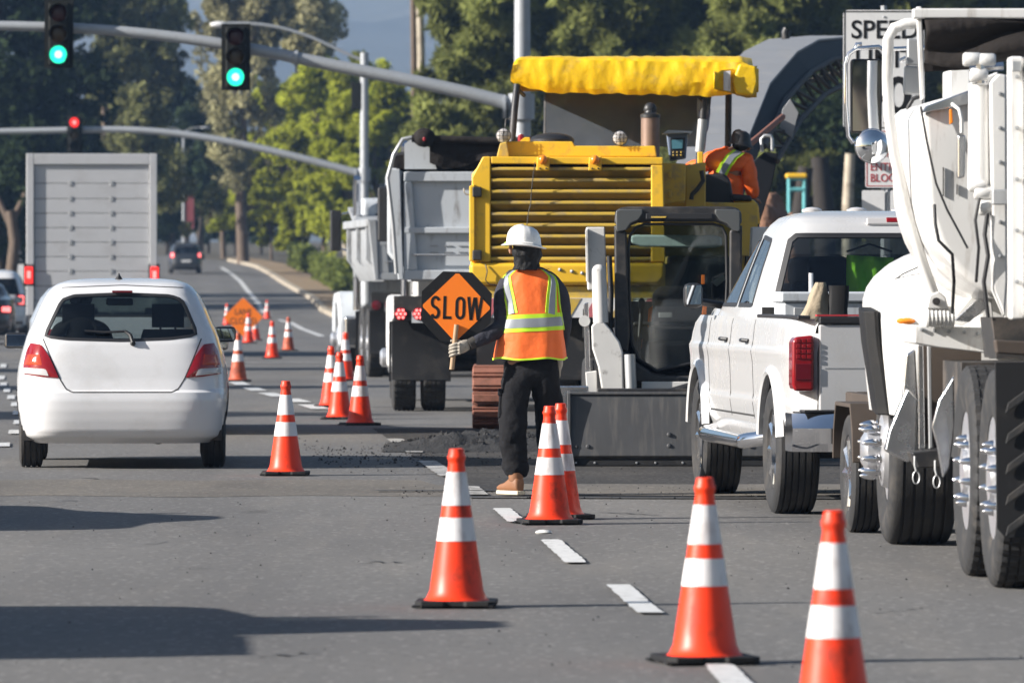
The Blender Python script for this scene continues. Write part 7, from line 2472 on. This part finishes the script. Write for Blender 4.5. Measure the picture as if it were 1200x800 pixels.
# loader arms
def arm(sx):
    f = lambda P: P if sx < 0 else [(1590 - x, y) for x, y in P]
    def SS(name, m, P, Z, d, b=.0): return S_slab(name, m, f(P), Z, d, b, None, 3)
    SS('lift_arm', 'arm_white', [(687, 266), (709, 266), (711, 320), (711, 340), (689, 340), (687, 300)], ZR + .12, .35, .012)
    SS('lift_arm', 'arm_white', [(686, 270), (689, 268), (690, 330), (687, 330)], ZR + .06, .06, .004)
    mb = MB(); P = f([(702, 318), (703, 345), (704, 378)])
    mb.tube([q(x, y, ZR - .06) for x, y in P], [.058, .062, .062], 18); mb.ball(q(*P[0], ZR - .06), .058, 14); mb.build('tilt_cylinder', 'arm_white', tS, smooth=60)
    SS('arm_plate', 'arm_white', [(693, 382), (698, 377), (708, 377), (716, 386), (726, 400), (730, 412), (731, 462), (706, 462), (701, 430), (694, 408)], ZR - .12, .10, .015)
    SS('arm_edge', 'polished', [(684, 356), (690, 354), (692, 438), (686, 438)], ZR - .02, .06, .006)
    SS('arm_foot', 'arm_white', [(686, 436), (699, 434), (700, 462), (688, 462)], ZR - .05, .10, .008)
    SS('arm_foot', 'black_steel', [(683, 362), (688, 360), (688, 395), (683, 396)], ZR - .0, .05, .006)
    mb = MB(); c = q(*f([(685, 376)])[0], ZR - .03); mb.lathe([(.045, -.05), (.045, .08)], tuple(c), 'y', 16); mb.build('pivot_pin', 'arm_white', tS)
    mb = MB(); P = f([(738, 415), (739, 440), (740, 464)]); mb.tube([q(x, y, ZR - .15) for x, y in P], .045, 12); mb.build('hose_guard', 'steel', tS, smooth=60)
    mb = MB(); P = f([(714, 300), (716, 345), (715, 385), (728, 430)]); mb.tube([q(x, y, ZR + .06) for x, y in P], .022, 8); mb.build('hydraulic_hose', 'black_plastic', tS, smooth=60)
    xw = q(*f([(703, 0)])[0], ZR).x
    for dy in (.55, 1.55):
        wheel(tS, (xw, q(0, 0, ZR).y + dy, .42), .42, .26, .22, 'steer', -1 if sx < 0 else 1, 'arm_white', 2, 22)
arm(-1); arm(1)
S_slab('front_plate', 'arm_white', [(752, 447), (840, 447), (840, 462), (752, 462)], ZR - .1, .05, .006)
S_tube('hydraulic_hose', 'black_plastic', [(775, 462, ZR - .2), (795, 456, ZR - .22), (815, 450, ZR - .2), (828, 455, ZR - .2)], .03, 10)
S_tube('hydraulic_hose', 'black_plastic', [(782, 464, ZR - .24), (805, 459, ZR - .26), (826, 452, ZR - .24)], .026, 10)
S_slab('quick_plate', 'black_steel', [(700, 455), (900, 455), (900, 500), (700, 500)], ZB + .62, .12, .01)
S_slab('quick_plate', 'polished', [(655, 452), (690, 452), (690, 475), (655, 475)], ZB + .75, .08, .01)
S_slab('body', 'black_steel', [(722, 448), (868, 448), (868, 500), (722, 500)], ZR + .15, 2.0)

# ------------------------------------------------------------------ flagger with the SLOW paddle
FY = 46.6
FS = FP / FY
tF = thing('person', 'road worker in an orange vest and white hard hat holding the SLOW paddle', 'person', (wx(622, FY), FY, 0), 0)
fx = lambda px: (px - 622) / FS
fz = lambda py: CAMH - (py - HOR) / FS
# body (head, neck, trunk, arms, legs): one skinned surface under the clothes
V = [(0, 0, .93), (0, 0, 1.12), (0, .01, 1.30), (0, .01, 1.46), (-.01, 0, 1.55), (-.035, -.015, 1.62), (-.045, -.03, 1.70), (-.045, -.03, 1.78),
     (-.17, .01, 1.46), (fx(590), -.05, fz(380)), (fx(551), -.14, fz(403)),
     (.17, .01, 1.46), (.215, .03, 1.17), (.19, .16, .96),
     (-.10, .01, .88), (-.115, -.03, .50), (-.105, .0, .09), (.10, .02, .88), (.125, .12, .50), (.16, .20, .09)]
E = [(0, 1), (1, 2), (2, 3), (3, 4), (4, 5), (5, 6), (6, 7), (3, 8), (8, 9), (9, 10), (3, 11), (11, 12), (12, 13), (0, 14), (14, 15), (15, 16), (0, 17), (17, 18), (18, 19)]
rad = [(.13, .10), (.13, .10), (.14, .10), (.12, .09), (.055, .055), (.055, .06), (.078, .092), (.065, .075), .055, .042, .03, .055, .042, .03, .085, .055, .04, .085, .055, .04]
skin_obj('body', 'skin', tF, V, E, rad, 2, 0)
# shirt: trunk and sleeves
V = [(0, 0, .90), (0, 0, 1.05), (0, .01, 1.25), (0, .01, 1.42), (-.01, .0, 1.52), (-.012, -.002, 1.565),
     (-.13, .01, 1.475), (-.185, -.0, 1.41), ((fx(590) - .19) / 2, -.03, 1.30), (fx(589), -.05, fz(383)), (fx(571), -.095, fz(394)), (fx(551), -.14, fz(403)),
     (.13, .01, 1.475), (.185, .015, 1.41), (.212, .02, 1.29), (.222, .03, 1.17), (.208, .10, 1.05), (.19, .165, .95)]
E = [(0, 1), (1, 2), (2, 3), (3, 4), (4, 5), (3, 6), (6, 7), (7, 8), (8, 9), (9, 10), (10, 11), (3, 12), (12, 13), (13, 14), (14, 15), (15, 16), (16, 17)]
rad = [(.195, .135), (.185, .13), (.175, .125), (.16, .11), (.09, .08), (.07, .07), (.075, .08), .078, .070, .068, .056, .045, (.075, .08), .078, .070, .064, .055, .045]
skin_obj('shirt', 'navy', tF, V, E, rad, 3, 0, .007, 13)
# trousers
V = [(0, 0, 1.0), (0, 0, .88), (-.098, 0, .82), (-.115, -.015, .66), (-.125, -.035, .50), (-.118, -.02, .34), (-.102, -.005, .20), (-.100, .0, .115),
     (.098, .01, .82), (.115, .05, .66), (.125, .10, .50), (.138, .14, .34), (.15, .18, .2), (.155, .19, .115)]
E = [(0, 1), (1, 2), (2, 3), (3, 4), (4, 5), (5, 6), (6, 7), (1, 8), (8, 9), (9, 10), (10, 11), (11, 12), (12, 13)]
rad = [(.18, .125), (.185, .13), (.115, .115), (.110, .11), (.100, .10), (.095, .10), (.085, .095), (.080, .09), (.115, .115), (.110, .11), (.098, .10), (.092, .10), (.085, .095), (.080, .09)]
skin_obj('trousers', 'trousers', tF, V, E, rad, 3, 0, .015, 12)
mb = MB(); mb.box((-.205, .01, .63), (.03, .15, .19), (0, 4, 0)); o = mb.build('cargo_pocket', 'trousers', tF, bevel=.012)
mb = MB(); mb.box((-.208, .01, .71), (.034, .16, .05), (0, 4, 0)); mb.build('pocket_flap', 'trousers', o, bevel=.01)
# boots
def boot(x, y, rz, lift):
    b = empty('boot', (x, y, lift), rz, tF)
    b.scale = (.88, .88, .88)
    mb = MB()
    rings = []
    for yy, hw, h0, h1 in ((-.085, .030, .03, .10), (-.07, .042, .026, .135), (-.03, .046, .026, .15), (.03, .047, .026, .13), (.09, .052, .026, .095), (.15, .054, .028, .082), (.195, .042, .032, .066), (.215, .02, .036, .05)):
        rings.append([(hw * math.copysign(abs(math.cos(a)) ** .6, math.cos(a)), yy, (h0 + h1) / 2 + (h1 - h0) / 2 * math.copysign(abs(math.sin(a)) ** .7, math.sin(a))) for a in [2 * PI * k / 20 for k in range(20)]])
    mb.loft(rings); mb.build('upper', 'leather', b, smooth=60)
    mb = MB()
    P = [(-.036, -.10), (.036, -.10), (.048, -.06), (.046, .02), (.058, .11), (.056, .17), (.036, .215), (0, .228), (-.036, .215), (-.056, .17), (-.058, .11), (-.046, .02), (-.048, -.06)]
    mb.prism(P, 0, .032, 'z'); mb.build('sole', 'sole', b, bevel=.008)
    mb = MB(); mb.lathe([(.055, .11), (.060, .15), (.058, .20)], (0, -.02, 0), n=16); mb.build('shaft', 'leather', b, smooth=60)
    return b
boot(fx(603), -.01, R(32), .012)
boot(.16, .20, R(-10), .005)
# vest: shell over the trunk
def vest_ring(z):
    t = (z - fz(422)) / (1.545 - fz(422))
    hw = float(np.interp(z, [.90, 1.0, 1.1, 1.22, 1.35, 1.45, 1.50, 1.535, 1.555], [.252, .240, .225, .212, .205, .195, .175, .125, .09]))
    hd = float(np.interp(z, [.90, 1.1, 1.3, 1.45, 1.52, 1.555], [.175, .165, .150, .130, .105, .085]))
    cx = float(np.interp(z, [.90, 1.0, 1.2, 1.55], [-.012, -.005, .008, -.012]))
    return hw, hd, cx
def vest_pt(a, z, off=0.0):
    hw, hd, cx = vest_ring(z)
    wv = .010 * mnoise.noise(Vector((math.cos(a) * 3, math.sin(a) * 3, z * 5))) + .006 * math.sin(a * 9) * max(0, (1.15 - z) * 3)
    c, s = math.cos(a), math.sin(a)
    k = .82
    return Vector((cx + (hw + off + wv) * math.copysign(abs(c) ** k, c), .008 + (hd + off + wv) * math.copysign(abs(s) ** k, s), z + .006 * math.sin(a * 5 + 1) * (1 if z < .95 else 0)))
zs = list(np.linspace(fz(421), 1.50, 34)) + [1.52, 1.538, 1.552]
NA = 96
mb = MB()
rings = [[vest_pt(2 * PI * k / NA, z) for k in range(NA)] for z in zs]
mb.loft(rings, False, False)
vest = mb.build('safety_vest', 'vest', tF, smooth=70, recalc=True)
sd_ = vest.modifiers.new('thick', 'SOLIDIFY'); sd_.thickness = .004; sd_.offset = -1
def vest_band(name, m, path, w_, off, closed=False, n=44):
    """path in (angle, z)"""
    mb = MB()
    P = resample([Vector((a * .2, z, 0)) for a, z in path], n, closed)
    L, Q = [], []
    for i, p in enumerate(P):
        tg = (P[min(i + 1, n - 1)] - P[max(i - 1, 0)]).normalized()
        nn = Vector((-tg.y, tg.x, 0))
        a, b = p + nn * w_ / 2, p - nn * w_ / 2
        L.append((a, b))
    rings = []
    for a, b in L:
        rings.append([vest_pt(a.x / .2, a.y, -.002), vest_pt(a.x / .2, a.y, off), vest_pt((a.x * .5 + b.x * .5) / .2, (a.y + b.y) / 2, off + .0015), vest_pt(b.x / .2, b.y, off), vest_pt(b.x / .2, b.y, -.002)])
    mb.loft(rings)
    return mb.build(name, m, vest, smooth=50)
back = -PI / 2
zb_ = fz(378)
full = [(back - PI + 2 * PI * k / 40, zb_ - .012 * math.sin(2 * PI * k / 40)) for k in range(41)]
vest_band('lime_band', 'lime', full, .118, .004, n=90)
vest_band('reflective_band', 'reflective', full, .062, .007, n=90)
for s in (-1, 1):
    st_ = [(back + s * .62, zb_ + .06), (back + s * .72, zb_ + .16), (back + s * .86, zb_ + .26), (back + s * 1.0, 1.50), (back + s * 1.04, 1.545)]
    vest_band('lime_band', 'lime', st_, .100, .004)
    vest_band('reflective_band', 'reflective', st_, .054, .007)
    # armhole piping
    arm_ = [(back + s * 1.50, 1.14), (back + s * 1.20, 1.20), (back + s * 1.12, 1.32), (back + s * 1.22, 1.44), (back + s * 1.40, 1.52)]
    vest_band('lime_piping', 'lime', arm_, .016, .008, n=30)
vest_band('lime_piping', 'lime', [(back - PI + 2 * PI * k / 40, fz(420)) for k in range(41)], .012, .004, n=90)
# bandana, ears, hair, hat
mb = MB()
rings = []
for v in range(15):
    z = 1.545 + .215 * v / 14
    r1 = float(np.interp(z, [1.545, 1.575, 1.61, 1.65, 1.70, 1.76], [.105, .092, .096, .108, .106, .088]))
    rings.append([(-.040 + .004 * v / 14 + (r1 + .018 * mnoise.noise(Vector((math.cos(a) * 2.5, math.sin(a) * 2.5, z * 22)))) * math.cos(a), -.018 + (r1 * 1.12 + .018 * mnoise.noise(Vector((math.cos(a) * 2.5, math.sin(a) * 2.5, z * 25 + 4)))) * math.sin(a), z) for a in [R(214) + R(202) * k / 40 for k in range(41)]])
V_, F_ = [p for r_ in rings for p in r_], []
for i in range(14):
    for k in range(40):
        F_.append((i * 41 + k, i * 41 + k + 1, (i + 1) * 41 + k + 1, (i + 1) * 41 + k))
mb.add(V_, F_); o = mb.build('neck_cloth', 'bandana', tF, smooth=70); sd_ = o.modifiers.new('thick', 'SOLIDIFY'); sd_.thickness = .006
mb = MB(); mb.ball((-.040, -.015, 1.73), (.088, .105, .07), 16); mb.build('hair', 'bandana', tF)
mb = MB()
for s in (-1, 1): mb.ball((-.042 + s * .096, -.005, 1.685), (.014, .026, .034), 10)
mb.ball((-.055, .088, 1.675), (.018, .022, .03), 10)
mb.build('ear', 'skin', tF)
hc = Vector((-.048, -.02, 0))
zbm, ztp = fz(290), fz(263.5)
mb = MB()
prof = [(.160, .0, .000), (.163, .006, .001), (.150, .012, .004), (.128, .020, .008), (.124, .035, .01), (.121, .065, .012), (.112, .098, .012), (.094, .124, .01), (.066, .143, .006), (.033, .152, .002), (.004, .154, 0)]
rings = []
for r_, h_, rd in prof:
    rg = []
    for k in range(48):
        a = 2 * PI * k / 48
        rib = 0
        if .09 < h_ or .03 < h_: rib = .0035 * max(0, 1 - abs(math.cos(a)) * 5) + .003 * max(0, 1 - abs(abs(math.cos(a)) - .5) * 9)
        tilt = -.02 * math.cos(a) * (1 if h_ < .03 else .6)
        rg.append((hc.x + (r_ * .96 + rib) * math.cos(a), hc.y + (r_ * 1.12 + rib) * math.sin(a), zbm + h_ + tilt * .6 + (.012 * math.sin(a) ** 2 if h_ < .02 else 0)))
    rings.append(rg)
mb.loft(rings, True, True); hat = mb.build('hard_hat', 'hat', tF, smooth=60)
mb = MB(); mb.tube([(hc.x - .118, hc.y - .04, zbm + .02), (hc.x - .121, hc.y + .03, zbm + .025)], .014, 8); mb.build('hat_sticker', 'lime', hat)
mb = MB(); mb.tube([(hc.x - .06, hc.y - .125, zbm + .03), (hc.x, hc.y - .142, zbm + .032), (hc.x + .06, hc.y - .125, zbm + .028)], .008, 6); mb.build('hat_ridge', 'hat', hat)
# left hand in a work glove closed round the stick
sx0, sy0 = fx(532.5), -.165
hz0 = fz(408)
stick_dir = Vector((fx(530) - fx(535), 0, fz(432) - fz(380))).normalized()
mb = MB()
palm = Vector((sx0 + .045, sy0 - .012, hz0))
rings = []
for u, hw, hh in ((0, .030, .034), (.25, .034, .042), (.55, .033, .046), (.85, .028, .044), (1.0, .018, .036)):
    c = Vector((fx(551), -.14, fz(403))).lerp(Vector((sx0 + .020, sy0 - .014, hz0)), u)
    rings.append([c + Vector((.004 * math.cos(a), hw * math.cos(a), hh * math.sin(a))) for a in [2 * PI * k / 16 for k in range(16)]])
mb.loft(rings)
glove = mb.build('glove', 'glove', tF, smooth=60)
fr_ = .0155
for k, (dz, ln, rr_) in enumerate(((.032, 2.9, .0112), (.010, 3.3, .0118), (-.013, 3.1, .0115), (-.034, 2.6, .0100))):
    c0 = Vector((sx0, sy0, hz0 + dz)) + stick_dir * 0
    pts = [Vector((sx0 + .040, sy0 - .030, hz0 + dz * .9))]
    for j in range(8):
        a = R(-50) - ln * j / 7
        q_ = fr_ + rr_
        pts.append(Vector((sx0 + q_ * math.cos(a) * 1.05, sy0 + q_ * math.sin(a), hz0 + dz - .003 * j)))
    mb = MB(); mb.tube(pts, [rr_ * 1.08] * 3 + [rr_ * .98] * 3 + [rr_ * .9] * 2 + [rr_ * .7], 10); mb.ball(pts[-1], rr_ * .78, 8); mb.ball(pts[2], rr_ * 1.1, 8)
    mb.build('finger', 'glove', glove, smooth=60)
mb = MB(); pts = [Vector((sx0 + .06, sy0 + .004, hz0 + .025)), Vector((sx0 + .034, sy0 + .018, hz0 + .048)), Vector((sx0 + .008, sy0 + .027, hz0 + .055)), Vector((sx0 - .018, sy0 + .020, hz0 + .052))]
mb.tube(pts, [.015, .0135, .012, .009], 10); mb.ball(pts[-1], .0095, 8); mb.build('thumb', 'glove', glove, smooth=60)
mb = MB(); mb.tube([Vector((fx(549), -.145, fz(404))), Vector((fx(556), -.128, fz(400)))], [.041, .044], 16); mb.build('cuff', 'glove_dark', glove, smooth=60)
# right hand: relaxed, in front of the hip
mb = MB(); mb.tube([(.19, .165, .95), (.18, .19, .90), (.172, .20, .86)], [.034, .042, .036], 12); mb.build('glove', 'glove', tF, smooth=60)
for k in range(4):
    mb = MB(); x = .150 + .016 * k
    mb.tube([(x, .20, .865), (x - .004, .205, .825), (x - .010, .19, .795), (x - .012, .17, .785 + .004 * k)], [.0115, .011, .0095, .008], 8); mb.build('finger', 'glove', tF, smooth=60)
mb = MB(); mb.tube([(.15, .18, .90), (.135, .16, .87), (.13, .15, .84)], [.014, .012, .009], 8); mb.build('thumb', 'glove', tF, smooth=60)

# SLOW paddle (held, so a thing of its own)
tP = thing('stop_slow_paddle', 'octagonal hand paddle reading SLOW in black on an orange diamond', 'hand sign', (wx(535, FY), FY + sy0 + .022, 0), R(1.5))
c = Vector((0, 0, CAMH - (359.5 - HOR) / FS))
rO = 41.0 / FS / math.cos(PI / 8)
mb = MB()
P = [(rO * math.cos(PI / 8 + k * PI / 4), c.z + rO * math.sin(PI / 8 + k * PI / 4)) for k in range(8)]
tilt = R(-2)
def rotp(P): return [((x) * math.cos(tilt) - (z - c.z) * math.sin(tilt), c.z + x * math.sin(tilt) + (z - c.z) * math.cos(tilt)) for x, z in P]
mb.prism(rotp(P), -.003, .003, 'y'); face = mb.build('sign_face', 'sign_black', tP, bevel=.001)
d = 40.6 / FS
mb = MB()
k_ = .10 * d
D = [(d - k_ * .35, c.z + k_ * .35), (d - k_ * .35, c.z - k_ * .35), (k_ * .5, c.z - d + k_ * .5 - .002), (-k_ * .5, c.z - d + k_ * .5 - .002), (-d + k_ * .35, c.z - k_ * .35), (-d + k_ * .35, c.z + k_ * .35), (-k_ * .5, c.z + d - k_ * .5 + .002), (k_ * .5, c.z + d - k_ * .5 + .002)]
mb.prism(rotp(D), -.0045, -.0031, 'y'); mb.build('diamond', 'sign_orange', face, smooth=0)
# highway-style letters drawn as strokes
def stroke(mb, pts, w_, y, closed=False):
    n_ = len(pts)
    L, Q = [], []
    for i, p in enumerate(pts):
        a = Vector(pts[(i - 1) % n_] if (closed or i) else p); b = Vector(pts[(i + 1) % n_] if (closed or i < n_ - 1) else p)
        t_ = (b - a).normalized(); nn = Vector((-t_.y, t_.x))
        L.append(Vector(p) + nn * w_ / 2); Q.append(Vector(p) - nn * w_ / 2)
    V = []
    for a, b in zip(L, Q): V += [(a.x, y, a.y), (b.x, y, b.y), (b.x, y + .0012, b.y), (a.x, y + .0012, a.y)]
    F = []
    for i in range(n_ if closed else n_ - 1):
        j = (i + 1) % n_
        for e in range(4): F.append((4 * i + e, 4 * i + (e + 1) % 4, 4 * j + (e + 1) % 4, 4 * j + e))
    if not closed: F += [(0, 3, 2, 1), (4 * n_ - 4, 4 * n_ - 3, 4 * n_ - 2, 4 * n_ - 1)]
    mb.add(V, F)
H, Wd, sw = 27.0 / FS, 10.4 / FS, 3.4 / FS
base = CAMH - (374.0 - HOR) / FS - .001
def letter(name, cx, polys, rot=R(-2)):
    mb = MB()
    for P_, cl_ in polys:
        Q_ = []
        for x, z in P_:
            X_, Z_ = cx + x * Wd, base + z * H - c.z
            Q_.append((X_ * math.cos(rot) - Z_ * math.sin(rot), c.z + X_ * math.sin(rot) + Z_ * math.cos(rot)))
        stroke(mb, Q_, sw, -.0062, cl_)
    return mb.build(name, 'sign_black', face, smooth=0, recalc=True)
def arc(cx, cz, rx, rz, a0, a1, n=10): return [(cx + rx * math.cos(R(a0 + (a1 - a0) * k / n)), cz + rz * math.sin(R(a0 + (a1 - a0) * k / n))) for k in range(n + 1)]
S = arc(0, .735, .38, .20, 20, 180, 10) + arc(.0, .71, .38, .20, 190, 250, 5) + [(.10, .48)] + arc(0, .27, .38, .21, 50, -90, 10)[1:] + arc(0, .27, .38, .205, -100, -160, 6)
O = [(.40, .27), (.40, .73)] + arc(0, .73, .40, .205, 10, 170, 10) + [(-.40, .73), (-.40, .27)] + arc(0, .27, .40, .205, 190, 350, 10)
letter('letter', -24.5 / FS, [(S, False)])
letter('letter', -10.2 / FS, [([(-.34, 1.0), (-.34, 0)], False), ([(-.34, .07), (.46, .07)], False)])
letter('letter', 4.6 / FS, [(O, True)])
letter('letter', 21.6 / FS, [([(-.74, 1.0), (-.40, 0)], False), ([(-.40, 0), (-.04, .98)], False), ([(.04, .98), (.40, 0)], False), ([(.40, 0), (.74, 1.0)], False)])
mb = MB()
mb.tube([Vector((fx(535.2) - fx(535), -.022, fz(380))), Vector((fx(529.5) - fx(535), -.022, fz(432.5)))], .0165, 14)
mb.build('handle', 'wood', tP, smooth=40)

# ------------------------------------------------------------------ operator on the milling machine
OY = 65.2
OS = FP / OY
ox = lambda px: (px - 855) / OS
oz = lambda py: CAMH - (py - HOR) / OS - 2.25
tO = thing('person', 'machine operator in an orange jacket and black hat on the yellow machine', 'person', (wx(855, OY), OY, 2.25), 0)
V = [(ox(850), .1, oz(250)), (ox(850), .08, oz(225)), (ox(851), .05, oz(200)), (ox(853), .04, oz(185)), (ox(862), .03, oz(176)), (ox(868), .02, oz(168)), (ox(869), .02, oz(160)),
     (ox(833), .02, oz(188)), (ox(818), .10, oz(196)), (ox(804), .28, oz(199)),
     (ox(874), .02, oz(190)), (ox(879), .0, oz(212)), (ox(884), .10, oz(231)), (ox(846), .1, oz(262)), (ox(860), .1, oz(262)), (ox(846), .45, oz(265)), (ox(862), .45, oz(265)), (ox(846), .5, oz(300)), (ox(862), .5, oz(300))]
E = [(0, 1), (1, 2), (2, 3), (3, 4), (4, 5), (5, 6), (3, 7), (7, 8), (8, 9), (3, 10), (10, 11), (11, 12), (0, 13), (0, 14), (13, 15), (14, 16), (15, 17), (16, 18)]
rad = [(.14, .12), (.15, .12), (.17, .13), (.15, .11), (.06, .06), (.065, .07), (.085, .09), .075, .06, .045, .078, .066, .048, .09, .09, .07, .07, .05, .05]
skin_obj('body', 'skin', tO, V, E, [(a[0] * .9, a[1] * .9) if isinstance(a, tuple) else a * .8 for a in rad], 2, 0)
skin_obj('jacket', 'jacket', tO, V[:4] + [(ox(858), .035, oz(179))] + V[7:13], [(0, 1), (1, 2), (2, 3), (3, 4), (3, 5), (5, 6), (6, 7), (3, 8), (8, 9), (9, 10)], [(.17, .14), (.19, .145), (.21, .15), (.175, .13), (.10, .10), .095, .082, .065, .098, .088, .066], 3, 0, .014, 9)
skin_obj('trousers', 'trousers', tO, [V[0], V[13], V[15], V[17], V[14], V[16], V[18]], [(0, 1), (1, 2), (2, 3), (0, 4), (4, 5), (5, 6)], [(.16, .14), .11, .09, .07, .11, .09, .07], 2, 0)
dep = bpy.context.evaluated_depsgraph_get()
def sash(name, m, w_, off):
    mb = MB()
    L = []
    for px, py, y in ((845, 204, -.118), (850, 194, -.128), (857, 184, -.115), (866, 177.5, -.07)):
        p = Vector((ox(px), y - off, oz(py)))
        L.append([p + Vector((-w_, 0, w_ * .35)), p + Vector((w_, 0, -w_ * .35)), p + Vector((w_, .05, -w_ * .35)), p + Vector((-w_, .05, w_ * .35))])
    mb.loft(L); return mb.build(name, m, tO, smooth=40)
sash('lime_band', 'lime', .052, 0); sash('reflective_band', 'reflective', .027, .006)
mb = MB()
hcx = Vector((ox(868.5), .015, oz(171)))
rings = []
for r_, h_ in ((.118, 0), (.120, .008), (.100, .02), (.096, .05), (.092, .09), (.078, .125), (.05, .146), (.01, .15)):
    rings.append([(hcx.x + r_ * math.cos(a), hcx.y + r_ * 1.12 * math.sin(a), hcx.z + h_ - .03 * math.cos(a) * (1 if h_ < .015 else .3)) for a in [2 * PI * k / 32 for k in range(32)]])
mb.loft(rings); mb.build('hat', 'black_plastic', tO, smooth=60)
mb = MB(); mb.ball((ox(868), -.01, oz(169)), (.085, .085, .07), 14); mb.build('hair', 'bandana', tO)
mb = MB(); mb.ball((ox(877), .03, oz(171)), (.03, .05, .05), 10); mb.build('cheek', 'skin', tO)
for k in range(4):
    mb = MB(); a = Vector((ox(885), .12 + .018 * (k - 1.5), oz(232))); mb.tube([a, a + Vector((.035, .02, -.015)), a + Vector((.055, .03, -.05))], [.011, .010, .008], 8); mb.build('finger', 'skin', tO, smooth=60)
mb = MB(); a = Vector((ox(884), .07, oz(231))); mb.tube([a, a + Vector((.02, -.02, -.02)), a + Vector((.04, -.02, -.04))], [.013, .011, .009], 8); mb.build('thumb', 'skin', tO, smooth=60)
mb = MB(); mb.ball((ox(803), .30, oz(199)), (.05, .05, .035), 10); mb.build('glove', 'glove_dark', tO)

# second car outside the left edge whose shade reaches the lane
small_car('saloon_car', 'silver saloon standing left of the picture beside the lane', -5.35, 39.6, R(3), SEDAN, 'silver', (.52, .85), (.78, 1.0), 'red_lens')
